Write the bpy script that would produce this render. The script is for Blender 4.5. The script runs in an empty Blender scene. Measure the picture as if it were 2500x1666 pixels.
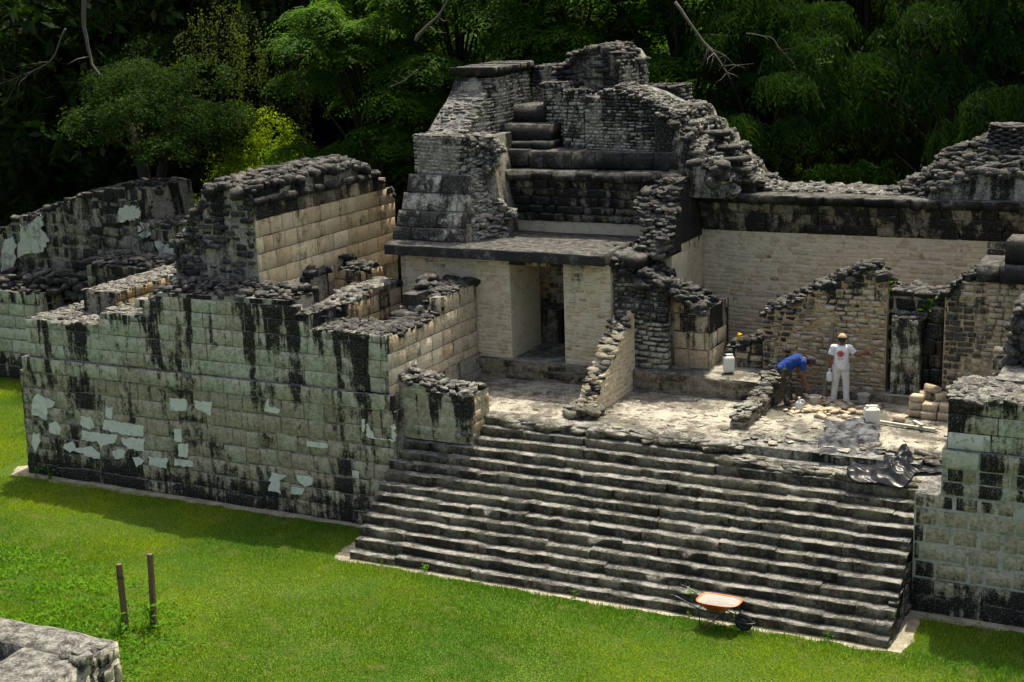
import bpy, bmesh, math, random
import numpy as np
from mathutils import Matrix, Vector

random.seed(11)
RNG = np.random.default_rng(11)
SC = bpy.context.scene
COL = SC.collection

# ------------------------------------------------------------------ camera
# surveyed from the photograph's vanishing points: X runs along the stairway, Y into the ruin, Z up
FOC, PW, PH = 3500.0, 2500.0, 1666.0
_yaw, _tilt, _roll = math.radians(27.2), math.radians(13.4), math.radians(2.0)
FWD = np.array([-math.sin(_yaw) * math.cos(_tilt), math.cos(_yaw) * math.cos(_tilt), -math.sin(_tilt)])
_r = np.cross(FWD, [0, 0, 1]); _r /= np.linalg.norm(_r)
_u = np.cross(_r, FWD)
RGT = math.cos(_roll) * _r - math.sin(_roll) * _u
UPV = math.sin(_roll) * _r + math.cos(_roll) * _u
EYE = np.array([5.4237, -25.6778, 12.3384])
cam_data = bpy.data.cameras.new("camera")
cam_data.sensor_width = 36.0
cam_data.sensor_fit = 'HORIZONTAL'
cam_data.lens = FOC / PW * 36.0
cam_data.clip_start = 0.5
cam_data.clip_end = 3000.0
cam = bpy.data.objects.new("camera", cam_data)
COL.objects.link(cam)
cam.matrix_world = Matrix((
    (RGT[0], UPV[0], -FWD[0], EYE[0]),
    (RGT[1], UPV[1], -FWD[1], EYE[1]),
    (RGT[2], UPV[2], -FWD[2], EYE[2]),
    (0, 0, 0, 1)))
SC.camera = cam

# ------------------------------------------------------------------ sky and sun
SUN_EL, SUN_AZ = math.radians(67.0), math.radians(-5.0)   # azimuth from +Y towards +X
world = bpy.data.worlds.new("World")
SC.world = world
world.use_nodes = True
wn = world.node_tree
for n in list(wn.nodes):
    wn.nodes.remove(n)
sky = wn.nodes.new("ShaderNodeTexSky")
sky.sky_type = 'NISHITA'
sky.sun_disc = False
sky.sun_elevation = SUN_EL
sky.sun_rotation = SUN_AZ
sky.air_density = 0.6
sky.dust_density = 5.0
sky.ozone_density = 0.3
bg = wn.nodes.new("ShaderNodeBackground")
bg.inputs['Strength'].default_value = 0.15
wo = wn.nodes.new("ShaderNodeOutputWorld")
wn.links.new(sky.outputs[0], bg.inputs[0])
wn.links.new(bg.outputs[0], wo.inputs[0])

sun_data = bpy.data.lights.new("sun", 'SUN')
sun_data.energy = 3.4
sun_data.angle = math.radians(0.6)
sun_data.color = (1.0, 0.95, 0.86)
sun = bpy.data.objects.new("sun", sun_data)
COL.objects.link(sun)
_sd = Vector((math.sin(SUN_AZ) * math.cos(SUN_EL), math.cos(SUN_AZ) * math.cos(SUN_EL), math.sin(SUN_EL)))
sun.rotation_euler = _sd.to_track_quat('Z', 'Y').to_euler()
sun.location = (0, 60, 90)

SC.view_settings.view_transform = 'Standard'
SC.view_settings.look = 'None'
SC.view_settings.gamma = 1.0
SC.view_settings.exposure = 1.08
SC.view_settings.use_white_balance = True
SC.view_settings.white_balance_temperature = 7100
SC.view_settings.white_balance_tint = 4
SC.render.engine = 'CYCLES'
SC.cycles.max_bounces = 6
SC.cycles.diffuse_bounces = 3
SC.cycles.glossy_bounces = 2
SC.cycles.transmission_bounces = 3
SC.cycles.transparent_max_bounces = 4
SC.cycles.use_denoising = True

# ------------------------------------------------------------------ survey helpers
def ray(px, py):
    return FWD * FOC + RGT * (px - PW / 2) + UPV * (PH / 2 - py)
def at_z(px, py, z):
    d = ray(px, py); return EYE + d * ((z - EYE[2]) / d[2])
def at_y(px, py, y):
    d = ray(px, py); return EYE + d * ((y - EYE[1]) / d[1])
def at_x(px, py, x):
    d = ray(px, py); return EYE + d * ((x - EYE[0]) / d[0])
def prof_y(pts, y):          # facade profile on a plane Y = y -> [(X, Z)]
    return [(float(p[0]), float(p[2])) for p in (at_y(a, b, y) for a, b in pts)]
def prof_x(pts, x):          # side profile on a plane X = x -> [(Y, Z)]
    return [(float(p[1]), float(p[2])) for p in (at_x(a, b, x) for a, b in pts)]

def U(a, b):
    return random.uniform(a, b)

# cheap value noise for numpy
def _hash(i, j, k, s):
    h = (i * 374761393 + j * 668265263 + k * 2147483647 + s * 1274126177) & 0x7fffffff
    h = ((h ^ (h >> 13)) * 1103515245) & 0x7fffffff
    return ((h ^ (h >> 16)) & 0xffff) / 65535.0
def vnoise(P, seed=0):
    P = np.asarray(P, float)
    I = np.floor(P).astype(np.int64); F_ = P - I
    F_ = F_ * F_ * (3 - 2 * F_)
    out = 0
    for a in (0, 1):
        for b in (0, 1):
            for c in (0, 1):
                w = (F_[..., 0] if a else 1 - F_[..., 0]) * (F_[..., 1] if b else 1 - F_[..., 1]) * (F_[..., 2] if c else 1 - F_[..., 2])
                out = out + w * _hash(I[..., 0] + a, I[..., 1] + b, I[..., 2] + c, seed)
    return out
def fbm(P, seed=0, oct=3):
    P = np.asarray(P, float); s = 0; a = 0.5
    for o in range(oct):
        s = s + a * vnoise(P * 2 ** o, seed + o); a *= 0.5
    return s
def _h2(i, j, s):
    h = (i * 374761393 + j * 668265263 + s * 1274126177) & 0x7fffffff
    h = ((h ^ (h >> 13)) * 1103515245) & 0x7fffffff
    return ((h ^ (h >> 16)) & 0xffff) / 65535.0
def n2(x, y, seed=0, sc=1.0):
    x = float(x) * sc; y = float(y) * sc; r = 0.0; a = 0.5
    for o in range(3):
        i, j = math.floor(x), math.floor(y); fx, fy = x - i, y - j
        fx = fx * fx * (3 - 2 * fx); fy = fy * fy * (3 - 2 * fy)
        p, q = _h2(i, j, seed + o), _h2(i + 1, j, seed + o); t, u = _h2(i, j + 1, seed + o), _h2(i + 1, j + 1, seed + o)
        r += a * ((p + (q - p) * fx) * (1 - fy) + (t + (u - t) * fx) * fy); a *= 0.5; x *= 2; y *= 2
    return r

# ------------------------------------------------------------------ materials
class NT:
    def __init__(s, name):
        s.m = bpy.data.materials.new(name); s.m.use_nodes = True
        s.t = s.m.node_tree
        for n in list(s.t.nodes): s.t.nodes.remove(n)
        s.out = s.t.nodes.new("ShaderNodeOutputMaterial")
    def n(s, typ, **kw):
        nd = s.t.nodes.new(typ)
        for k, v in kw.items(): setattr(nd, k, v)
        return nd
    def put(s, sock, v):
        if hasattr(v, 'is_linked') or isinstance(v, bpy.types.NodeSocket): s.t.links.new(v, sock)
        else:
            sock.default_value = v
    def math(s, op, a, b=0.0, c=0.0, clamp=False):
        nd = s.n("ShaderNodeMath", operation=op); nd.use_clamp = clamp
        s.put(nd.inputs[0], a); s.put(nd.inputs[1], b)
        if op in ('MULTIPLY_ADD', 'SMOOTH_MIN'): s.put(nd.inputs[2], c)
        return nd.outputs[0]
    def step(s, v, lo, hi, a=0.0, b=1.0):
        nd = s.n("ShaderNodeMapRange", interpolation_type='SMOOTHSTEP')
        s.put(nd.inputs['Value'], v)
        s.put(nd.inputs['From Min'], lo); s.put(nd.inputs['From Max'], hi)
        s.put(nd.inputs['To Min'], a); s.put(nd.inputs['To Max'], b)
        return nd.outputs[0]
    def mix(s, fac, a, b, mode='MIX'):
        nd = s.n("ShaderNodeMix", data_type='RGBA', blend_type=mode)
        s.put(nd.inputs['Factor'], fac)
        s.put(nd.inputs[6], a if not isinstance(a, tuple) else (*a, 1)[:4])
        s.put(nd.inputs[7], b if not isinstance(b, tuple) else (*b, 1)[:4])
        return nd.outputs[2]
    def noise(s, vec, scale, detail=3.0, rough=0.55, dist=0.0):
        nd = s.n("ShaderNodeTexNoise", noise_dimensions='3D')
        s.put(nd.inputs['Vector'], vec)
        nd.inputs['Scale'].default_value = scale; nd.inputs['Detail'].default_value = detail
        nd.inputs['Roughness'].default_value = rough; nd.inputs['Distortion'].default_value = dist
        return nd.outputs[0]
    def vmul(s, vec, xyz):
        nd = s.n("ShaderNodeVectorMath", operation='MULTIPLY'); s.put(nd.inputs[0], vec)
        nd.inputs[1].default_value = xyz; return nd.outputs[0]
    def bump(s, h, strength, dist, nrm=None):
        nd = s.n("ShaderNodeBump"); nd.inputs['Strength'].default_value = strength
        nd.inputs['Distance'].default_value = dist; s.put(nd.inputs['Height'], h)
        if nrm: s.put(nd.inputs['Normal'], nrm)
        return nd.outputs[0]
    def bsdf(s, color, rough=0.9, normal=None, spec=0.15, **kw):
        b = s.n("ShaderNodeBsdfPrincipled")
        s.put(b.inputs['Base Color'], color if not isinstance(color, tuple) else (*color, 1)[:4])
        s.put(b.inputs['Roughness'], rough)
        b.inputs['Specular IOR Level'].default_value = spec
        if normal is not None: s.put(b.inputs['Normal'], normal)
        for k, v in kw.items(): s.put(b.inputs[k], v)
        return b.outputs[0]
    def done(s, sh):
        s.t.links.new(sh, s.out.inputs['Surface']); return s.m

def stone_mat(name, A, B, black=(0.014, 0.014, 0.0135), pale=(0.5, 0.52, 0.45), top_d=(0.05, 0.05, 0.05), top_l=(0.27, 0.265, 0.25),
              streak=1.0, bias=0.0, toplen=0.9, top_amt=1.0, fine=1.0, rise=0.0, bumpk=0.6, sscale=1.7, blotch=0.6, speck=0.5, grime=0.6, patchy=0.0):
    """weathered limestone; colour per stone (object colour or 'pc'): R wall top height, G tone, B dirt, A lime plaster"""
    g = NT(name)
    geo = g.n("ShaderNodeNewGeometry"); pos = geo.outputs['Position']
    oi = g.n("ShaderNodeObjectInfo"); at = g.n("ShaderNodeAttribute", attribute_type='GEOMETRY', attribute_name='pc')
    so = g.n("ShaderNodeSeparateColor"); g.put(so.inputs[0], oi.outputs['Color'])
    sa = g.n("ShaderNodeSeparateColor"); g.put(sa.inputs[0], at.outputs['Color'])
    R_ = g.math('ADD', so.outputs[0], sa.outputs[0]); GG = g.math('ADD', so.outputs[1], sa.outputs[1])
    A10 = g.math('FLOOR', g.math('MULTIPLY', GG, 0.1)); A_ = g.math('MULTIPLY', A10, 0.1)
    G_ = g.math('SUBTRACT', g.math('SUBTRACT', GG, g.math('MULTIPLY', A10, 10.0)), 1.0)
    B_ = g.math('SUBTRACT', g.math('ADD', so.outputs[2], sa.outputs[2]), 2.0)
    sp = g.n("ShaderNodeSeparateXYZ"); g.put(sp.inputs[0], pos)
    z = sp.outputs[2]
    big = g.noise(pos, 0.9, 3.0, 0.6)
    mid = g.noise(pos, 4.5, 4.0, 0.6)
    fin = g.noise(pos, 22.0, 4.0, 0.65)
    stv = g.vmul(pos, (1.0, 1.0, 0.10))
    stk = g.noise(stv, sscale, 3.0, 0.55, 0.2)
    stf = g.noise(g.vmul(pos, (1.0, 1.0, 0.22)), 9.0, 2.0, 0.6)
    d = g.math('SUBTRACT', R_, z)
    dpos = g.math('MAXIMUM', d, 0.0)
    near = g.math('POWER', 2.7182, g.math('MULTIPLY', dpos, -1.0 / toplen))
    reach = g.math('MULTIPLY_ADD', g.math('POWER', 2.7182, g.math('MULTIPLY', dpos, -0.70)), 1.15, 0.10)
    def cen(nz, lo, hi):
        return g.math('SUBTRACT', g.step(nz, lo, hi), 0.5)
    v = g.math('MULTIPLY', g.math('MULTIPLY', cen(stk, 0.40, 0.62), 2.3 * streak), reach)
    v = g.math('ADD', v, g.math('MULTIPLY', cen(stf, 0.35, 0.65), 0.55 * streak))
    stb = g.noise(g.vmul(pos, (1.0, 1.0, 0.16)), sscale * 0.36, 3.0, 0.6, 0.4)
    v = g.math('ADD', v, g.math('MULTIPLY', g.math('MULTIPLY', cen(stb, 0.40, 0.62), 1.25 * streak), g.math('MULTIPLY_ADD', reach, 0.6, 0.4)))
    v = g.math('ADD', v, g.math('MULTIPLY', near, 0.85))
    v = g.math('ADD', v, g.math('MULTIPLY', cen(mid, 0.35, 0.65), 0.75 * blotch))
    v = g.math('ADD', v, g.math('MULTIPLY', cen(big, 0.38, 0.62), 0.85 * blotch))
    v = g.math('ADD', v, g.math('MULTIPLY', cen(fin, 0.33, 0.67), 0.75 * fine))
    v = g.math('ADD', v, B_)
    if rise:
        v = g.math('ADD', v, g.step(z, 0.1, 1.15, rise, 0.0))
    v = g.math('ADD', v, bias - 0.35)
    dark = g.step(v, -0.18, 0.70)
    halo = g.math('MULTIPLY', g.step(v, -0.65, 0.12), 0.72)
    tone = g.math('ADD', G_, g.math('MULTIPLY', g.math('SUBTRACT', mid, 0.5), 0.9), clamp=True)
    base = g.mix(tone, A, B)
    val = g.math('MULTIPLY_ADD', fin, 0.75, 0.62)
    val = g.math('MULTIPLY', val, g.math('MULTIPLY_ADD', big, 0.5, 0.75))
    cv = g.n("ShaderNodeCombineColor")
    for i in range(3): g.put(cv.inputs[i], val)
    base = g.mix(1.0, base, cv.outputs[0], 'MULTIPLY')
    gn = g.noise(pos, 5.5, 8.0, 0.74); gn2 = g.noise(pos, 15.0, 6.0, 0.78)
    gr = g.math('ADD', g.math('MULTIPLY', gn, 0.45), g.math('MULTIPLY', gn2, 0.55))
    grf = g.math('MULTIPLY', g.step(gr, 0.455, 0.575), grime)
    base = g.mix(grf, base, g.mix(1.0, base, (0.30, 0.285, 0.25), 'MULTIPLY'))
    plf = g.math('MULTIPLY', g.math('MULTIPLY', A_, g.step(mid, 0.40, 0.45)), g.math('SUBTRACT', 1.0, g.math('MULTIPLY', grf, 0.15)), clamp=True)
    base = g.mix(plf, base, pale)
    dark2 = g.math('MULTIPLY', dark, g.math('SUBTRACT', 1.0, g.math('MULTIPLY', plf, 0.8)))
    halo2 = g.math('MULTIPLY', halo, g.math('SUBTRACT', 1.0, g.math('MULTIPLY', plf, 0.7)))
    base = g.mix(halo2, base, g.mix(1.0, base, (0.33, 0.325, 0.30), 'MULTIPLY'))
    spk = g.step(g.noise(pos, 38.0, 2.0, 0.5), 0.56, 0.68)
    blk = g.mix(g.math('MULTIPLY', spk, speck), black, tuple(0.55 * c for c in A))
    col = g.mix(dark2, base, blk)
    # lichened upper faces
    sn = g.n("ShaderNodeSeparateXYZ"); g.put(sn.inputs[0], geo.outputs['Normal'])
    upf = g.step(sn.outputs[2], 0.50, 0.82)
    tn = g.math('ADD', g.math('MULTIPLY', mid, 0.6), g.math('MULTIPLY', fin, 0.55))
    tn = g.math('ADD', tn, g.math('MULTIPLY', g.math('SUBTRACT', g.noise(pos, 0.75, 4.0, 0.6), 0.5), patchy))
    topc = g.mix(g.step(tn, 0.46, 0.72), top_d, top_l)
    topc = g.mix(g.math('MULTIPLY', grf, 0.35), topc, g.mix(1.0, topc, (0.3, 0.3, 0.29), 'MULTIPLY'))
    col = g.mix(g.math('MULTIPLY', upf, top_amt), col, topc)
    hb = g.math('ADD', g.math('MULTIPLY', fin, 0.7), g.math('MULTIPLY', g.noise(pos, 9.0, 4.0, 0.6), 0.45))
    hb = g.math('ADD', hb, g.math('MULTIPLY', gn2, 1.1))
    nrm = g.bump(hb, min(1.0, bumpk), 0.05 if bumpk < 0.8 else 0.065)
    return g.done(g.bsdf(col, 0.93, nrm, 0.1))

M = {}
M['block'] = stone_mat("weathered_limestone_blocks", (0.52, 0.515, 0.375), (0.42, 0.35, 0.235), streak=1.35, rise=1.6, toplen=0.9, bias=-0.20, blotch=1.15, pale=(0.70, 0.70, 0.585), sscale=2.6, grime=0.62, black=(0.022, 0.0215, 0.019))
M['rubble'] = stone_mat("dark_rubble_masonry", (0.62, 0.59, 0.50), (0.44, 0.405, 0.32), streak=0.45, bias=-0.04, toplen=1.0, blotch=1.1, black=(0.032, 0.032, 0.030), top_d=(0.045, 0.045, 0.043), top_l=(0.24, 0.235, 0.215), grime=0.7)
M['cap'] = stone_mat("blackened_cap_stones", (0.25, 0.245, 0.22), (0.17, 0.165, 0.145), streak=0.3, bias=0.20, toplen=0.8, blotch=1.0, black=(0.034, 0.034, 0.033), top_d=(0.04, 0.04, 0.039), top_l=(0.20, 0.195, 0.18), top_amt=0.9, bumpk=1.0, grime=0.7)
M['plaster'] = stone_mat("limewashed_cream_masonry", (0.66, 0.565, 0.375), (0.53, 0.415, 0.25), streak=0.55, bias=-0.95, toplen=0.35, blotch=0.8, pale=(0.68, 0.595, 0.43), bumpk=0.45, top_amt=0.8, grime=0.32)
M['warm'] = stone_mat("tan_room_blocks", (0.62, 0.54, 0.385), (0.52, 0.375, 0.215), streak=0.9, bias=-0.36, toplen=0.5, blotch=0.9, pale=(0.62, 0.57, 0.44), black=(0.026, 0.025, 0.022), grime=0.5, sscale=2.6)
M['step'] = stone_mat("worn_stair_stone", (0.26, 0.245, 0.185), (0.36, 0.305, 0.21), streak=0.25, bias=-0.26, toplen=0.5, blotch=1.0, black=(0.042, 0.040, 0.034), top_d=(0.085, 0.083, 0.074), top_l=(0.37, 0.36, 0.325), bumpk=1.0, speck=0.35, grime=0.65, patchy=0.5)
M['vault'] = stone_mat("soot_black_vault", (0.33, 0.305, 0.235), (0.25, 0.215, 0.155), streak=0.9, bias=0.62, toplen=1.6, blotch=0.9, sscale=2.6, black=(0.020, 0.020, 0.019), grime=0.7)
M['fresh'] = stone_mat("fresh_cut_limestone", (0.54, 0.45, 0.33), (0.46, 0.37, 0.26), streak=0.1, bias=-1.3, top_amt=0.25, top_d=(0.3, 0.25, 0.18), top_l=(0.52, 0.45, 0.34), blotch=0.4, grime=0.35)
M['floor'] = stone_mat("sandy_plaster_floor", (0.42, 0.36, 0.27), (0.34, 0.285, 0.20), streak=0.1, bias=-0.8, top_d=(0.12, 0.114, 0.098), top_l=(0.47, 0.44, 0.375), top_amt=0.95, bumpk=0.9, blotch=0.9, grime=0.6, patchy=0.9)
M['lime'] = stone_mat("white_lime_patch", (0.62, 0.63, 0.53), (0.50, 0.50, 0.40), streak=0.5, bias=-0.85, toplen=0.6, pale=(0.70, 0.71, 0.60), bumpk=0.3, grime=0.22, blotch=0.9)
M['mortar'] = stone_mat("lime_mortar", (0.42, 0.405, 0.325), (0.33, 0.295, 0.22), streak=1.0, bias=-0.10, toplen=0.8, rise=1.0, pale=(0.54, 0.53, 0.45), grime=0.75)

def plain(name, c, rough=0.6, spec=0.3, var=0.25, scale=12.0, bumpk=0.0, metal=0.0, **kw):
    g = NT(name); pos = g.n("ShaderNodeNewGeometry").outputs['Position']
    nz = g.noise(pos, scale, 3.0)
    col = g.mix(nz, tuple(x * (1 - var) for x in c), tuple(min(1, x * (1 + var)) for x in c))
    nrm = g.bump(nz, bumpk, 0.02) if bumpk else None
    return g.done(g.bsdf(col, rough, nrm, spec, Metallic=metal, **kw))

# ------------------------------------------------------------------ mesh helpers
def mesh_np(name, V, Fq, mat=None, pc=None, smooth=False):
    """fast mesh from vertex array and an (n,k) face array"""
    V = np.asarray(V, np.float32); Fq = np.asarray(Fq, np.int32)
    me = bpy.data.meshes.new(name)
    me.vertices.add(len(V)); me.vertices.foreach_set('co', V.ravel())
    n, k = Fq.shape
    me.loops.add(n * k); me.loops.foreach_set('vertex_index', Fq.ravel())
    me.polygons.add(n); me.polygons.foreach_set('loop_start', np.arange(0, n * k, k, dtype=np.int32))
    if smooth: me.polygons.foreach_set('use_smooth', np.ones(n, bool))
    me.update(calc_edges=True)
    if pc is not None:
        at = me.color_attributes.new('pc', 'FLOAT_COLOR', 'POINT')
        at.data.foreach_set('color', np.asarray(pc, np.float32).ravel())
    if mat: me.materials.append(mat)
    return me
def mesh_bm(name, bm, mat=None, smooth=False):
    me = bpy.data.meshes.new(name); bm.to_mesh(me); bm.free()
    if smooth:
        for p in me.polygons: p.use_smooth = True
    if mat: me.materials.append(mat)
    return me
def enc(pc):
    return (pc[0], pc[1] + 1.0 + 10.0 * round(10 * pc[3]), pc[2] + 2.0, 1.0)
def link(name, me, parent=None, loc=(0, 0, 0), color=(9, 0.5, 0, 0)):
    o = bpy.data.objects.new(name, me); COL.objects.link(o)
    o.parent = parent; o.location = loc; o.color = enc(color)
    return o
def tag(o, label, cat, group=None, kind=None):
    if label: o['label'] = label
    if cat: o['category'] = cat
    if group: o['group'] = group
    if kind: o['kind'] = kind
    return o

def _cham(rs, c=0.07, jit=0.03):
    """chamfered irregular box, 24 corners, 44 triangles"""
    V = []; idx = {}
    for sx in (-1, 1):
        for sy in (-1, 1):
            for sz in (-1, 1):
                j = rs.normal(0, jit, 3)
                p = np.array([sx, sy, sz]) * 0.5 * (1 - np.abs(rs.normal(0, jit, 3))) 
                cc = c * rs.uniform(0.5, 1.6)
                for ax in range(3):
                    q = p.copy()
                    for b in range(3):
                        if b != ax: q[b] -= np.sign(q[b]) * cc
                    q += rs.normal(0, jit * 0.25, 3)
                    idx[(sx, sy, sz, ax)] = len(V); V.append(q)
    return np.array(V)
_ch = _cham(np.random.default_rng(0), 0.1, 0.0)
_tmp = bmesh.new()
for _v in _ch: _tmp.verts.new(_v)
bmesh.ops.convex_hull(_tmp, input=_tmp.verts)
_tmp.verts.ensure_lookup_table(); _tmp.verts.index_update()
CH_F = np.array([[v.index for v in f.verts] for f in _tmp.faces], np.int32)
_tmp.free()
def _sph_box(n):
    """box surface grid n x n per side, shared vertices"""
    key = {}; V = []; Fq = []
    def vid(p):
        k = tuple(np.round(p, 4))
        if k not in key: key[k] = len(V); V.append(p)
        return key[k]
    for ax in range(3):
        for s in (-1, 1):
            a, b = (ax + 1) % 3, (ax + 2) % 3
            for i in range(n):
                for j in range(n):
                    q = []
                    for (di, dj) in ((0, 0), (1, 0), (1, 1), (0, 1)):
                        p = np.zeros(3); p[ax] = s; p[a] = -1 + 2 * (i + di) / n; p[b] = -1 + 2 * (j + dj) / n
                        q.append(vid(p))
                    Fq.append(q if s > 0 else q[::-1])
    Fq = np.array(Fq)
    T = np.concatenate([Fq[:, [0, 1, 2]], Fq[:, [0, 2, 3]]])
    return np.array(V), T.astype(np.int32)
SB_V, SB_F = _sph_box(2)
def _rub(rs):
    p = SB_V.copy(); ln = np.linalg.norm(p, axis=1)[:, None]
    r = p / ln * 0.62 * 0.6 + p * 0.5 * 0.4
    r = r * rs.uniform(0.82, 1.15, (len(p), 1)) + rs.normal(0, 0.03, p.shape)
    return r
def _slabvar(rs):
    """long worn step stone: 5 segments along x"""
    nx = 5; V = []; 
    ys = (-0.5, -0.43, 0.5); zs = (-0.5, 0.41, 0.5)
    G = {}
    for i in range(nx + 1):
        x = -0.5 + i / nx
        e1, e2 = rs.normal(0, 0.018), rs.normal(0, 0.022)
        for j, y in enumerate(ys):
            for k, zz in enumerate(zs):
                if 0 < j < 2 and 0 < k < 2 and 0 < i < nx: continue
                yy, zc = y, zz
                if j == 0: yy += e1 + (0.02 if k == 2 else 0.0) + rs.normal(0, 0.012)
                if k == 2: zc += e2 - (0.03 if j == 0 else 0) + rs.normal(0, 0.014)
                G[(i, j, k)] = len(V); V.append((x + (rs.normal(0, 0.008)), yy, zc))
    Fq = []
    def q(a, b, c, d): Fq.append([G[a], G[b], G[c], G[d]])
    for i in range(nx):
        for k in range(2):
            q((i, 0, k), (i + 1, 0, k), (i + 1, 0, k + 1), (i, 0, k + 1))
            q((i + 1, 2, k), (i, 2, k), (i, 2, k + 1), (i + 1, 2, k + 1))
        for j in range(2):
            q((i, j, 2), (i + 1, j, 2), (i + 1, j + 1, 2), (i, j + 1, 2))
            q((i + 1, j, 0), (i, j, 0), (i, j + 1, 0), (i + 1, j + 1, 0))
    for j in range(2):
        for k in range(2):
            q((0, j + 1, k), (0, j, k), (0, j, k + 1), (0, j + 1, k + 1))
            q((nx, j, k), (nx, j + 1, k), (nx, j + 1, k + 1), (nx, j, k + 1))
    Fq = np.array(Fq)
    return np.array(V), np.concatenate([Fq[:, [0, 1, 2]], Fq[:, [0, 2, 3]]]).astype(np.int32)

SHAPES = {}
for _i in range(12):
    _rs = np.random.default_rng(100 + _i)
    SHAPES[('ashlar', _i)] = (_cham(_rs, 0.03, 0.02), CH_F)
    SHAPES[('lower', _i)] = (_cham(_rs, 0.05, 0.045), CH_F)
    SHAPES[('brick', _i)] = (_cham(_rs, 0.10, 0.05), CH_F)
    SHAPES[('rough', _i)] = (_cham(_rs, 0.15, 0.12), CH_F)
    SHAPES[('rubble', _i)] = (_rub(_rs), SB_F)
    SHAPES[('slab', _i)] = _slabvar(_rs)
_mesh_cache = {}
def shape_mesh(kind, i, mat, part):
    k = (kind, i, mat, part)
    if k not in _mesh_cache:
        V, Fc = SHAPES[(kind, i)]
        _mesh_cache[k] = mesh_np(part, V, Fc, M[mat])
    return _mesh_cache[k]

class Thing:
    """an Empty at the base of a thing; parts are collected, the largest stones become objects of their own"""
    def __init__(s, name, label, cat, loc, group=None):
        s.o = bpy.data.objects.new(name, None); COL.objects.link(s.o)
        s.o.location = loc; s.o.empty_display_size = 0.3
        tag(s.o, label, cat, group, 'thing')
        s.loc = np.array(loc, float); s.st = {}; s.k = random.randrange(12)
    def stone(s, part, kind, c, ax, size, pc, mat):
        s.k = (s.k + random.choice((1, 5, 7))) % 12
        A3 = np.array(ax, float).T * np.array(size, float)[None, :]     # columns = scaled axes
        M4 = np.eye(4); M4[:3, :3] = A3; M4[:3, 3] = np.array(c, float) - s.loc
        sz = sorted(size); area = sz[2] * sz[1] / max(1.0, np.sum((np.array(c) - EYE) ** 2))
        s.st.setdefault((part, mat), []).append((area, kind, s.k, M4, pc))
    def part(s, name, V, Fq, mat, pc=(9, 0.5, 0, 0), smooth=False):
        me = mesh_np(name, np.asarray(V, float) - s.loc, Fq, M[mat] if isinstance(mat, str) else mat, smooth=smooth)
        return link(name, me, s.o, color=pc)
    def bmpart(s, name, bm, mat, pc=(9, 0.5, 0, 0), smooth=False, parent=None):
        bmesh.ops.translate(bm, verts=bm.verts, vec=Vector(-s.loc))
        return link(name, mesh_bm(name, bm, M[mat] if isinstance(mat, str) else mat, smooth), parent or s.o, color=pc)
    def done(s, limit=290):
        alls = sorted(((a, part, mat, i) for (part, mat), L in s.st.items() for i, (a, *_) in enumerate(L)), reverse=True)
        count = {}; keep = set()
        for a, part, mat, i in alls:
            if count.get(part, 0) < limit:
                count[part] = count.get(part, 0) + 1; keep.add((part, mat, i))
        for (part, mat), L in s.st.items():
            VV, FF, PC = [], [], []; off = 0
            for i, (a, kind, k, M4, pc) in enumerate(L):
                if (part, mat, i) in keep:
                    o = bpy.data.objects.new(part, shape_mesh(kind, k, mat, part)); COL.objects.link(o)
                    o.parent = s.o; o.matrix_basis = Matrix(M4.tolist()); o.color = enc(pc)
                else:
                    V, Fc = SHAPES[(kind, k)]
                    VV.append(V @ M4[:3, :3].T + M4[:3, 3]); FF.append(Fc + off); off += len(V)
                    PC.append(np.tile(np.array(enc(pc), float), (len(V), 1)))
            if VV:
                me = mesh_np('small_stonework', np.concatenate(VV), np.concatenate(FF), M[mat], np.concatenate(PC))
                o = link('small_stonework', me, s.o); o.color = (0, 0, 0, 0); o['kind'] = 'stuff'
        return s.o

Z3 = np.array([0, 0, 1.0])
def interp(prof):
    xs = [p[0] for p in prof]; zs = [p[1] for p in prof]
    order = np.argsort(xs, kind='stable'); xs = np.array(xs)[order]; zs = np.array(zs)[order]
    return lambda x: float(np.interp(x, xs, zs))
def pcf(tone=(0.2, 0.8), dirt=(-0.2, 0.25), plaster=0.0, top=None):
    def f(x, z, zt):
        return (zt if top is None else top, U(*tone), U(*dirt), 1.0 if random.random() < plaster else 0.0)
    return f
def pcb(top, dark=.4):
    """small facing stones: clean pale ones among blackened ones"""
    def f(x, z, zt):
        return (zt if top is None else top, U(0, .9), U(0.0, .7) if random.random() < dark else U(-1.15, -.45), 0)
    return f
def rot_axes(u, n, a=0.02, b=0.02):
    """slightly disturbed stone axes"""
    az, ay, ax = random.gauss(0, a), random.gauss(0, b), random.gauss(0, b)
    cz, sz, cy, sy, cx, sx = math.cos(az), math.sin(az), math.cos(ay), math.sin(ay), math.cos(ax), math.sin(ax)
    R_ = np.array(((cz * cy, cz * sy * sx - sz * cx, cz * sy * cx + sz * sx), (sz * cy, sz * sy * sx + cz * cx, sz * sy * cx - cz * sx), (-sy, cy * sx, cy * cx)))
    return [R_ @ u, R_ @ n, R_[:, 2]]
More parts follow.
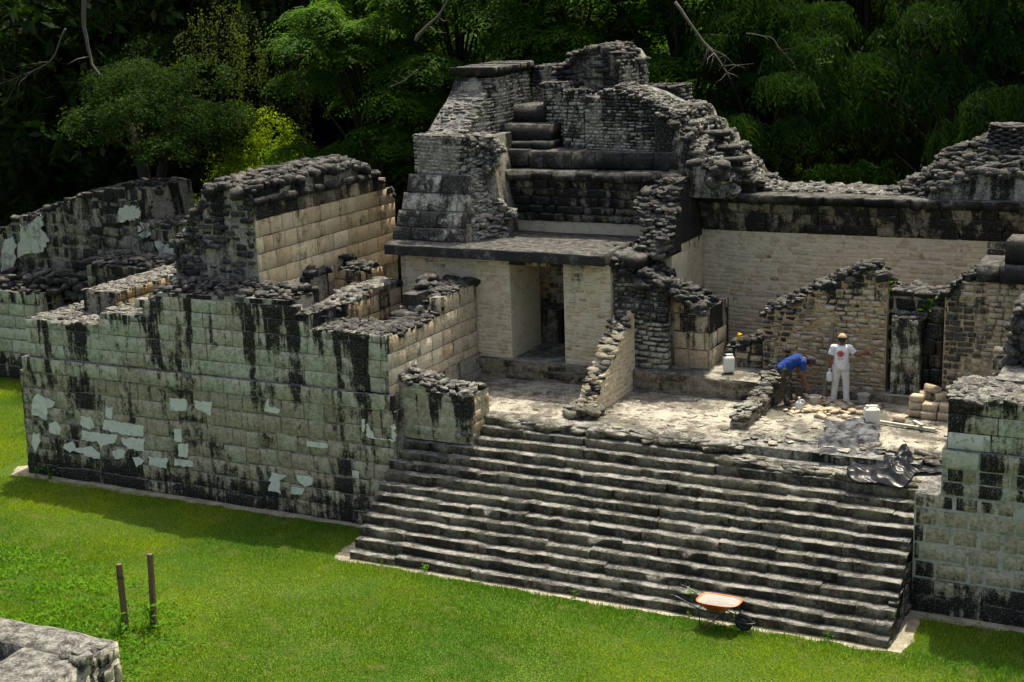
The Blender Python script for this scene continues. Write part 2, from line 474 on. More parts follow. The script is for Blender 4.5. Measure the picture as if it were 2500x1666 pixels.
def face(T, part, O, u, n, L, z0, topf, hr, lr, mat, pc, kind='ashlar', depth=0.3, gap=0.02, proud=(0.0, 0.02), batter=0.0, keep=None, wob=0.004, zlevels=None):
    """courses of stones on one wall face; O = face origin at height 0, u along, n outwards"""
    O = np.array(O, float); u = np.array(u, float); n = np.array(n, float)
    zmax = max(topf(x) for x in np.linspace(0, L, 40)); z = z0; row = 0
    while z < zmax - 0.02:
        h = U(*hr)
        if zlevels and row < len(zlevels) - 1: h = zlevels[row + 1] - zlevels[row]
        x = -U(0, lr[1] * 0.7)
        while x < L:
            l = U(*lr); a, b = max(x, 0), min(x + l, L); x += l
            if b - a < 0.3 * lr[0]: continue
            m = 0.5 * (a + b); zt = topf(m); hh = min(h, zt - z)
            if hh < 0.4 * h: continue
            if keep and not keep(m, z + hh / 2): continue
            pr = U(*proud)
            c = O + u * m + Z3 * (z + hh / 2) + n * (pr - depth / 2 - batter * (z + hh / 2 - z0))
            if kind != 'ashlar' and mat == 'plaster' and random.random() < .07: continue
            if kind != 'ashlar': c = c + Z3 * (0.16 * (n2(m, z * .25, 7, .8) - .45))
            if kind != 'ashlar': c = c + Z3 * random.gauss(0, 0.10 * hh) * (0.6 if kind == 'brick' else 0.2 if kind == 'lower' else 1.0)
            hv = hh * (1 if kind == 'ashlar' else U(0.92, 1.06) if kind == 'lower' else U(0.72, 1.12))
            T.stone(part, kind, c, rot_axes(u, n, wob if kind in ('ashlar', 'lower') else 0.03, wob if kind == 'ashlar' else 0.012 if kind == 'lower' else 0.035), (b - a - gap * U(0.4, 1.4), depth, hv - gap * U(0.4, 1.2)), pc(m, z + hh / 2, zt), mat)
        z += h; row += 1
def core(T, name, O, u, n, prof, z0, thick, mat, pc, rec=0.03, batter=0.0, seg=0.5):
    """solid behind a face: profile (u,z) extruded inwards"""
    O = np.array(O, float); u = np.array(u, float); n = np.array(n, float)
    xs = sorted(set([p[0] for p in prof]))
    pts = []
    for i, (x, z) in enumerate(prof):
        pts.append((x, z))
        if i + 1 < len(prof):
            k = max(1, int(abs(prof[i + 1][0] - x) / seg))
            for j in range(1, k):
                t = j / k; pts.append((x + (prof[i + 1][0] - x) * t, z + (prof[i + 1][1] - z) * t))
    bm = bmesh.new()
    rows = []
    for (x, z) in pts:
        q0 = O + u * x + Z3 * z0 - n * rec; q1 = O + u * x + Z3 * z - n * (rec + batter * (z - z0))
        q2 = q1 - n * (thick - batter * (z - z0)); q3 = q0 - n * thick
        rows.append([bm.verts.new(q) for q in (q0, q1, q2, q3)])
    for a, b in zip(rows, rows[1:]):
        for i in range(4):
            j = (i + 1) % 4
            try: bm.faces.new((a[i], b[i], b[j], a[j]))
            except ValueError: pass
    bm.faces.new(rows[0]); bm.faces.new(rows[-1][::-1])
    bmesh.ops.recalc_face_normals(bm, faces=bm.faces)
    return T.bmpart(name, bm, mat, pc)
def cap(T, part, O, u, n, L, topf, thick, size=(0.16, 0.38), mat='cap', dirt=(-0.3, 0.3), rise=0.06, den=1.0, x0=0.0, flat=0.5, kind='rubble', tone=(0, 1), inset=0.02, mound=0.0):
    """loose rounded rubble bedded along a broken wall top"""
    O = np.array(O, float); u = np.array(u, float); n = np.array(n, float)
    size = (size[0] * 0.62, size[1] * 0.68); mean = 0.5 * (size[0] + size[1]); cnt = int(den * (L - x0) * thick / (mean * mean * 0.62))
    for _ in range(cnt):
        x, w = U(x0, L), U(inset, thick - inset)
        s = (size[0] + (size[1] - size[0]) * random.random() ** 1.7) * U(0.75, 1.2); z = topf(x)
        up = rise * U(-1.0, 1.0) + mound * math.sin(math.pi * w / thick)
        hgt = s * (0.25 + flat) * U(0.7, 1.2)
        c = O + u * x - n * w + Z3 * (z + up - hgt * 0.22)
        a = U(0, 6.28)
        R_ = np.array(Matrix.Rotation(random.gauss(0, 0.17), 3, 'X') @ Matrix.Rotation(random.gauss(0, 0.17), 3, 'Y') @ Matrix.Rotation(a, 3, 'Z'))
        T.stone(part, kind if random.random() < 0.38 else 'rough', c, [R_[:, 0], R_[:, 1], R_[:, 2]], (s * U(0.9, 1.5), s * U(0.7, 1.1), hgt), (z, U(*tone), U(*dirt) + random.gauss(0, 0.2), 0), mat)
def box(bm, x0, x1, y0, y1, z0, z1):
    vs = [bm.verts.new((x, y, z)) for z in (z0, z1) for y in (y0, y1) for x in (x0, x1)]
    for f in ((0, 2, 3, 1), (4, 5, 7, 6), (0, 1, 5, 4), (2, 6, 7, 3), (0, 4, 6, 2), (1, 3, 7, 5)):
        bm.faces.new([vs[i] for i in f])
def grid_solid(T, name, x0, x1, y0, y1, nx, ny, zf, zb, mat, pc=(9, 0.5, 0, 0)):
    """height field with skirts down to zb"""
    xs = np.linspace(x0, x1, nx); ys = np.linspace(y0, y1, ny)
    V = [(x, y, zf(x, y)) for y in ys for x in xs]; Fq = []
    for j in range(ny - 1):
        for i in range(nx - 1):
            a = j * nx + i; Fq.append((a, a + 1, a + nx + 1, a + nx))
    rim = [i for i in range(nx)] + [j * nx + nx - 1 for j in range(1, ny)] + [(ny - 1) * nx + i for i in range(nx - 2, -1, -1)] + [j * nx for j in range(ny - 2, 0, -1)]
    b0 = len(V)
    for i in rim: V.append((V[i][0], V[i][1], zb))
    m = len(rim)
    for i in range(m):
        j = (i + 1) % m; Fq.append((rim[i], b0 + i, b0 + j, rim[j]))
    return T.part(name, V, Fq, mat, pc)
XU, YU = np.array([1.0, 0, 0]), np.array([0, 1.0, 0])
FR, RT = -YU, XU        # the two faces the viewer sees: towards -Y and towards +X

# ================================================================== the ground
def ground_mat():
    g = NT("forest_floor_soil"); pos = g.n("ShaderNodeNewGeometry").outputs['Position']
    a = g.noise(pos, 0.6, 4.0); b = g.noise(pos, 6.0, 4.0)
    col = g.mix(a, (0.025, 0.022, 0.012), (0.05, 0.055, 0.02)); col = g.mix(g.step(b, 0.5, 0.7), col, (0.07, 0.055, 0.03))
    return g.done(g.bsdf(col, 0.95, g.bump(b, 0.6, 0.1), 0.05))
def lawn_mat():
    g = NT("lawn_soil"); pos = g.n("ShaderNodeNewGeometry").outputs['Position']
    a = g.noise(pos, 0.35, 4.0); b = g.noise(pos, 3.0, 4.0); c = g.noise(pos, 24.0, 3.0)
    col = g.mix(g.step(a, 0.35, 0.65), (0.05, 0.12, 0.008), (0.11, 0.17, 0.012))
    col = g.mix(g.step(b, 0.55, 0.75), col, (0.12, 0.135, 0.035))
    col = g.mix(g.step(c, 0.35, 0.7), tuple(x * 0.4 for x in (0.05, 0.1, 0.012)), col)
    return g.done(g.bsdf(col, 0.9, g.bump(c, 0.8, 0.05), 0.1))
M['ground'] = ground_mat(); M['lawn'] = lawn_mat()
_g = 700.0
gm = mesh_np('ground', [(-_g, -_g, -0.05), (_g, -_g, -0.05), (_g, _g, -0.05), (-_g, _g, -0.05)], [(0, 1, 2, 3)], M['ground'])
tag(link('ground', gm), 'dark leaf-littered forest soil spreading away behind the ruins', 'ground', kind='structure')

def lawn_z(x, y):
    """flat court with a low bank rising at the near left"""
    t = np.clip((-12.6 - np.asarray(x)) / 3.0, 0, 1) * np.clip((-2.5 - np.asarray(y)) / 4.0, 0, 1)
    return 0.55 * t * t * (3 - 2 * t)
xs = np.linspace(-46, 14, 121); ys = np.linspace(-16, 12, 57)
GX, GY = np.meshgrid(xs, ys)
GZ = lawn_z(GX, GY) + 0.05 * (fbm(np.stack([GX * 0.5, GY * 0.5, GX * 0], -1), 5) - 0.45)
GZ = np.where((GY > 1.0) | (GY > -0.7) & (GX > -12.6), np.minimum(GZ, 0.0), GZ)
ii = np.arange(len(ys) - 1)[:, None] * len(xs) + np.arange(len(xs) - 1)[None, :]
Fq = np.stack([ii, ii + 1, ii + 1 + len(xs), ii + len(xs)], -1).reshape(-1, 4)
lm = mesh_np('lawn', np.stack([GX, GY, GZ], -1).reshape(-1, 3), Fq, M['lawn'], smooth=True)
tag(link('lawn', lm), 'mown green lawn of the court in front of the stairway', 'lawn', kind='structure')

# pale worn path along the foot of the walls: thin sheets just above the lawn
def path_mat():
    g = NT("trodden_limestone_path"); pos = g.n("ShaderNodeNewGeometry").outputs['Position']
    a = g.noise(pos, 3.0, 4.0); b = g.noise(pos, 18.0, 4.0)
    col = g.mix(g.step(a, 0.35, 0.7), (0.22, 0.20, 0.15), (0.36, 0.33, 0.25)); col = g.mix(g.step(b, 0.52, 0.7), col, (0.13, 0.13, 0.08))
    return g.done(g.bsdf(col, 0.95, g.bump(b, 0.8, 0.03), 0.05))
M['path'] = path_mat()
def path_strip(name, label, pts, w0, w1):
    """ribbon following pts, uneven edges"""
    V = []; Fq = []
    dense = []
    for (a, b) in zip(pts, pts[1:]):
        k = max(2, int(math.dist(a, b) / 0.15))
        dense += [(a[0] + (b[0] - a[0]) * t / k, a[1] + (b[1] - a[1]) * t / k) for t in range(k)]
    dense.append(pts[-1])
    for i, (x, y) in enumerate(dense):
        a = dense[max(0, i - 1)]; b = dense[min(len(dense) - 1, i + 1)]
        dx, dy = b[0] - a[0], b[1] - a[1]; l = math.hypot(dx, dy) or 1; nx_, ny_ = -dy / l, dx / l
        e = w1 + 0.30 * (n2(x, y, 3, 2.2) - 0.45) + U(-0.04, 0.04)
        V += [(x + nx_ * w0, y + ny_ * w0, 0.014), (x - nx_ * e, y - ny_ * e, 0.006)]
        if i: k = 2 * i; Fq.append((k - 2, k - 1, k + 1, k))
    o = link(name, mesh_np(name, V, Fq, M['path'])); tag(o, label, 'path', kind='structure')
path_strip('path', 'pale trodden strip along the foot of the left terrace', [(-24.5, 2.4), (-24.2, 1.86), (-18, 1.9), (-12.2, 1.98)], 0.3, 0.26)
path_strip('path', 'pale trodden strip along the bottom step of the stairway', [(-12.5, 0.9), (-12.3, 0.02), (-6, 0.02), (0.1, 0.02)], 0.25, 0.2)
path_strip('path', 'pale trodden corner beside the stairway end and right terrace', [(0.12, -0.1), (0.14, 1.85), (8, 1.95)], 0.25, 0.26)

# ================================================================== left terrace
T = Thing('terrace_wall', 'long block-faced terrace wall with black streaks and white plaster patches left of the stairway', 'wall', (-18, 2.0, 0))
def lw_pc(x, z, zt):
    xx = -24.0 + x
    pl = 0.0
    mid_clean = (-.35 if (z < 2.9 and -19.5 < xx < -14.2) else 0.0) + (.55 if random.random() < .13 else 0)
    return (4.9 if z < 3 else zt + .1, U(0.3, 1.1) if z < 2.96 else U(-0.3, 0.45), (U(-0.30, 0.5) + mid_clean) if z < 2.96 else U(-0.15, 0.15), pl)
core(T, 'fill', (-24.0, 1.93, 0), XU, FR, [(0, 2.94), (12.0, 2.94)], -0.3, 5.0, 'mortar', (4.9, 0.5, -0.1, 0.0), rec=0.03, batter=0.025)
face(T, 'block', (-24.0, 1.93, 0), XU, FR, 11.95, 0.0, lambda x: 2.95, (0.34, 0.45), (0.34, 0.82), 'block', lw_pc, batter=0.025, gap=0.006, proud=(-0.010, 0.016), kind='lower', zlevels=[0, .35, .76, 1.16, 1.6, 2.04, 2.5, 2.95])
# string course and upper wall
core(T, 'fill', (-23.75, 1.99, 0), XU, FR, [(0, 3.33), (11.7, 3.33)], 2.9, 4.9, 'mortar', (4.9, 0.4, -0.1, 0), rec=0.02)
face(T, 'string_course_block', (-23.8, 1.965, 0), XU, FR, 11.75, 2.955, lambda x: 3.36, (0.40, 0.405), (0.45, 1.0), 'block', lambda x, z, zt: (4.7, U(-0.1, 0.6), U(-0.3, 0.35), 0), gap=0.02, proud=(0, 0.015))
P_HI = [(-23.6, 4.41), (-20.97, 4.43), (-20.9, 4.75), (-19.52, 4.75), (-19.45, 5.18), (-19.04, 5.23), (-18.9, 5.42), (-14.86, 5.47), (-14.83, 5.15), (-14.28, 5.15), (-14.25, 4.80), (-12.14, 4.79)]
lp = [(x + 23.6, z) for x, z in P_HI]; ft = interp(lp)
for a, b, th in ((0, 3, 4.2), (2, 4, 3.6), (4, 8, 1.3), (8, 10, 1.2), (10, 12, 1.4)):
    seg = lp[a:b]
    if a: seg = [(lp[a][0] + 0.0, lp[a][1])] + seg
    core(T, 'fill', (-23.6, 2.04, 0), XU, FR, [(min(x, 11.34), z - 0.02) for x, z in seg], 3.25, th, 'mortar', (4.9, 0.3, 0, 0), rec=0.02)
face(T, 'block', (-23.6, 2.04, 0), XU, FR, 11.47, 3.37, ft, (0.34, 0.44), (0.4, 0.95), 'block', lw_pc, gap=0.009, proud=(-0.003, 0.004), wob=0.001)
# ragged lime patches on the lower face, placed as in the photograph
PATCHES = [[(70,640),(100,615),(195,660),(190,690),(155,700),(150,770),(110,745),(65,740)], [(165,790),(205,765),(235,815),(232,850),(165,835)], [(75,840),(110,845),(115,890),(95,950),(70,900)],
 [(345,740),(410,750),(425,815),(380,815),(345,785)], [(480,760),(560,775),(710,800),(705,860),(640,855),(545,840),(475,820)], [(355,825),(450,840),(560,850),(550,900),(500,905),(470,920),(440,890),(355,880)],
 [(580,865),(710,875),(715,950),(620,925),(585,900)], [(255,900),(305,890),(320,940),(290,955),(255,930)], [(320,925),(410,915),(465,960),(460,985),(400,980),(320,945)], [(530,945),(575,930),(605,945),(595,985),(545,985)],
 [(855,640),(955,650),(950,715),(860,715)], [(990,655),(1095,665),(1090,740),(1010,705)], [(885,815),(925,815),(925,895),(885,890)], [(905,905),(965,900),(960,980),(910,970)], [(650,985),(685,975),(720,1000),(670,1035)],
 [(740,975),(850,985),(840,1045),(745,1025)], [(885,985),(995,1000),(990,1035),(890,1025)], [(1450,1065),(1540,1085),(1490,1110),(1500,1185),(1430,1170),(1440,1110)], [(1595,1080),(1680,1090),(1685,1125),(1640,1145),(1595,1120)],
 [(1560,1145),(1635,1160),(1620,1195),(1560,1185)], [(1910,1055),(1950,1060),(1945,1105),(1915,1095)], [(1645,885),(1765,900),(1770,930),(1645,915)], [(490,690),(530,690),(525,760),(490,750)],
 [(1400,690),(1420,640),(1430,690),(1490,700),(1485,730),(1405,715)], [(1960,760),(1975,760),(1972,840),(1958,830)], [(1985,790),(1998,790),(2030,865),(2140,880),(2125,800),(2145,790),(2150,890),(1990,870)]]
for poly in PATCHES:
    pts = []
    for a, b in zip(poly, poly[1:] + poly[:1]):
        k = max(2, int(math.dist(a, b) / 14))
        for i in range(k):
            t = i / k; pts.append((a[0] + (b[0] - a[0]) * t + random.gauss(0, 3.0), a[1] + (b[1] - a[1]) * t + random.gauss(0, 3.0)))
    q = [at_y(50 + x / 2.353, 700 + y / 2.353, 1.96) for x, y in pts]
    q = [(v[0], 1.93 + .025 * v[2] - .026, v[2]) for v in q]
    bm = bmesh.new(); f = bm.faces.new([bm.verts.new(v) for v in q]); r_ = bmesh.ops.extrude_face_region(bm, geom=[f])
    bmesh.ops.translate(bm, verts=[v for v in r_['geom'] if isinstance(v, bmesh.types.BMVert)], vec=(0, .06, 0)); bmesh.ops.recalc_face_normals(bm, faces=bm.faces)
    T.bmpart('plaster_patch', bm, 'lime', (4.9, U(0, .6), U(.1, .5), .6))
# rough tops
cap(T, 'cap_stone', (-23.55, 2.02, 0), XU, FR, 2.6, lambda x: 4.42, 4.1, (0.18, 0.42), flat=0.22, rise=0.03, mat='rubble', dirt=(-0.2, 0.2))
cap(T, 'cap_stone', (-23.6, 2.02, 0), XU, FR, 4.1, lambda x: 4.75, 3.5, (0.18, 0.36), flat=0.25, rise=0.03, x0=2.7, mat='rubble', dirt=(-0.2, 0.2))
cap(T, 'cap_stone', (-23.6, 2.16, 0), XU, FR, 8.75, ft, 1.15, (0.2, 0.42), x0=4.2, flat=0.42, rise=0.04, mound=0.2, den=1.7)
cap(T, 'cap_stone', (-23.6, 2.06, 0), XU, FR, 11.4, ft, 1.3, (0.14, 0.32), x0=8.7, flat=0.25, rise=0.02, den=1.3)
T.done()

# room side wall running back from the terrace corner to the temple front
T = Thing('room_side_wall', 'pale block wall with stepped black crest between terrace corner and temple front', 'wall', (-12.6, 4.2, 2.76))
P_SW = [(2.06, 4.72), (3.9, 4.74), (4.6, 4.80), (4.9, 5.18), (6.5, 5.30)]
lp = [(y - 2.06, z) for y, z in P_SW]; ft = interp(lp)
core(T, 'fill', (-12.12, 2.06, 0), YU, RT, [(x, z - 0.03) for x, z in lp], 2.6, 0.95, 'mortar', (5.2, 0.6, -0.3, 0), rec=0.02)
face(T, 'block', (-12.12, 2.06, 0), YU, RT, 4.45, 2.76, ft, (0.38, 0.46), (0.4, 0.85), 'warm', lambda x, z, zt: (zt + .1, U(0.0, 0.6), U(-0.75, -0.2) + (.9 if 2.5 < x < 2.9 else 0), 0.8 if (x < 2.6 and random.random() < .5) else 0), gap=0.012, proud=(-0.005, 0.008), wob=0.002)
cap(T, 'cap_stone', (-12.12, 2.1, 0), YU, RT, 4.4, ft, 0.95, (0.18, 0.4), flat=0.35, rise=0.03, mound=0.03, den=1.5)
for _ in range(70):
    y = U(4.0, 6.0); pk = np.interp(y, [4.0, 4.6, 5.0, 5.5, 6.0], [4.82, 5.0, 5.4, 5.66, 5.3])
    z = U(4.8, pk); T.stone('crest_stone', random.choice(('rubble', 'rough')), (U(-13.05, -12.5 - .3 * (z - 4.8)), y, z), rot_axes(XU, YU, .6, .25), (U(.16, .34), U(.16, .34), U(.1, .2)), (5.7, .5, U(.2, .6), 0), 'cap')
bm = bmesh.new(); box(bm, -13.0, -12.62, 4.3, 5.9, 4.6, 5.28); T.bmpart('crest_fill', bm, 'cap', (5.8, .5, .5, 0))
T.done()

# stub of the front wall at the head of the stairs
T = Thing('wall_stub', 'low broken wall stub with rubble top at the left head of the stairway', 'wall', (-11.2, 2.9, 2.6))
fa = interp([(0, 3.62), (0.75, 3.55), (0.8, 3.42), (1.95, 3.40)])
core(T, 'fill', (-12.1, 2.44, 0), XU, FR, [(0, 3.60), (0.75, 3.53), (0.8, 3.40), (1.93, 3.38)], 2.2, 0.9, 'block', (3.8, 0.7, 0.1, 0), rec=0.012)
face(T, 'block', (-12.1, 2.44, 0), XU, FR, 1.95, 2.25, fa, (0.28, 0.36), (0.35, 0.7), 'block', lambda x, z, zt: (zt + .2, U(0, .8), U(-0.1, .3), 0), gap=0.012, proud=(-.01, .02), kind='brick')
face(T, 'block', (-10.15, 2.46, 0), YU, RT, 0.86, 2.4, lambda x: 3.40, (0.28, 0.36), (0.35, 0.6), 'warm', lambda x, z, zt: (zt, U(0.3, .9), U(-0.3, .1), 0), gap=0.03, proud=(-.02, .04), kind='brick')
cap(T, 'cap_stone', (-12.1, 2.44, 0), XU, FR, 1.95, fa, 0.9, (0.16, 0.36), flat=0.4, rise=0.05, mound=0.12, den=1.7, mat='rubble', dirt=(-0.1, 0.3))
T.done()

# ================================================================== stairway
T = Thing('stairway', 'broad worn stone stairway of fourteen steps climbing from the lawn to the platform', 'stairs', (-6, 1.6, 0))
NS, RH, TR = 14, 0.197, 0.236
bm = bmesh.new()
for i in range(NS):
    box(bm, -12.1 + 0.005 * i, 0.02 - 0.004 * i, i * TR + 0.09, 6.0, -0.2 if i == 0 else i * RH - 0.06, (i + 1) * RH - 0.045)
T.bmpart('fill', bm, 'mortar', (3, 0.6, 0.4, 0))
for i in range(NS):
    x = -12.14; xe = 0.1
    if i == 12: xe = -2.3
    if i == 13: xe = -3.9
    zt = (i + 1) * RH
    drift = 0.0
    while x < xe - 0.12:
        l = min(U(0.6, 2.0), xe - x)
        if xe - (x + l) < 0.3: l = xe - x
        dz = random.gauss(0, 0.007) - (0.025 if random.random() < 0.12 else 0); dy = random.gauss(0, 0.012)
        worn = 0.0
        if i >= 10 and x > -9: dz -= 0.02; dy += 0.03
        c = (x + l / 2, i * TR + dy + 0.24, zt - 0.15 + dz)
        ax = rot_axes(XU, YU, 0.004, 0.004)
        warm = 0.75 if (i >= 9 and x > -9.5) else 0.25
        dirt = U(-0.15, 0.5) - (0.35 if i >= 10 and x > -9 else 0)
        T.stone('step_stone', 'slab', c, ax, (l - 0.008, 0.48, 0.30), (zt + 0.2, U(0, 0.6) * (0.5 + warm), dirt, 0), 'step')
        x += l
# right flank of the stairway
face(T, 'flank_stone', (0.1, 0.06, 0), YU, RT, 3.0, 0.0, lambda y: max(0.15, (int(y / TR) + 1) * RH - 0.05), (0.16, 0.24), (0.25, 0.5), 'step', pcf((0.1, .8), (-0.1, 0.6)), depth=0.2, gap=0.012, proud=(-0.03, 0.02), kind='brick')
T.done()

# ================================================================== platform floor and loose edge
def plat_z(x, y):
    return 2.745 + 0.05 * (n2(x, y, 8, 0.9) - 0.45) + 0.03 * (n2(x, y, 9, 4.0) - 0.45)
T = Thing('platform', 'sandy pale plaster floor of the platform above the stairway', 'floor', (-6, 5, 2.0))
T.o['kind'] = 'structure'
xs_ = np.linspace(-12.15, 2.6, 130)
def edge_y(x):
    if x < -3.9: return 3.22 + 0.25 * (n2(x, 0, 4, 1.2) - 0.45)
    return 3.95 + 0.35 * (n2(x, 0, 4, 1.2) - 0.45)
ny = 56; V = []; Fq = []
for j in range(ny):
    for x in xs_:
        t = j / (ny - 1); y0 = edge_y(x); y = y0 + (11.0 - y0) * t
        z = plat_z(x, y) - (0.05 if j == 0 else 0)
        V.append((x, y, z))
nx = len(xs_)
for j in range(ny - 1):
    for i in range(nx - 1):
        a = j * nx + i; Fq.append((a, a + 1, a + nx + 1, a + nx))
b0 = len(V)
for i in range(nx): V.append((xs_[i], V[i][1] + 0.03, 2.2))
for i in range(nx - 1): Fq.append((i, b0 + i, b0 + i + 1, i + 1))
T.part('floor_surface', V, Fq, 'floor')
# lower eroded ledge at the right head of the stairs
grid_solid(T, 'eroded_ledge', -4.1, 0.72, 2.80, 4.5, 60, 26, lambda x, y: 2.50 + 0.035 * (y - 2.8) + 0.07 * (n2(x, y, 14, 2.2) - 0.45) - (0.06 if y < 2.83 else 0), 2.1, 'floor', (2.7, 0.8, 0.2, 0))
for _ in range(150):       # broken edge stones
    x = U(-9.6, 0.5); y = edge_y(x) + U(-0.12, 0.1); s = U(0.12, 0.42)
    T.stone('edge_stone', 'rough', (x, y, 2.68 + U(-0.1, 0.02)), rot_axes(XU, YU, 0.25, 0.1), (s * 1.5, s, U(0.1, 0.2)), (2.8, U(0.4, 1), U(-0.6, 0.25), 0), 'step')
for _ in range(60):
    x = U(-4.2, 0.3); s = U(0.12, 0.34)
    T.stone('edge_stone', 'rough', (x, 2.84 + U(-0.06, 0.12), 2.42 + U(-0.06, 0.02)), rot_axes(XU, YU, 0.2, 0.1), (s * 1.7, s, U(0.1, 0.2)), (2.8, U(0.3, 1), U(-0.4, 0.3), 0), 'step')
for _ in range(210):       # scabs of old plaster and grit
    x = U(-11.5, 0.4); y = U(3.4, 6.3); s = U(0.06, 0.22)
    T.stone('plaster_scab', 'rough', (x, y, plat_z(x, y) + 0.004), rot_axes(XU, YU, 1.5, 0.06), (s * 1.5, s, U(0.02, 0.05)), (3.2, U(0, 1), U(-0.8, 0.7), 0), 'floor')
T.done(120)

# ================================================================== low wall stub dividing the two rooms
T = Thing('low_room_wall', 'low broken cross wall with white-mortared ragged edge in the middle of the platform', 'wall', (-7.9, 5.4, 2.76))
P = [(3.9, 3.02), (4.15, 3.18), (4.4, 3.5), (4.9, 3.72), (5.3, 4.05), (5.8, 4.38), (6.3, 4.72), (6.55, 4.80)]
lp = [(y - 3.9, z) for y, z in P]; ft = interp(lp)
core(T, 'fill', (-7.7, 3.9, 0), YU, RT, [(x, z - 0.05) for x, z in lp], 2.6, 0.44, 'plaster', (9, 0.3, -0.3, 0.6), rec=0.012)
face(T, 'stone', (-7.7, 4.05, 0), YU, RT, 2.5, 2.76, lambda x: ft(x + 0.15), (0.10, 0.15), (0.14, 0.34), 'plaster', lambda x, z, zt: (9, U(0.2, 0.9), U(-0.2, 0.25), 0.35 if random.random() < .4 else 0), kind='brick', depth=0.12, gap=0.014, proud=(-0.004, 0.006))
for k in range(95):
    y = U(3.95, 6.5); z = ft(y - 3.9); s = U(0.10, 0.22)
    T.stone('ragged_stone', 'rubble', (U(-8.12, -7.74), y, z - 0.04 + U(-0.06, 0.03)), rot_axes(XU, YU, 0.5, 0.2), (s * 1.25, s, s * 0.55), (z, U(0, 1), U(-0.1, 0.5), 0), 'cap' if random.random() < .5 else 'plaster')
for k in range(14):
    s = U(0.18, 0.34)
    T.stone('ragged_stone', 'rough', (U(-8.35, -7.65), U(3.7, 4.1), 2.78 + U(0, 0.16)), rot_axes(XU, YU, 0.7, 0.2), (s * 1.3, s, s * 0.6), (3, U(0.3, 1), U(-0.6, 0.2), 0), 'step')
T.done()

# ================================================================== temple, lower storey
YW, ZS, ZC = 6.56, 3.25, 5.86
T = Thing('temple', 'tall ruined temple with cream doorway wall, heavy roof slab and stepped rubble crest', 'building', (-10.5, 8.0, 2.76))
bm = bmesh.new(); box(bm, -12.5, -4.0, 6.40, 11, 2.5, ZS - 0.02); T.bmpart('plinth', bm, 'floor', (3.6, 0.7, 0.2, 0))
face(T, 'plinth_stone', (-12.45, 6.36, 0), XU, FR, 8.4, 2.76, lambda x: ZS + 0.0, (0.24, 0.26), (0.4, 1.0), 'step', lambda x, z, zt: (3.6, U(0.3, 1), U(-0.5, 0.5), 0), kind='rough', depth=0.3, gap=0.015, proud=(-0.03, 0.03))
for (xa, xb) in ((-14.4, -11.15), (-9.63, -8.35)):
    bm = bmesh.new(); box(bm, xa, xb, YW + 0.012, YW + 1.75, 2.8, ZC); T.bmpart('wall', bm, 'plaster', (6.0, 0.2, -0.1, 0.7))
    face(T, 'facing_stone', (xa, YW, 0), XU, FR, xb - xa, ZS if xa > -12 or 1 else 3, lambda x: ZC - 0.02, (0.085, 0.13), (0.16, 0.42), 'plaster',
         lambda x, z, zt: (6.05, U(0, 0.8), U(-0.25, 0.2) + (0.5 if z < 3.7 and random.random() < .35 else 0) + (0.9 if random.random() < .025 else 0), 0.8 if random.random() < 0.5 else 0.0), kind='brick', depth=0.1, gap=0.012, proud=(-0.006, 0.004), wob=0.003)
face(T, 'jamb_stone', (-11.15, YW + 0.03, 0), YU, RT, 1.7, ZS, lambda x: ZC - 0.03, (0.085, 0.13), (0.16, 0.40), 'plaster', lambda x, z, zt: (7.5, U(0, 0.8), U(-0.3, 0.15), 0.7 if random.random() < 0.5 else 0.0), kind='brick', depth=0.1, gap=0.012, proud=(-0.004, 0.006))
# inner room seen through the doorway
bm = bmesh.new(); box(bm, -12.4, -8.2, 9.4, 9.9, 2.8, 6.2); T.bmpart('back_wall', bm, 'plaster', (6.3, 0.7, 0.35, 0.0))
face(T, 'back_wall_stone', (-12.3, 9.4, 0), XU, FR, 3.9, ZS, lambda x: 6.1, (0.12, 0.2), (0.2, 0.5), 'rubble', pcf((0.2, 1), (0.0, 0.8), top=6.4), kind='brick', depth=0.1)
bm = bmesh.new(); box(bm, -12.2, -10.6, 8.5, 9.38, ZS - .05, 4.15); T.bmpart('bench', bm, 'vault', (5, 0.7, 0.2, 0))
# lintel, cornice slab
bm = bmesh.new(); box(bm, -11.15, -9.63, YW - 0.01, YW + 1.6, 5.72, ZC + .002); T.bmpart('lintel', bm, 'warm', (5.95, 0.9, 0.25, 0))
xx = -14.75
while xx < -8.45:
    l = min(U(0.9, 1.9), -8.4 - xx)
    T.stone('cornice_slab', 'ashlar', (xx + l / 2, YW + 0.58, 6.02), rot_axes(XU, YU, 0.004, 0.006), (l - 0.008, 1.5, 0.33 + U(-.02, .02)), (6.9, U(0, .5), U(0.6, 1.0), 0), 'cap')
    xx += l
grid_solid(T, 'slab_top', -14.6, -8.3, 6.1, 8.9, 60, 24, lambda x, y: 6.20 + 0.06 * (n2(x, y, 17, 1.5) - 0.45) - 0.16 * max(0, (6.35 - y)) , 5.9, 'cap', (6.5, 0.5, 0.3, 0))
T.stone('cornice_slab', 'rough', (-8.0, 7.1, 5.95), rot_axes(XU, YU, 0.1, 0.1), (0.9, 0.9, 0.4), (6.4, .5, .5, 0), 'cap')

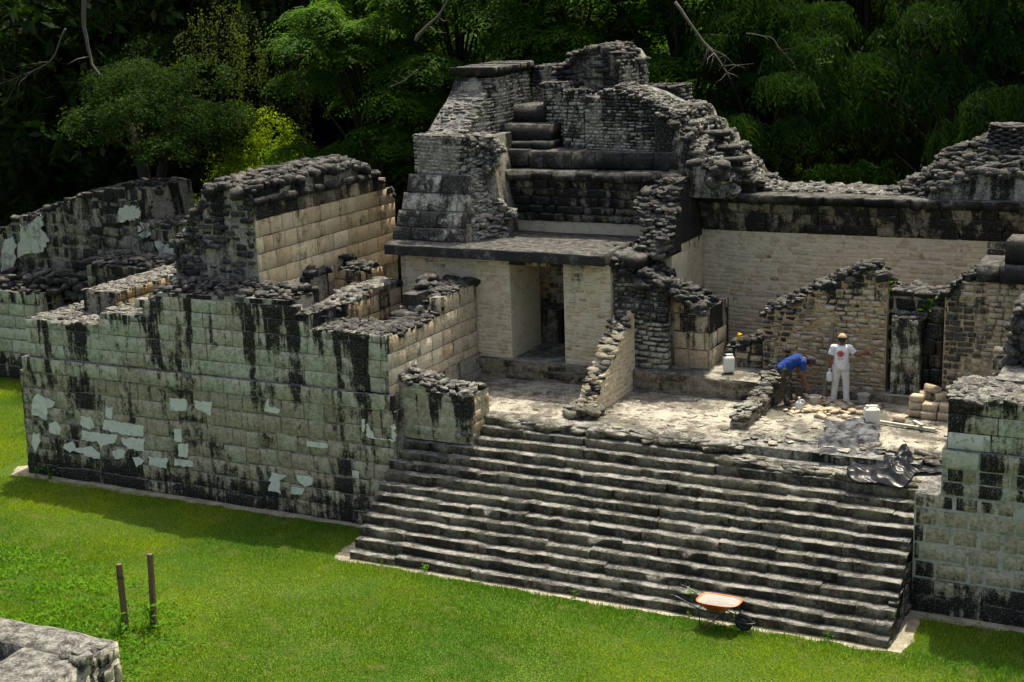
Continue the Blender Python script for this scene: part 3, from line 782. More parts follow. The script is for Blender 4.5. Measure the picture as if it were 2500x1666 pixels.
# ragged right flank of the front wall: black rubble stepping down to the pier
P = [(-8.5, 5.95), (-7.9, 5.78), (-7.35, 5.45), (-6.95, 5.15), (-6.05, 4.82), (-5.98, 4.75)]
lp = [(x + 8.5, z) for x, z in P]; ft = interp(lp)
core(T, 'flank_fill', (-8.5, 6.75, 0), XU, FR, [(x, z - 0.06) for x, z in lp[:4]], 2.8, 1.3, 'mortar', (6, 0.7, 0.3, 0), rec=0.05)
face(T, 'flank_stone', (-8.4, 6.72, 0), XU, FR, 1.5, 2.85, lambda x: ft(x + .1), (0.10, 0.17), (0.15, 0.42), 'rubble', lambda x, z, zt: (zt + .3, U(0.3, 1), (0.6 if z > 4.55 - .0 * x else -0.75) + U(-0.2, 0.2), 0), kind='brick', depth=0.25, gap=0.02, proud=(-0.04, 0.04))
core(T, 'pier_fill', (-6.95, 7.2, 0), XU, FR, [(0, 5.05), (0.95, 4.75)], 2.9, 1.5, 'mortar', (5, 0.8, -0.1, 0), rec=0.03)
face(T, 'pier_block', (-6.95, 7.2, 0), XU, FR, 0.95, 3.22, lambda x: 5.05 - .3 * x, (0.4, 0.5), (0.4, 0.6), 'warm', lambda x, z, zt: (5.2, U(0.4, 1), 0.45 if z > 4.3 else -0.7, 0), gap=0.02, proud=(-0.02, 0.02), zlevels=[3.22, 3.7, 4.15, 4.6, 5.05])
face(T, 'pier_block', (-6.0, 7.22, 0), YU, RT, 1.4, 3.22, lambda x: 4.78, (0.36, 0.5), (0.5, 0.75), 'warm', lambda x, z, zt: (5.2, U(0, 0.7), 0.5 if z > 4.3 else -0.4, 0.3), gap=0.02, proud=(-0.02, 0.02))
cap(T, 'cap_stone', (-8.5, 6.7, 0), XU, FR, 2.5, ft, 1.35, (0.16, 0.36), flat=0.6, rise=0.08, mound=0.22, den=2.0, dirt=(0.0, 0.5))
for _ in range(120):
    x = U(-8.6, -6.8); t = (x + 8.6) / 1.8
    T.stone('cap_stone', 'rubble', (x, U(6.6, 7.3), 6.05 - 0.75 * t + U(-0.25, 0.12)), rot_axes(XU, YU, 1, .3), (U(.16, .34), U(.15, .3), U(.08, .17)), (6.2, U(0, 1), U(0, .5), 0), 'cap')

# ---------------------------------------------------------------- temple, upper works
# left abutment: sloping apron with three big courses
Ya0, Ya1, za0, za1 = 6.72, 7.32, 6.2, 7.88
bm = bmesh.new()
pts = [(-14.72, Ya0, za0), (-12.45, Ya0, za0), (-12.6, 9.2, za0), (-14.5, 9.2, za0), (-14.32, Ya1, za1), (-12.75, Ya1, za1), (-12.75, 9.2, za1), (-14.3, 9.2, za1)]
vs = [bm.verts.new(p) for p in pts]
for f in ((3, 2, 1, 0), (4, 5, 6, 7), (0, 1, 5, 4), (1, 2, 6, 5), (2, 3, 7, 6), (3, 0, 4, 7)): bm.faces.new([vs[i] for i in f])
T.bmpart('apron_fill', bm, 'mortar', (8.2, .5, .6, 0))
nrm = np.array([0, -(za1 - za0), (Ya1 - Ya0)]); nrm /= np.linalg.norm(nrm); upv = np.array([0, Ya1 - Ya0, za1 - za0]); sl = np.linalg.norm(upv); upv /= sl
for r, (ta, tb) in enumerate(((0, .2), (.2, .45), (.45, .72), (.72, 1.0))):
    xa = -14.72 + 0.4 * ta; xb = -12.5 - .1 * ta; x = xa
    while x < xb - .1:
        l = min(U(.35, .8), xb - x); m = (ta + tb) / 2 * sl
        c = np.array([x + l / 2, Ya0, za0]) + upv * m + nrm * (-0.10)
        T.stone('apron_block', 'ashlar', c, [XU, -nrm, upv], (l - .015, .3 + (.06 if r == 3 else 0), (tb - ta) * sl - .015), (8.3, U(0, .6), U(0.1, 0.6) if r == 2 else U(0.6, 1.1), 0), 'rubble')
        x += l
bm = bmesh.new(); box(bm, -14.3, -12.75, Ya1 + .06, 9.2, za1 - .02, 8.86); T.bmpart('abutment_fill', bm, 'mortar', (9.1, .5, .4, 0))
face(T, 'facing_stone', (-14.32, Ya1 + .04, 0), XU, FR, 1.6, za1, lambda x: 8.92, (0.075, 0.12), (0.10, 0.27), 'rubble', pcb(9.0, .42), kind='brick', depth=0.15, gap=0.028, proud=(-0.025, 0.025))
cap(T, 'cap_stone', (-14.3, Ya1 + .05, 0), XU, FR, 1.6, lambda x: 8.86, 1.0, (0.1, 0.24), flat=0.5, rise=0.05, den=1.8, mat='rubble')
# broken cross-section right of the apron
for _ in range(330):
    t = random.random(); z = 6.2 + 2.65 * t; xr = -11.95 - .5 * t + .28 * math.sin(t * 9)
    x = U(-12.78, xr); y = 7.05 + .55 * t + 1.3 * (x + 12.78) * .8 + U(-.05, .1)
    T.stone('core_stone', 'rubble', (x, y, z), rot_axes(XU, YU, .6, .25), (U(.12, .3), U(.2, .4), U(.07, .15)), (9, U(0, 1), U(-0.4, .45), 0), 'rubble')
bm = bmesh.new()
vs = [bm.verts.new(p) for p in ((-12.8, 7.15, 6.15), (-12.0, 8.1, 6.15), (-12.3, 9.6, 6.15), (-12.8, 9.6, 6.15), (-12.8, 7.7, 8.8), (-12.45, 8.2, 8.8), (-12.5, 9.6, 8.8), (-12.8, 9.6, 8.8))]
for f in ((3, 2, 1, 0), (4, 5, 6, 7), (0, 1, 5, 4), (1, 2, 6, 5), (2, 3, 7, 6), (3, 0, 4, 7)): bm.faces.new([vs[i] for i in f])
T.bmpart('core_fill', bm, 'mortar', (9, .5, .5, 0))
# vault back wall (pale) and black leaning vault
bm = bmesh.new(); box(bm, -12.6, -7.3, 9.38, 10.2, 5.9, 6.42); T.bmpart('vault_wall', bm, 'plaster', (9, 0.4, -0.1, 0.7))
VN = 26
def vault_pt(x, t):
    return (x, 9.34 - 0.50 * t + 0.04 * (n2(x, t * 3, 41, 1.7) - .45), 6.40 + 1.36 * t)
zrow = 0.0; r = 0
vdir = np.array([0, -0.50, 1.36]); vl = np.linalg.norm(vdir); vdir /= vl; vn = np.cross(XU, vdir)
for (ta, tb) in ((0, .17), (.17, .33), (.33, .52), (.52, .70), (.70, .86), (.86, 1.0)):
    x = -12.45
    while x < -7.4:
        l = min(U(.35, .95), -7.35 - x)
        c = np.array(vault_pt(x + l / 2, (ta + tb) / 2)) - vn * .14
        T.stone('vault_stone', 'brick', c, [XU, vn, vdir], (l - .012, .3, (tb - ta) * vl - .012), (7.9, U(0, 1), U(-0.1, .45) + (-.45 if ta < .17 else 0), 0), 'vault')
        x += l
bm = bmesh.new()
vs = [bm.verts.new(p) for p in ((-12.6, 9.45, 6.40), (-7.3, 9.45, 6.40), (-7.3, 8.98, 7.70), (-12.6, 8.98, 7.70), (-12.6, 12.5, 6.40), (-7.3, 12.5, 6.40), (-7.3, 12.5, 7.70), (-12.6, 12.5, 7.70))]
for f in ((0, 1, 2, 3), (3, 2, 6, 7), (5, 4, 7, 6), (1, 5, 6, 2), (4, 0, 3, 7), (4, 5, 1, 0)): bm.faces.new([vs[i] for i in f])
T.bmpart('vault_fill', bm, 'vault', (8, .5, .6, 0))
# plastered left reveal of the vault
bm = bmesh.new()
vs = [bm.verts.new(p) for p in ((-12.42, 8.5, 6.25), (-12.42, 9.36, 6.42), (-12.42, 9.0, 7.35), (-12.42, 8.75, 7.6), (-12.5, 8.5, 6.25), (-12.5, 9.36, 6.42), (-12.5, 9.0, 7.35), (-12.5, 8.75, 7.6))]
for f in ((0, 1, 2, 3), (7, 6, 5, 4), (0, 4, 5, 1), (1, 5, 6, 2), (2, 6, 7, 3), (3, 7, 4, 0)): bm.faces.new([vs[i] for i in f])
T.bmpart('plaster_reveal', bm, 'plaster', (9, .3, -.3, .7))
# ledges above the vault
def ledge(x0, x1, y, z0, z1, dep, part='ledge_slab', lr=(.4, 1.1)):
    x = x0
    while x < x1 - .1:
        l = min(U(*lr), x1 - x)
        if x1 - x - l < .3: l = x1 - x
        T.stone(part, 'ashlar', (x + l / 2, y + dep / 2 + U(-.02, .02), (z0 + z1) / 2 + U(-.015, .015)), rot_axes(XU, YU, .01, .01), (l - .006, dep + .08, z1 - z0), (z1 + .5, U(0, .8), U(0.1, .5), 0), 'cap'); x += l
ledge(-12.5, -7.35, 8.76, 7.62, 7.87, 0.95)
ledge(-12.75, -7.55, 9.22, 7.90, 8.36, 0.9)
ledge(-12.95, -11.3, 9.52, 8.34, 8.56, 0.7)
ledge(-12.95, -11.35, 9.78, 8.52, 9.0, 0.9, 'stair_block', (1.5, 1.7))
ledge(-12.8, -11.8, 10.3, 8.95, 9.48, 1.6, 'stair_block', (.9, 1.1))
bm = bmesh.new(); box(bm, -12.95, -7.7, 9.5, 12.6, 7.7, 8.3); T.bmpart('ledge_fill', bm, 'mortar', (9, .5, .5, 0))
# left side wall W1 stepping up to the rear
P1 = [(7.42, 8.86), (7.85, 8.95), (8.25, 9.25), (8.6, 9.5), (8.95, 9.7), (9.3, 10.0), (9.5, 10.28), (11.9, 10.42)]
lp = [(y - 7.42, z) for y, z in P1]; ft = interp(lp)
core(T, 'side_wall_fill', (-13.0, 7.42, 0), YU, RT, [(x, z - .04) for x, z in lp], 7.9, 1.12, 'mortar', (10.6, .5, .3, 0), rec=0.03)
face(T, 'facing_stone', (-13.0, 7.6, 0), YU, RT, 4.3, 8.2, lambda x: ft(x + .18), (0.075, 0.125), (0.10, 0.28), 'rubble', pcb(11.2, .36), kind='brick', depth=0.2, gap=0.028, proud=(-0.025, 0.03))
for (y, z) in [(7.46 + .1 * i, ft(.1 * i + .02)) for i in range(22)]:      # ragged stepped front end
    x = -14.15
    while x < -13.02:
        l = U(.12, .34)
        for q in range(2): T.stone('facing_stone', 'rough', (min(x + l / 2, -13.1), y + .12 + U(-.06, .06), z - .05 - .11 * q + U(-.02, .02)), rot_axes(XU, YU, .15, .08), (l, .3, U(.08, .13)), (z + .6, U(0, .9), U(-0.3, .45), 0), 'rubble')
        x += l
x = 9.42
while x < 11.9:
    l = min(U(.4, .9), 11.95 - x); T.stone('coping_slab', 'slab', (-13.55, x + l / 2, 10.44 + .02 * (x - 9.4)), [YU, -XU, Z3], (l, 1.36, .24), (11, .5, .2, 0), 'cap'); x += l
# rear niche wall
bm = bmesh.new(); box(bm, -13.0, -11.3, 12.02, 13, 8.3, 10.42); T.bmpart('rear_fill', bm, 'mortar', (10.6, .5, .5, 0))
face(T, 'facing_stone', (-13.0, 12.0, 0), XU, FR, 1.6, 9.2, lambda x: 10.45, (0.08, 0.13), (0.12, 0.3), 'rubble', pcf((0, .8), (-0.1, 0.5), top=10.5), kind='brick', depth=0.2, gap=0.028, proud=(-.02, .03))
cap(T, 'cap_stone', (-13, 12, 0), XU, FR, 1.7, lambda x: 10.43, 1.0, (.2, .4), flat=.35, rise=.03, den=1.5)
# middle pillars
def pier(x0, x1, y, dep, z0, z1, dirt=(-.75, .55), rgt=True):
    bm = bmesh.new(); box(bm, x0 + .03, x1 - .03, y + .03, y + dep, z0 - .3, z1 - .05); T.bmpart('pier_core', bm, 'mortar', (z1 + .4, .5, .3, 0))
    face(T, 'facing_stone', (x0, y, 0), XU, FR, x1 - x0, z0, lambda x: z1, (0.075, 0.12), (0.09, 0.24), 'rubble', pcb(z1 + .2, .45), kind='brick', depth=0.2, gap=0.028, proud=(-.025, .03))
    if rgt: face(T, 'facing_stone', (x1, y, 0), YU, RT, dep, z0, lambda x: z1, (0.075, 0.12), (0.09, 0.24), 'rubble', pcb(z1 + .8, .3), kind='brick', depth=0.2, gap=0.028, proud=(-.025, .03))
    cap(T, 'cap_stone', (x0, y, 0), XU, FR, x1 - x0, lambda x: z1 - .05, dep, (.12, .28), flat=.45, rise=.05, den=1.5)
pier(-11.92, -11.1, 10.4, 1.6, 8.6, 10.1)
pier(-11.08, -10.45, 9.9, 1.2, 8.4, 9.92)
# big lower block of the right half (front face) with ragged falling top
P2 = [(-10.3, 9.66), (-9.4, 9.98), (-8.8, 9.78), (-8.2, 9.5), (-7.8, 9.25), (-7.55, 8.9)]
lp = [(x + 10.3, z) for x, z in P2]; ft = interp(lp)
core(T, 'right_block_fill', (-10.3, 9.62, 0), XU, FR, [(x, z - .05) for x, z in lp], 8.0, 2.2, 'mortar', (10, .5, .3, 0), rec=0.03)
face(T, 'facing_stone', (-10.3, 9.6, 0), XU, FR, 2.75, 8.33, ft, (0.07, 0.12), (0.09, 0.26), 'rubble', pcb(None, .45), kind='brick', depth=0.2, gap=0.028, proud=(-.025, .03))
cap(T, 'cap_stone', (-10.3, 9.6, 0), XU, FR, 2.7, ft, 1.5, (.1, .26), flat=.5, rise=.06, den=2.0, mat='rubble', dirt=(-.2, .4))
# crest tower
P3 = [(-11.75, 10.25), (-11.55, 10.5), (-11.1, 10.85), (-10.8, 10.92), (-10.45, 11.0), (-10.1, 10.9), (-9.9, 10.62)]
lp = [(x + 11.75, z) for x, z in P3]; ft = interp(lp)
core(T, 'crest_fill', (-11.75, 11.02, 0), XU, FR, [(x, z - .06) for x, z in lp], 8.5, 2.2, 'mortar', (11.2, .5, .4, 0), rec=0.02)
face(T, 'crest_stone', (-11.75, 11.0, 0), XU, FR, 1.85, 9.6, ft, (0.13, 0.2), (0.3, 0.8), 'cap', pcf((0, 1), (-0.1, 0.4)), kind='rough', depth=0.5, gap=0.015, proud=(-.06, .1))
cap(T, 'crest_stone', (-11.75, 10.95, 0), XU, FR, 1.9, ft, 1.8, (.25, .5), flat=.4, rise=.06, den=1.6)
face(T, 'facing_stone', (-9.88, 11.05, 0), YU, RT, 2.2, 9.3, lambda x: 10.62 - .02 * x, (0.075, 0.12), (0.1, 0.26), 'rubble', pcb(11.6, .25), kind='brick', depth=0.2, gap=0.028, proud=(-.025, .03))
bm = bmesh.new(); box(bm, -11.6, -9.91, 11.06, 13.2, 8.5, 10.56); T.bmpart('crest_core', bm, 'mortar', (11, .5, .4, 0))
cap(T, 'cap_stone', (-10.6, 11.2, 0), XU, FR, .7, lambda x: 10.58, 2.0, (.2, .4), flat=.3, rise=.03, den=1.5)
pier(-9.85, -8.7, 12.6, 1.0, 8.6, 9.85, (-.1, .5))
# ragged slope down the right shoulder
def sh_z(x, y):
    q = 1.02 * (x + 7.9) / .36; fq = q - math.floor(q)
    return 9.42 - .36 * (math.floor(q) + max(0.0, min(1.0, (fq - .72) / .28))) - 0.25 * max(0, 9.9 - y) * 2.2 + .12 * (n2(x, y, 51, 2.0) - .45)
grid_solid(T, 'shoulder_fill', -8.2, -6.1, 9.3, 12.4, 26, 30, lambda x, y: min(sh_z(x, y) - .1, 9.4 + .1 * (n2(x, y, 5, 2) - .4)), 7.2, 'mortar', (9.5, .5, .5, 0))
for _ in range(900):
    x, y = U(-8.1, -6.1), U(9.3, 12.0); s = U(.10, .25)
    T.stone('shoulder_stone', random.choice(('rubble', 'rough')), (x, y, min(sh_z(x, y), 9.45) - .05 + U(-.05, .05)), rot_axes(XU, YU, .6, .2), (s * 1.2, s, s * .55), (9.7, U(0, 1), U(-.3, .4), 0), 'rubble' if random.random() < .5 else 'cap')
for i, (x, z) in enumerate(((-6.25, 8.12), (-6.12, 7.86), (-6.1, 7.58), (-6.5, 8.4), (-6.9, 8.75))):
    T.stone('projecting_slab', 'brick', (x, 10.0 + .1 * i, z), rot_axes(XU, YU, .2, .05), (.62, .8, .17), (9, .5, .1, 0), 'cap')
for _ in range(8):       # boulders at the foot of the shoulder
    x = U(-7.6, -6.1); T.stone('shoulder_stone', 'rubble', (x, U(8.9, 9.5), U(7.55, 8.2)), rot_axes(XU, YU, .6, .2), (U(.22, .42), .35, U(.16, .26)), (9, U(0, 1), U(-.1, .3), 0), 'cap')
# right broken end of the vault
for _ in range(300):
    t = random.random(); z = 6.0 + 1.75 * t
    x = U(-8.15 + .35 * math.sin(t * 7) + .3 * t, -7.25); T.stone('core_stone', 'rubble', (x, 7.25 + 1.5 * t + U(-.1, .15), z), rot_axes(XU, YU, .5, .2), (U(.16, .36), U(.25, .4), U(.09, .16)), (8, U(0, 1), U(0, .5), 0), 'cap')
bm = bmesh.new()
vs = [bm.verts.new(p) for p in ((-7.95, 7.5, 5.9), (-7.22, 7.5, 5.9), (-7.22, 10.2, 5.9), (-7.95, 10.2, 5.9), (-7.75, 8.95, 7.75), (-7.22, 8.95, 7.75), (-7.22, 10.2, 7.75), (-7.75, 10.2, 7.75))]
for f in ((3, 2, 1, 0), (4, 5, 6, 7), (0, 1, 5, 4), (1, 2, 6, 5), (2, 3, 7, 6), (3, 0, 4, 7)): bm.faces.new([vs[i] for i in f])
T.bmpart('core_fill', bm, 'vault', (8, .5, .6, 0))
bm = bmesh.new(); box(bm, -8.0, -7.22, 7.9, 10.2, 2.9, 5.95); T.bmpart('cross_wall', bm, 'plaster', (6.4, .5, .0, .4))
T.done(300)

# ================================================================== long rear wall
YR = 10.2
T = Thing('rear_wall', 'long cream-plastered rear wall under a black overhanging vault and rubble crest', 'wall', (-3.4, 10.5, 2.9))
bm = bmesh.new(); box(bm, -7.25, 1.4, YR + .012, YR + 1.2, 2.8, 6.24); T.bmpart('wall_fill', bm, 'plaster', (9, .3, -.1, .7))
face(T, 'facing_stone', (-7.22, YR, 0), XU, FR, 7.25, 3.1, lambda x: 6.2, (0.085, 0.14), (0.16, 0.45), 'plaster', lambda x, z, zt: (9 if z > 4.1 else 4.9, U(0, 0.9), U(-0.5, 0.0) + (1.0 if random.random() < .04 else (.45 if random.random() < .14 else 0)) + (0.6 if z < 4.2 + .4 * math.sin(x) else 0), 0.75 if random.random() < .5 else 0), kind='brick', depth=0.1, gap=0.013, proud=(-.005, .004))
face(T, 'facing_stone', (.06, YR - .05, 0), XU, FR, 1.3, 3.1, lambda x: 6.2, (.14, .22), (.25, .5), 'rubble', pcf((0, 1), (-.2, .5), top=6.6), kind='brick', depth=.15)
face(T, 'reveal_stone', (-7.22, 8.0, 0), YU, RT, 2.2, 3.1, lambda x: 6.1, (0.3, 0.5), (0.4, 0.8), 'plaster', lambda x, z, zt: (7, U(0, .8), U(-.3, .2), .8 if random.random() < .5 else 0), depth=.1, gap=.01, proud=(-.004, .006))
vd = np.array([0, -0.42, 0.86]); vl = np.linalg.norm(vd); vd /= vl; vn = np.cross(XU, vd)
for (ta, tb) in ((0, .3), (.3, .62), (.62, 1)):
    x = -7.2
    while x < 1.3:
        l = min(U(.4, 1.1), 1.35 - x); m = (ta + tb) / 2 * vl
        T.stone('vault_stone', 'ashlar', np.array([x + l / 2, YR, 6.22]) + vd * m - vn * .14, [XU, vn, vd], (l - .01, .3, (tb - ta) * vl - .01), (7.35, U(0, 1), U(-.45, .25) - (.5 if x < -6.3 else 0), 0.15 if x < -6.2 else 0), 'vault'); x += l
bm = bmesh.new()
vs = [bm.verts.new(p) for p in ((-7.2, YR + .06, 6.22), (1.4, YR + .06, 6.22), (1.4, YR - .32, 7.05), (-7.2, YR - .32, 7.05), (-7.2, YR + 1.5, 6.22), (1.4, YR + 1.5, 6.22), (1.4, YR + 1.5, 7.05), (-7.2, YR + 1.5, 7.05))]
for f in ((0, 1, 2, 3), (3, 2, 6, 7), (5, 4, 7, 6), (1, 5, 6, 2), (4, 0, 3, 7), (4, 5, 1, 0)): bm.faces.new([vs[i] for i in f])
T.bmpart('vault_fill', bm, 'vault', (7.3, .5, .5, 0))
x = -7.2
while x < 1.4:
    l = min(U(.6, 1.4), 1.45 - x); T.stone('ledge_slab', 'slab', (x + l / 2, YR + .1, 7.14), rot_axes(XU, YU, .01, .01), (l - .006, 1.1, .24), (7.9, .5, U(.2, .5), 0), 'cap'); x += l
ftop = interp([(0, 7.62), (1.4, 7.60), (1.75, 7.42), (5.0, 7.36), (5.2, 7.4), (8.6, 7.4)])
cap(T, 'cap_stone', (-7.2, YR + .2, 0), XU, FR, 8.6, lambda x: ftop(x) - .12, 1.5, (.2, .42), flat=.4, rise=.04, den=1.9, mat='rubble', dirt=(-.1, .4))
bm = bmesh.new(); box(bm, -7.2, 1.4, YR + .3, YR + 1.7, 7.0, 7.28); box(bm, -7.3, -5.75, YR - .2, YR + 1.7, 7.02, 7.5); T.bmpart('crest_fill', bm, 'cap', (8, .5, .3, 0))
cap(T, 'cap_stone', (-7.3, YR - .2, 0), XU, FR, 1.6, lambda x: 7.52, 1.7, (.25, .5), flat=.25, rise=.03, den=1.5, dirt=(-.1, .3))
T.done()

# rubble heap crowning the right end
T = Thing('rubble_tower', 'grey rubble heap with a stub tower above the right end of the rear wall', 'ruin', (0, 11.2, 7.3))
def hz(x, y):
    t = np.interp(x, [-2.3, -1.4, -1.2, -0.2, 0.6, 1.2, 2.2], [7.35, 7.9, 8.25, 8.62, 8.6, 8.3, 7.9])
    return float(t) - 0.75 * max(0, 10.9 - y) + .1 * (n2(x, y, 61, 2) - .45)
grid_solid(T, 'fill', -2.4, 2.2, 10.0, 12.6, 40, 24, lambda x, y: hz(x, y) - .1, 7.0, 'mortar', (8.8, .5, .6, 0))
for _ in range(800):
    x, y = U(-2.4, 2.1), U(9.95, 12.0); s = U(.12, .28)
    T.stone('heap_stone', random.choice(('rubble', 'rough')), (x, y, hz(x, y) - .04 + U(-.05, .05)), rot_axes(XU, YU, .6, .2), (s * 1.25, s, s * .55), (9, U(0, 1), U(-.15, .5), 0), 'cap')
for row in range(11):
    for k in range(8):
        a = k / 8 * 6.283 + row * .4; r = .42 - .012 * row
        T.stone('tower_stone', 'rough', (0.3 + r * math.cos(a), 11.1 + r * math.sin(a), 8.3 + row * .062), [np.array([-math.sin(a), math.cos(a), 0]), np.array([math.cos(a), math.sin(a), 0]), Z3], (.28, .3, .09), (9, U(0, 1), U(-.2, .4), 0), 'cap')
for _ in range(8):
    T.stone('tower_stone', 'rough', (.3 + U(-.25, .25), 11.1 + U(-.25, .25), 8.96), rot_axes(XU, YU, 1, .1), (.35, .3, .1), (9, .5, .2, 0), 'cap')
T.done()

# ================================================================== wall where the masons work
T = Thing('mason_wall', 'tan rubble-built wall with black sloping crest behind the two workers', 'wall', (-3.3, 7.9, 2.9))
P = [(-4.75, 4.70), (-4.2, 4.95), (-3.5, 5.35), (-2.9, 5.62), (-2.5, 5.85), (-2.1, 5.95), (-1.85, 5.7), (-1.75, 5.48)]
lp = [(x + 4.75, z) for x, z in P]; ft = interp(lp)
core(T, 'fill', (-4.75, 7.6, 0), XU, FR, [(x, z - .08) for x, z in lp], 2.6, .95, 'warm', (5.2, 1.0, -.5, 0), rec=.035)
def mw_pc(x, z, zt):
    d = zt - z; edge = .95 + .4 * math.sin(x * 2.1 + 1) + (1.3 if x < .7 else 0) - (.2 if x > 1.8 else 0)
    return (zt, U(.1, .8), (1.5 - .9 * d / max(.05, edge) if d < edge * .7 else -1.0) + U(-.3, .3), .35 if random.random() < .3 else 0)
face(T, 'stone', (-4.75, 7.6, 0), XU, FR, 3.0, 2.9, ft, (0.10, 0.17), (0.16, 0.36), 'warm', mw_pc, kind='rough', depth=.22, gap=.010, proud=(-.02, .05))
cap(T, 'cap_stone', (-4.75, 7.56, 0), XU, FR, 3.0, lambda x: ft(x) - .05, .95, (.15, .34), flat=.55, rise=.06, mound=.12, den=2.0, dirt=(.1, .6))
bm = bmesh.new(); box(bm, -5.7, -4.7, 7.66, 8.3, 2.7, 3.75); T.bmpart('low_fill', bm, 'mortar', (4, .9, -.2, 0))
face(T, 'stone', (-5.75, 7.64, 0), XU, FR, 1.05, 3.1, lambda x: 3.62 + .42 * x, (0.2, .34), (0.3, 0.5), 'warm', lambda x, z, zt: (zt, U(.3, 1), .5 if z > 3.7 else -.6, 0), kind='brick', depth=.25, gap=.02, proud=(-.03, .03))
cap(T, 'cap_stone', (-5.75, 7.6, 0), XU, FR, 1.05, lambda x: 3.6 + .42 * x, .6, (.2, .4), flat=.5, rise=.05, mound=.1, den=1.8, dirt=(.2, .7))
T.done()

# low stub between the two working bays
T = Thing('stub_kerb', 'knee-high broken wall stub running out beside the stooping worker', 'wall', (-4.2, 5.6, 2.76))
ft = interp([(0, 2.98), (.6, 3.12), (1.3, 3.08), (2.0, 3.2), (2.8, 3.45), (3.3, 3.6)])
core(T, 'fill', (-4.05, 4.15, 0), YU, RT, [(0, 2.9), (.6, 3.05), (1.3, 3.0), (2.0, 3.1), (2.8, 3.35), (3.3, 3.5)], 2.5, .36, 'mortar', (3.6, .9, .1, 0), rec=.03)
face(T, 'stone', (-4.05, 4.15, 0), YU, RT, 3.3, 2.74, ft, (.16, .26), (.2, .45), 'step', lambda x, z, zt: (zt + .3, U(.3, 1), U(-.4, .5), .2), kind='rough', depth=.2, gap=.02, proud=(-.03, .03))
face(T, 'stone', (-4.42, 4.13, 0), XU, FR, .36, 2.74, lambda x: 2.98, (.14, .2), (.2, .3), 'step', pcf((.4, 1), (-.5, .2)), kind='rough', depth=.2)
cap(T, 'cap_stone', (-4.03, 4.15, 0), YU, RT, 3.3, ft, .42, (.14, .28), flat=.35, rise=.04, den=2.0, dirt=(-.5, .5), mat='step')
T.done()

# ================================================================== column pier and right building
T = Thing('column_pier', 'black-streaked square pier between the masons and the right-hand building', 'wall', (-1.1, 8.1, 2.8))
bm = bmesh.new(); box(bm, -1.75, -.32, 7.86, 9.1, 2.7, 5.3); box(bm, -1.55, -.95, 7.5, 7.9, 2.7, 4.72); T.bmpart('fill', bm, 'mortar', (5.6, .5, .4, 0))
face(T, 'block', (-1.76, 7.82, 0), XU, FR, 1.45, 2.9, lambda x: 5.36, (.3, .44), (.35, .7), 'vault', lambda x, z, zt: (5.7, U(.3, 1), U(.5, 1.1), 0), gap=.012, proud=(-.01, .015), kind='brick')
face(T, 'shaft_block', (-1.6, 7.46, 0), XU, FR, .68, 2.86, lambda x: 4.78, (.3, .42), (.3, .6), 'block', lambda x, z, zt: (5.4, U(.0, .6), U(.55, .85), 0), gap=.006, proud=(-.006, .006), depth=.3)
face(T, 'shaft_block', (-.92, 7.48, 0), YU, RT, .34, 2.86, lambda x: 4.78, (.3, .42), (.3, .4), 'block', lambda x, z, zt: (5.3, U(.3, 1), U(-.2, .3), 0), gap=.012, proud=(-.01, .01), depth=.2)
face(T, 'block', (-.93, 7.66, 0), XU, FR, .5, 2.86, lambda x: 4.75 + .9 * x, (.3, .42), (.3, .5), 'vault', lambda x, z, zt: (5.5, U(.3, 1), U(.4, 1.0), 0), gap=.012, proud=(-.02, .02), kind='brick')
cap(T, 'cap_stone', (-1.76, 7.82, 0), XU, FR, 1.45, lambda x: 5.34, 1.1, (.2, .4), flat=.3, rise=.04, den=1.6)
cap(T, 'cap_stone', (-1.6, 7.46, 0), XU, FR, .7, lambda x: 4.78, .4, (.16, .3), flat=.4, rise=.03, den=1.6)
x = -1.9
bm = bmesh.new(); box(bm, -4.0, 0.6, 7.3, 8.2, 2.6, 2.95); T.bmpart('bench', bm, 'floor', (3.4, .6, .45, 0))
T.done()

T = Thing('right_building', 'ruined right-hand building with cream stonework, slab lintels and black ragged edges', 'building', (1.2, 7.6, 2.8))
core(T, 'fill', (-.36, 7.2, 0), XU, FR, [(0, 5.4), (.35, 5.75), (.6, 5.82), (3.4, 5.82)], 2.6, 1.3, 'warm', (6, .7, -.3, 0), rec=.02)
face(T, 'stone', (-.36, 7.2, 0), XU, FR, 3.7, 2.9, interp([(0, 5.4), (.35, 5.75), (.6, 5.85), (3.4, 5.85)]), (.10, .16), (.14, .36), 'warm', lambda x, z, zt: (zt + .2, U(0, .7), (1.2 if x < .5 + .25 * math.sin(z * 3) else (.5 if x < .8 + .2 * math.sin(z * 3) else -.8)) + U(-.3, .3), .2), kind='brick', depth=.2, gap=.01, proud=(-.01, .02))
cap(T, 'cap_stone', (-.45, 7.15, 0), XU, FR, .75, interp([(0, 5.4), (.35, 5.75), (.7, 6.05)]), .9, (.14, .3), flat=.55, rise=.06, den=2.2, dirt=(.1, .5))
for (x, l, y, z, h, d) in ((.55, .5, 7.1, 6.02, .4, 1.3), (1.3, 1.0, 7.06, 6.02, .42, 1.4), (2.3, 1.0, 7.08, 6.0, .42, 1.4), (1.2, .62, 7.2, 6.5, .55, 1.0), (1.75, .6, 7.3, 6.75, 1.0, .9), (2.5, .9, 7.3, 6.75, 1.1, .9)):
    T.stone('lintel_slab', 'ashlar', (x, y + d / 2, z), rot_axes(XU, YU, .01, .01), (l, d, h), (7.4, .5, .55, 0), 'cap')
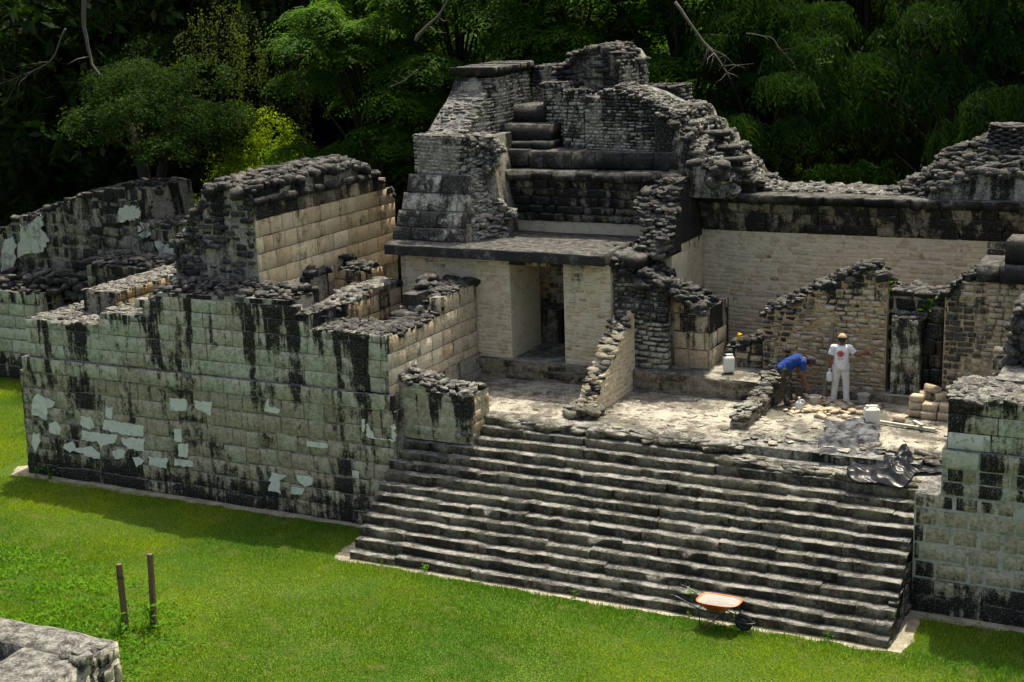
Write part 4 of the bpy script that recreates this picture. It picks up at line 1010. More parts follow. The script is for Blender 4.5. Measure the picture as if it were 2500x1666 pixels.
for _ in range(160):      # black broken shoulder to the right
    t = random.random(); z = 3.0 + 2.9 * t
    T.stone('core_stone', 'rubble', (U(1.15 + .45 * t, 1.9), 4.9 + U(-.2, .4) + .9 * (1 - t) * 0, z), rot_axes(XU, YU, .6, .25), (U(.2, .45), U(.3, .5), U(.12, .24)), (6, U(0, 1), U(.15, .6), 0), 'cap')
bm = bmesh.new(); box(bm, 1.45, 4.0, 5.1, 7.3, 2.6, 5.85); T.bmpart('shoulder_fill', bm, 'cap', (6, .5, .5, 0))
face(T, 'block', (.95, 5.6, 0), XU, FR, 3, 2.7, lambda x: 4.7, (.3, .42), (.5, .8), 'block', lambda x, z, zt: (5.2, .5, U(.2, .6), 0), kind='brick')
T.done()

# ================================================================== right terrace
T = Thing('right_terrace', 'black-stained terrace block with pale pointed joints at the right end of the stairway', 'wall', (2.5, 2.0, 0))
def rt_pc(x, z, zt):
    clean = z < 2.2 and .25 < x < 3.4 and z > .62 + .35 * (n2(x, 0, 19, 1.7) - .3) * 2
    return (4.7, U(.3, 1), (-.75 if clean else U(.5, 1.0)) + U(-.2, .2), 0)
core(T, 'fill', (.12, 1.92, 0), XU, FR, [(0, 2.52), (7, 2.52)], .74, 5, 'mortar', (9, .1, -.75, .5), rec=.012)
core(T, 'fill', (.12, 1.92, 0), XU, FR, [(0, .738), (7, .738)], -.3, 5, 'block', (9, .5, .15, 0), rec=.012)
face(T, 'block', (.12, 1.92, 0), XU, FR, 7, 0, lambda x: 2.54, (.36, .38), (.24, .66), 'block', rt_pc, gap=.06, proud=(-.01, .012))
core(T, 'fill', (.62, 1.93, 0), XU, FR, [(0, 3.12), (6.5, 3.12)], 2.4, 4, 'mortar', (9, .1, -.5, .4), rec=.012)
face(T, 'block', (.62, 1.93, 0), XU, FR, 6.5, 2.55, lambda x: 3.13, (.28, .3), (.35, .8), 'block', lambda x, z, zt: (4.6, U(.1, .8), U(.5, .95), 0), gap=.03, proud=(-.005, .01))
core(T, 'fill', (.62, 1.90, 0), XU, FR, [(0, 3.5), (6.5, 3.5)], 3.1, 3.5, 'mortar', (9, .2, -.3, .3), rec=.02)
face(T, 'string_course_block', (.62, 1.89, 0), XU, FR, 6.5, 3.13, lambda x: 3.5, (.37, .38), (.5, 1.0), 'block', lambda x, z, zt: (4.6, U(-.2, .3), -.6 if x < .9 else U(.45, .9), .4 if x < .9 else 0), gap=.012, proud=(0, .01))
core(T, 'fill', (.7, 1.96, 0), XU, FR, [(0, 4.5), (6.5, 4.5)], 3.4, 1.7, 'mortar', (4.8, .2, .2, 0), rec=.015)
face(T, 'block', (.7, 1.96, 0), XU, FR, 6.5, 3.5, lambda x: 4.53, (.34, .36), (.4, .9), 'block', lambda x, z, zt: (4.85, U(-.1, .6), (-.75 if x < .65 and z < 3.9 else (1.2 if z > 4.15 else U(.45, .85))), .8 if x < .65 and z < 3.85 else 0), gap=.012, proud=(-.004, .006), wob=.002)
cap(T, 'cap_stone', (.7, 1.96, 0), XU, FR, 6.4, lambda x: 4.52, 1.8, (.16, .4), flat=.28, rise=.03, den=2.0, mat='rubble', dirt=(-.2, .3))
bm = bmesh.new(); box(bm, 1.35, 5, 3.4, 5.5, 2.5, 4.6); T.bmpart('fill', bm, 'mortar', (5, .5, .3, 0))
bm = bmesh.new(); box(bm, .64, 7, 1.98, 5.5, 2.2, 2.74); T.bmpart('fill', bm, 'mortar', (9, .5, .3, 0))
T.done()

# ================================================================== left rear walls
T = Thing('vaulted_room_wall', 'tall wall with cream block face under a thick black rubble crest, left of the temple', 'wall', (-17, 6.0, 3))
lp = [(0, 8.0), (.8, 8.12), (3.5, 8.18), (5.0, 8.14), (5.7, 7.75), (6.3, 7.3), (6.7, 7.0)]; ft = interp(lp)
core(T, 'fill', (-16.5, 3.15, 0), YU, RT, [(x, z - .1) for x, z in lp], 2.8, 1.6, 'mortar', (7.7, .6, -.2, 0), rec=.03)
face(T, 'block', (-16.5, 3.15, 0), YU, RT, 6.7, 5.0, lambda x: min(ft(x), 7.55), (.38, .46), (.4, .8), 'plaster', lambda x, z, zt: (7.9, U(0, 1.1), U(.0, .75) + (1.5 if z > 7.1 else 0), .3 if random.random() < .3 else 0), gap=.012, proud=(-.006, .008), wob=.002)
cap(T, 'crest_stone', (-16.42, 3.1, 0), YU, RT, 6.7, lambda x: min(ft(x), 8.2) - .12, 1.7, (.25, .5), flat=.55, rise=.06, mound=.14, den=1.6, dirt=(0, .5))
for k, zz in enumerate((7.62, 7.82)):
    y = 3.1
    while y < 8.6:
        l = U(.4, .9); T.stone('crest_stone', 'rough', (-16.62 - .16 * k, y + l / 2, zz), [YU, -XU, Z3], (l, .5, .24), (8.6, .5, U(.2, .6), 0), 'cap'); y += l
lp = [(-19.2, 6.2), (-18.87, 6.86), (-18.3, 7.5), (-17.9, 7.8), (-17.2, 8.1), (-16.6, 8.1)]
core(T, 'end_fill', (-19.2, 3.1, 0), XU, FR, [(x + 19.2, z - .12) for x, z in lp], 2.8, 1.5, 'mortar', (9, .5, .5, 0), rec=.10)
ft2 = interp([(x + 19.2, z) for x, z in lp])
face(T, 'end_stone', (-19.2, 3.1, 0), XU, FR, 2.66, 4.6, ft2, (.14, .24), (.22, .55), 'cap', pcf((0, 1), (-.35, .45)), kind='rough', depth=.4, gap=.02, proud=(-.08, .08))
cap(T, 'crest_stone', (-19.2, 3.1, 0), XU, FR, 2.7, lambda x: ft2(x) - .05, 1.4, (.2, .45), flat=.5, rise=.06, den=1.5)
T.done()

T = Thing('ochre_room_wall', 'stepped wall of ochre blocks with black stains in the left rooms', 'wall', (-17, 6.8, 3))
lp = [(0, 5.95), (.8, 5.85), (1.75, 5.62), (1.8, 5.55), (2.75, 5.52), (2.78, 5.33), (3.7, 5.33)]
core(T, 'fill', (-19.2, 6.5, 0), XU, FR, [(x, z - .05) for x, z in lp], 2.8, .9, 'mortar', (5.9, .9, 0, 0), rec=.03)
face(T, 'block', (-19.2, 6.5, 0), XU, FR, 3.7, 3.4, interp(lp), (.36, .46), (.35, .7), 'warm', lambda x, z, zt: (zt + .15, U(.5, 1.1), U(-.35, .35), 0), gap=.02, proud=(-.012, .015))
face(T, 'block', (-15.5, 6.52, 0), YU, RT, .85, 3.4, lambda x: 5.32, (.36, .46), (.35, .6), 'warm', lambda x, z, zt: (5.4, U(.5, 1.1), U(-.35, .35), 0), gap=.02)
cap(T, 'cap_stone', (-19.2, 6.5, 0), XU, FR, 3.7, interp(lp), .9, (.2, .45), flat=.5, rise=.06, mound=.1, den=1.5)
T.done()

T = Thing('pink_room_wall', 'low wall of pinkish tan blocks with dark top just left of the cream doorway wall', 'wall', (-14.9, 5.3, 3))
lp = [(0, 5.0), (.9, 5.12), (1.3, 5.2), (2.7, 5.1)]
core(T, 'fill', (-14.4, 3.85, 0), YU, RT, lp, 2.8, .8, 'mortar', (5.3, .9, -.1, 0), rec=.03)
face(T, 'block', (-14.4, 3.85, 0), YU, RT, 2.7, 3.3, interp(lp), (.4, .48), (.5, .9), 'warm', lambda x, z, zt: (zt + .1, U(.5, 1), U(-.55, .1) + (.5 if x < .6 else 0), 0), gap=.02, proud=(-.01, .012))
cap(T, 'cap_stone', (-14.4, 3.85, 0), YU, RT, 2.7, interp(lp), .8, (.2, .4), flat=.4, rise=.05, den=1.4, mat='rubble', dirt=(-.2, .4))
T.done()

T = Thing('long_ledge_wall', 'long flat-topped dark wall with pinkish face behind the left terrace', 'wall', (-21.8, 5.6, 3))
lp = [(0, 5.05), (5.2, 5.12)]
core(T, 'fill', (-21.3, 3.1, 0), YU, RT, lp, 2.8, 1.1, 'mortar', (5.2, .9, .1, 0), rec=.03)
face(T, 'block', (-21.3, 3.1, 0), YU, RT, 5.2, 4.0, interp(lp), (.34, .42), (.4, .8), 'warm', lambda x, z, zt: (5.25, U(.6, 1.1), U(-.4, .35) - (.4 if x < .5 else 0), 0), gap=.02)
face(T, 'end_stone', (-22.4, 3.1, 0), XU, FR, 1.1, 4.3, lambda x: 5.05, (.12, .18), (.16, .3), 'cap', pcf((0, 1), (-.3, .4)), kind='rough', depth=.3, proud=(-.05, .05))
cap(T, 'cap_stone', (-21.3, 3.1, 0), YU, RT, 5.2, interp(lp), 1.1, (.16, .36), flat=.3, rise=.03, den=1.6, mat='rubble', dirt=(-.2, .3))
T.done()
T = Thing('court_rubble_wall', 'humped dark rubble wall crossing the left rooms behind the terrace crest', 'wall', (-18.5, 4.4, 3))
lp = [(0, 5.5), (1.0, 5.75), (2.4, 5.85), (3.2, 5.6), (4.2, 5.4)]
core(T, 'fill', (-20.6, 4.9, 0), XU, FR, [(x, z - .1) for x, z in lp], 3, 1.1, 'mortar', (6, .6, .3, 0), rec=.05)
face(T, 'stone', (-20.6, 4.9, 0), XU, FR, 4.2, 4.4, interp(lp), (.2, .3), (.3, .6), 'cap', pcf((0, 1), (-.2, .4)), kind='rough', depth=.3, proud=(-.05, .06))
cap(T, 'cap_stone', (-20.6, 4.9, 0), XU, FR, 4.2, interp(lp), 1.1, (.22, .5), flat=.5, rise=.07, mound=.1, den=1.6)
T.done()

# ================================================================== far-left ruin
T = Thing('far_left_ruin', 'big black-stained broken building with white plaster patches at the far left', 'ruin', (-29, 11.4, 0))
P = [(-34.5, 4.6), (-33.6, 5.05), (-33.0, 5.42), (-31.9, 5.7), (-29.65, 6.4), (-27.55, 6.82), (-26.95, 6.7), (-26.8, 5.55), (-24.6, 5.55)]
lp = [(x + 34.5, z) for x, z in P]; ft = interp(lp)
core(T, 'fill', (-34.5, 11.0, 0), XU, FR, [(x, z - .06) for x, z in lp], -.2, 2.4, 'mortar', (6.6, .6, .3, 0), rec=.05, seg=.4)
face(T, 'block', (-34.5, 11.0, 0), XU, FR, 9.9, 1.2, ft, (.36, .46), (.4, .85), 'vault', lambda x, z, zt: (zt, U(0, .8), U(-.85, .25), .0), gap=.02, proud=(-.05, .05), kind='brick', wob=.01)
cap(T, 'cap_stone', (-34.5, 11, 0), XU, FR, 9.9, ft, 1.6, (.2, .45), flat=.4, rise=.05, den=1.0, dirt=(0, .5))
def patch(pts, th=.05, tone=.2):
    rag = []
    for a, b in zip(pts, pts[1:] + pts[:1]):
        for k in range(5):
            t = k / 5; j = .05 if k else .02
            rag.append((a[0] + (b[0] - a[0]) * t + random.gauss(0, j), a[1], a[2] + (b[2] - a[2]) * t + random.gauss(0, j)))
    bm = bmesh.new(); vs = [bm.verts.new(p) for p in rag]; f = bm.faces.new(vs)
    r_ = bmesh.ops.extrude_face_region(bm, geom=[f]); bmesh.ops.translate(bm, verts=[v for v in r_['geom'] if isinstance(v, bmesh.types.BMVert)], vec=(0, th, 0))
    bmesh.ops.recalc_face_normals(bm, faces=bm.faces)
    T.bmpart('plaster_patch', bm, 'lime', (6.4, .6, .75, .2))
def py_(px, py, y): return tuple(at_y(px, py, y))
patch([py_(a, b, 10.88) for a, b in ((42, 630), (48, 560), (62, 552), (96, 527), (104, 530), (98, 560), (118, 590), (105, 615))])
patch([py_(a, b, 10.9) for a, b in ((283, 545), (292, 508), (315, 505), (338, 506), (340, 535), (318, 540))])
patch([py_(a, b, 10.9) for a, b in ((334, 550), (364, 545), (366, 568), (352, 585), (335, 570))])
patch([py_(a, b, 10.9) for a, b in ((378, 590), (440, 594), (436, 660), (400, 650))])
patch([py_(a, b, 10.9) for a, b in ((2, 640), (8, 590), (30, 575), (40, 600), (30, 655), (5, 668))])
# projecting block and broken bench
bm = bmesh.new(); box(bm, -28.4, -25.4, 9.6, 11.1, 0, 4.3); T.bmpart('fill', bm, 'mortar', (4.6, .5, .4, 0))
face(T, 'block', (-28.4, 9.55, 0), XU, FR, 3.0, 1.5, lambda x: 4.3, (.36, .46), (.4, .85), 'vault', pcf((0, .8), (-.5, .4), top=4.7), gap=.02, proud=(-.03, .03))
cap(T, 'cap_stone', (-28.4, 9.55, 0), XU, FR, 3.0, lambda x: 4.32, 1.5, (.2, .5), flat=.45, rise=.06, mound=.15, den=1.3, dirt=(.1, .5))
for _ in range(90):
    x = U(-33.5, -28.6); T.stone('fallen_stone', 'rough', (x, 10.5 + U(-.3, .4), 3.2 + .25 * (x + 33.5) * .2 + U(-.4, .4)), rot_axes(XU, YU, .5, .3), (U(.3, .8), U(.3, .5), U(.14, .3)), (5, U(0, 1), U(0, .5), 0), 'cap')
T.done()
T = Thing('far_left_terrace', 'pale patched terrace wall standing on the lawn at the far left edge', 'wall', (-33, 9.8, 0))
core(T, 'fill', (-38, 9.72, 0), XU, FR, [(0, 3.2), (7.2, 3.1)], -.2, 2.6, 'mortar', (3.3, .3, -.4, .6), rec=.02)
face(T, 'block', (-38, 9.7, 0), XU, FR, 7.2, 0, lambda x: 3.15, (.4, .5), (.45, .85), 'block', lambda x, z, zt: (3.35, U(-.1, .5), -.7 if 1.1 < z < 2.5 else U(.1, .5), .5 if 1.1 < z < 2.4 and random.random() < .5 else 0), gap=.03)
face(T, 'block', (-30.8, 9.72, 0), YU, RT, 2.4, 0, lambda x: 3.1, (.4, .5), (.45, .85), 'block', lambda x, z, zt: (3.35, U(-.1, .5), U(.1, .5), 0), gap=.03)
cap(T, 'cap_stone', (-38, 9.7, 0), XU, FR, 7.2, lambda x: 3.15, 2.0, (.25, .55), flat=.4, rise=.06, mound=.2, den=1.2, dirt=(.1, .5))
T.done()

# fill under the left rooms so nothing is hollow
T = Thing('left_platform', 'dark rubble-strewn floor of the roofless rooms behind the left terrace', 'floor', (-19, 6.5, 0))
T.o['kind'] = 'structure'
grid_solid(T, 'floor_surface', -24.4, -12.4, 2.7, 11.0, 60, 40, lambda x, y: 3.15 + .12 * (n2(x, y, 71, 1.2) - .45), 0, 'floor', (9, .8, .6, 0))
grid_solid(T, 'floor_surface', -34, -24.35, 10.4, 13.0, 30, 12, lambda x, y: 2.6 + .1 * (n2(x, y, 72, 1.2) - .45), 0, 'floor', (9, .8, .6, 0))
grid_solid(T, 'floor_surface', -12.45, 6, 9.0, 13.5, 60, 20, lambda x, y: 3.05 + .08 * (n2(x, y, 73, 1.2) - .45), 0, 'floor', (9, .6, .2, 0))
T.done()

# ================================================================== near building corner, lower left
T = Thing('near_wall_corner', 'grey weathered thick wall corner rising at the bottom left edge of the photograph', 'wall', (-12.5, -10, 0))
ZT = 2.0
def near_fill(x0, x1, y0, y1, nm='fill'):
    grid_solid(T, nm, x0, x1, y0, y1, max(6, int((x1 - x0) / .12)), max(6, int((y1 - y0) / .12)),
               lambda x, y: ZT + .07 * (n2(x, y, 81, 1.6) - .45) + .05 * (n2(x, y, 82, 5.0) - .45) - (.05 if min(x - x0, x1 - x, y - y0, y1 - y) < .06 else 0), -.1, 'rubble', (2.3, .5, .1, 0))
near_fill(-20.0, -11.0, -9.55, -8.75)
near_fill(-12.35, -10.95, -15.0, -9.53)
face(T, 'block', (-10.93, -15.0, 0), YU, RT, 6.25, 0, lambda x: 1.93, (.26, .42), (.3, .7), 'block', lambda x, z, zt: (2.35, U(.3, 1), U(-.1, .4), 0), kind='rough', depth=.25, gap=.03, proud=(-.02, .03))
for _ in range(6):
    T.stone('corner_stone', 'rough', (U(-11.35, -10.95), U(-9.7, -8.8), 1.98 + U(-.06, .08)), rot_axes(XU, YU, .6, .15), (U(.25, .5), U(.2, .4), U(.12, .22)), (2.4, U(0, 1), U(-.2, .3), 0), 'rubble')
T.done()

# ================================================================== small things
def tube_np(pts, rad, n=8, closed_ends=True):
    pts = np.array(pts, float); rad = np.broadcast_to(np.array(rad, float), (len(pts),))
    V = []; Fq = []
    up = np.array([0.0, 0.0, 1.0]); prev = None
    for i, p in enumerate(pts):
        d = pts[min(i + 1, len(pts) - 1)] - pts[max(i - 1, 0)]; d /= np.linalg.norm(d) + 1e-9
        a = np.cross(d, up if abs(d[2]) < .95 else np.array([1.0, 0, 0])); a /= np.linalg.norm(a)
        if prev is not None and np.dot(a, prev) < 0: a = -a
        prev = a; b = np.cross(d, a)
        for k in range(n):
            t = 2 * math.pi * k / n; V.append(p + rad[i] * (math.cos(t) * a + math.sin(t) * b))
    for i in range(len(pts) - 1):
        for k in range(n):
            q = (k + 1) % n; Fq.append((i * n + k, i * n + q, (i + 1) * n + q, (i + 1) * n + k))
    if closed_ends:
        for e, s in ((0, 1), (len(pts) - 1, -1)):
            c = len(V); V.append(pts[e])
            for k in range(n):
                q = (k + 1) % n
                f = (e * n + k, c, c, e * n + q) 
                Fq.append((e * n + q, e * n + k, c, c) if s > 0 else (e * n + k, e * n + q, c, c))
    return np.array(V), Fq
def fix(Fq):
    return [tuple(dict.fromkeys(f)) for f in Fq]
def mesh_py(name, V, Fq, mat, smooth=True):
    me = bpy.data.meshes.new(name); me.from_pydata([tuple(v) for v in V], [], fix(Fq)); me.validate(); me.update()
    if smooth:
        for p in me.polygons: p.use_smooth = True
    me.materials.append(mat); return me
def child(name, V, Fq, mat, parent, smooth=True, loc=(0, 0, 0), rot=(0, 0, 0)):
    o = link(name, mesh_py(name, V, Fq, mat, smooth), parent); o.location = loc; o.rotation_euler = rot; return o
def empty(name, label, cat, loc, rz=0.0, group=None):
    o = bpy.data.objects.new(name, None); COL.objects.link(o); o.location = loc; o.rotation_euler = (0, 0, rz); o.empty_display_size = .2
    return tag(o, label, cat, group)
def joinp(parts):
    V = []; Fq = []; off = 0
    for v, f in parts:
        V.append(np.asarray(v, float)); Fq += [tuple(i + off for i in q) for q in f]; off += len(v)
    return np.concatenate(V), Fq

# ---- implicit surfaces (for rounded cans and for bodies)
def surface_net(f, lo, hi, h):
    lo = np.array(lo, float); n = np.maximum(4, np.ceil((np.array(hi) - lo) / h).astype(int) + 1)
    gx, gy, gz = [lo[i] + h * np.arange(n[i]) for i in range(3)]
    P = np.stack(np.meshgrid(gx, gy, gz, indexing='ij'), -1)
    D = f(P.reshape(-1, 3)).reshape(n)
    S = D < 0
    cs = [c - 1 for c in n]
    cnt = np.zeros(cs); acc = np.zeros(cs + [3])
    def sl(o): return tuple(slice(o[i], o[i] + cs[i]) for i in range(3))
    corners = [(a, b, c) for a in (0, 1) for b in (0, 1) for c in (0, 1)]
    for a in corners:
        for ax in range(3):
            if a[ax] == 0:
                b = list(a); b[ax] = 1; b = tuple(b)
                da, db = D[sl(a)], D[sl(b)]; m = (S[sl(a)] != S[sl(b)])
                t = np.where(m, da / (da - db + 1e-12), 0)
                for k in range(3):
                    acc[..., k] += np.where(m, a[k] + (t if k == ax else 0), 0)
                cnt += m
    act = cnt > 0; idx = -np.ones(cs, int); idx[act] = np.arange(act.sum())
    ijk = np.argwhere(act); V = lo + h * (ijk + acc[act] / cnt[act][:, None])
    Fq = []
    for ax in range(3):
        a, b = (ax + 1) % 3, (ax + 2) % 3
        s0 = [slice(0, n[i]) for i in range(3)]; s1 = list(s0)
        s0[ax] = slice(0, n[ax] - 1); s1[ax] = slice(1, n[ax])
        ch = S[tuple(s0)] != S[tuple(s1)]
        E = np.argwhere(ch)
        ok = (E[:, a] > 0) & (E[:, b] > 0) & (E[:, a] < n[a] - 1) & (E[:, b] < n[b] - 1); E = E[ok]
        if not len(E): continue
        q = []
        for da, db in ((-1, -1), (0, -1), (0, 0), (-1, 0)):
            e = E.copy(); e[:, a] += da; e[:, b] += db; q.append(idx[e[:, 0], e[:, 1], e[:, 2]])
        q = np.stack(q, 1); ins = S[E[:, 0], E[:, 1], E[:, 2]]
        q[~ins] = q[~ins][:, ::-1]; Fq.append(q)
    return V, np.concatenate(Fq)
def seg_d(P, a, b, ra, rb):
    a = np.array(a, float); b = np.array(b, float); d = b - a
    t = np.clip((P - a) @ d / (d @ d + 1e-12), 0, 1)
    return np.linalg.norm(P - (a + t[:, None] * d), axis=1) - (ra + (rb - ra) * t)
def ell_d(P, c, r):
    q = (P - np.array(c)) / np.array(r); k = np.linalg.norm(q, axis=1)
    return (k - 1) * min(r)
def smin(a, b, k):
    h = np.clip(.5 + .5 * (b - a) / k, 0, 1); return b * (1 - h) + a * h - k * h * (1 - h)
def rbox_d(P, c, half, r):
    q = np.abs(P - np.array(c)) - (np.array(half) - r)
    return np.linalg.norm(np.maximum(q, 0), axis=1) + np.minimum(q.max(axis=1), 0) - r
def net_child(name, f, lo, hi, h, mat, parent):
    V, Fq = surface_net(f, lo, hi, h)
    return link(name, mesh_np(name, V, Fq, mat, smooth=True), parent)

def can_mat(name, c, **kw):
    g = NT(name); pos = g.n("ShaderNodeNewGeometry").outputs['Position']
    nz = g.noise(pos, 9.0, 3.0)
    col = g.mix(nz, c, tuple(x * .82 for x in c))
    b = g.n("ShaderNodeBsdfPrincipled"); g.put(b.inputs['Base Color'], col); b.inputs['Roughness'].default_value = .42
    tr = g.n("ShaderNodeBsdfTranslucent"); g.put(tr.inputs[0], col)
    mx = g.n("ShaderNodeMixShader"); mx.inputs[0].default_value = .25
    g.t.links.new(b.outputs[0], mx.inputs[1]); g.t.links.new(tr.outputs[0], mx.inputs[2])
    return g.done(mx.outputs[0])
M['can'] = can_mat("translucent_white_plastic", (0.80, 0.80, 0.72))
M['can2'] = can_mat("cloudy_jug_plastic", (0.74, 0.76, 0.74))
M['yellow'] = plain("yellow_plastic", (0.72, 0.40, 0.02), .4, .4, .12)
M['black_rubber'] = plain("black_rubber", (0.012, 0.013, 0.016), .55, .4, .3)
M['dark_metal'] = plain("dark_painted_tube", (0.02, 0.022, 0.028), .35, .5, .3)
M['steel'] = plain("worn_steel", (0.30, 0.31, 0.32), .35, .5, .3, metal=.8)
M['cap_blue'] = plain("dark_blue_cap", (0.01, 0.015, 0.06), .5, .3)

def jerrycan(label, loc, rz, w=.30, d=.24, h=.44, mat='can', capm='cap_blue'):
    e = empty('jerrycan', label, 'jerrycan', loc, rz)
    def f(P):
        a = rbox_d(P, (0, 0, h * .43), (w / 2, d / 2, h * .43), .05)
        # chamfered shoulder with moulded handle bridge
        b = rbox_d(P, (0.0, 0, h * .93), (w * .40, .028, h * .07), .025)
        c = rbox_d(P, (0.02, 0, h * .885), (w * .24, .2, .022), .015)
        neck = np.maximum(np.linalg.norm((P - np.array([-w * .32, 0, 0]))[:, :2], axis=1) - .035, np.abs(P[:, 2] - h * .89) - h * .055)
        r = smin(a, b, .03); r = np.maximum(r, -c); r = smin(r, neck, .01)
        for zz in (.25, .45, .62):      # pressed ribs
            r = np.maximum(r, -(np.sqrt((np.abs(P[:, 1]) - d / 2 - .004) ** 2 + (P[:, 2] - h * zz) ** 2) - .011))
        return r
    net_child('can_body', f, (-w * .6, -d * .65, -.03), (w * .6, d * .65, h * 1.06), .012, M[mat], e)
    V, Fq = tube_np([(-w * .32, 0, h * .90), (-w * .32, 0, h * .99)], .042, 12)
    child('screw_cap', V, Fq, M[capm], e)
    return e
jerrycan('white plastic jerrycan with dark cap on the ledge by the doorway pier', (-5.42, 7.0, 3.262), math.radians(30), .27, .2, .46)
jerrycan('yellowish white square jerrycan standing near the crumpled tarp', (-1.52, 5.30, 2.765), math.radians(25), .33, .27, .50, capm='can')

def jug_sdf(P):
    r = np.linalg.norm(P[:, :2], axis=1)
    prof = np.interp(P[:, 2], [0, .02, .13, .19, .235, .25, .29], [.07, .078, .078, .068, .025, .02, .02])
    d = np.maximum(r - prof, np.maximum(-P[:, 2], P[:, 2] - .285)) * .8
    hnd = np.abs(np.sqrt((np.linalg.norm(P[:, [0, 2]] - np.array([.058, .2]), axis=1) - .045) ** 2 + P[:, 1] ** 2)) - .013
    return smin(d, hnd, .012)
def jug(label, loc, rz, tilt=0.0, s=1.0, parent=None):
    e = empty('water_jug', label, 'jug', loc, rz); e.rotation_euler = (tilt, 0, rz); e.scale = (s, s, s)
    net_child('jug_body', jug_sdf, (-.12, -.12, -.02), (.14, .12, .31), .009, M['can2'], e)
    V, Fq = tube_np([(0, 0, .275), (0, 0, .305)], .026, 10)
    child('screw_cap', V, Fq, M['can'], e); return e
jug('small white gallon jug standing at the feet of the stooping worker', (-3.36, 5.95, 2.755), .3, s=1.12)

e = empty('yellow_container', 'small yellow plastic container standing on the broken wall', 'container', (-5.42, 7.85, 3.84), .4)
def yf(P):
    return np.maximum(rbox_d(P, (0, 0, .1), (.055, .05, .1), .02), -rbox_d(P, (.03, 0, .15), (.02, .2, .03), .01))
net_child('container_body', yf, (-.09, -.09, -.03), (.09, .09, .24), .01, M['yellow'], e)
V, Fq = tube_np([(-.025, 0, .19), (-.025, 0, .225)], .022, 10); child('screw_cap', V, Fq, M['yellow'], e)

def bucket(label, loc, fill):
    e = empty('bucket', label, 'bucket', loc, U(0, 3))
    n = 22; V = []; Fq = []
    ring = [(.105, 0), (.125, .12), (.145, .235), (.155, .24), (.155, .26), (.138, .255), (.12, .13), (.10, .015)]
    for r, z in ring:
        for k in range(n): a = 2 * math.pi * k / n; V.append((r * math.cos(a), r * math.sin(a), z))
    for i in range(len(ring) - 1):
        for k in range(n): q = (k + 1) % n; Fq.append((i * n + k, i * n + q, (i + 1) * n + q, (i + 1) * n + k))
    Fq.append(tuple(range(n))[::-1]); b = (len(ring) - 1) * n; Fq.append(tuple(range(b, b + n)))
    child('bucket_wall', V, Fq, M['bucket'], e)
    h = .2 if fill else .05
    V = [(0, 0, h + .03)]; Fq = []
    for j in range(1, 4):
        for k in range(14): a = 2 * math.pi * k / 14; r = .13 * j / 3 * (1 if fill else .8); V.append((r * math.cos(a), r * math.sin(a), h + .03 * (1 - j / 3) + U(-.006, .01)))
    for k in range(14): Fq.append((0, 1 + k, 1 + (k + 1) % 14))
    for j in range(2):
        for k in range(14): q = (k + 1) % 14; Fq.append((1 + j * 14 + k, 1 + (j + 1) * 14 + k, 1 + (j + 1) * 14 + q, 1 + j * 14 + q))
    child('mortar_mix', V, Fq, M['sand'], e, False)
    pts = [(.152 * math.cos(t), .03 * math.sin(t) - .08 * math.sin(t), .25 + .02 * math.sin(t)) for t in np.linspace(0, math.pi, 9)]
    V, Fq = tube_np(pts, .004, 5); child('handle', V, Fq, M['steel'], e)
M['bucket'] = plain("lime_splashed_bucket", (0.36, 0.34, 0.29), .7, .2, .45, 14)
M['sand'] = plain("dry_mortar_sand", (0.27, 0.255, 0.235), .95, .05, .25, 30, .8)
bucket('grey mortar bucket heaped with mix below the stooping worker', (-3.12, 6.45, 2.76), True)
bucket('empty lime-splashed bucket beside the standing worker in white', (-2.10, 6.98, 2.76), False)

# ---- timber
def wood_mat(name, a, b):
    g = NT(name); tc = g.n("ShaderNodeTexCoord").outputs['Object']
    nz = g.noise(g.vmul(tc, (30, 30, 2.0)), 1.0, 4.0); n3_ = g.noise(tc, 6.0, 3.0)
    col = g.mix(nz, a, b); col = g.mix(g.step(n3_, .55, .75), col, tuple(x * .55 for x in a))
    return g.done(g.bsdf(col, .85, g.bump(nz, .4, .01), .15))
M['wood_d'] = wood_mat("weathered_post_wood", (0.06, 0.04, 0.025), (0.17, 0.12, 0.075))
M['wood_g'] = wood_mat("grey_board_wood", (0.10, 0.085, 0.065), (0.22, 0.19, 0.15))
M['wood_p'] = wood_mat("pale_timber", (0.36, 0.33, 0.27), (0.55, 0.52, 0.45))  # pale wood tone of the lying battens
M['wood_r'] = wood_mat("reddish_plank", (0.10, 0.045, 0.025), (0.17, 0.08, 0.045))
def timber(name, label, cat, p0, p1, w, t, mat, group=None, ragged=True):
    """squared timber with chipped arrises between two points, origin at its lower end"""
    p0, p1 = Vector(p0), Vector(p1); L = (p1 - p0).length
    V = []; Fq = []; n = 7
    for i in range(n + 1):
        z = L * i / n
        for (sx, sy) in ((-1, -1), (-.86, -1), (.86, -1), (1, -1), (1, 1), (.86, 1), (-.86, 1), (-1, 1)):
            jx = random.gauss(0, .018) if ragged else 0
            V.append((sx * w / 2 * (1 + jx), sy * t / 2 * (1 + jx), z + (random.gauss(0, .004) if i in (0, n) else 0)))
    for i in range(n):
        for k in range(8): q = (k + 1) % 8; Fq.append((i * 8 + k, i * 8 + q, (i + 1) * 8 + q, (i + 1) * 8 + k))
    Fq.append(tuple(range(8))[::-1]); Fq.append(tuple(range(n * 8, n * 8 + 8)))
    o = link(name, mesh_py(name, V, Fq, M[mat], False)); o.location = p0
    o.rotation_euler = (p1 - p0).to_track_quat('Z', 'Y').to_euler()
    tag(o, label, cat, group); return o
timber('wooden_post', 'shorter brown wooden post leaning in the grass, nearer the wall corner', 'post', (-14.01, -5.38, -.1), (-14.05, -5.36, 1.60), .105, .09, 'wood_d', 'posts standing in the lawn')
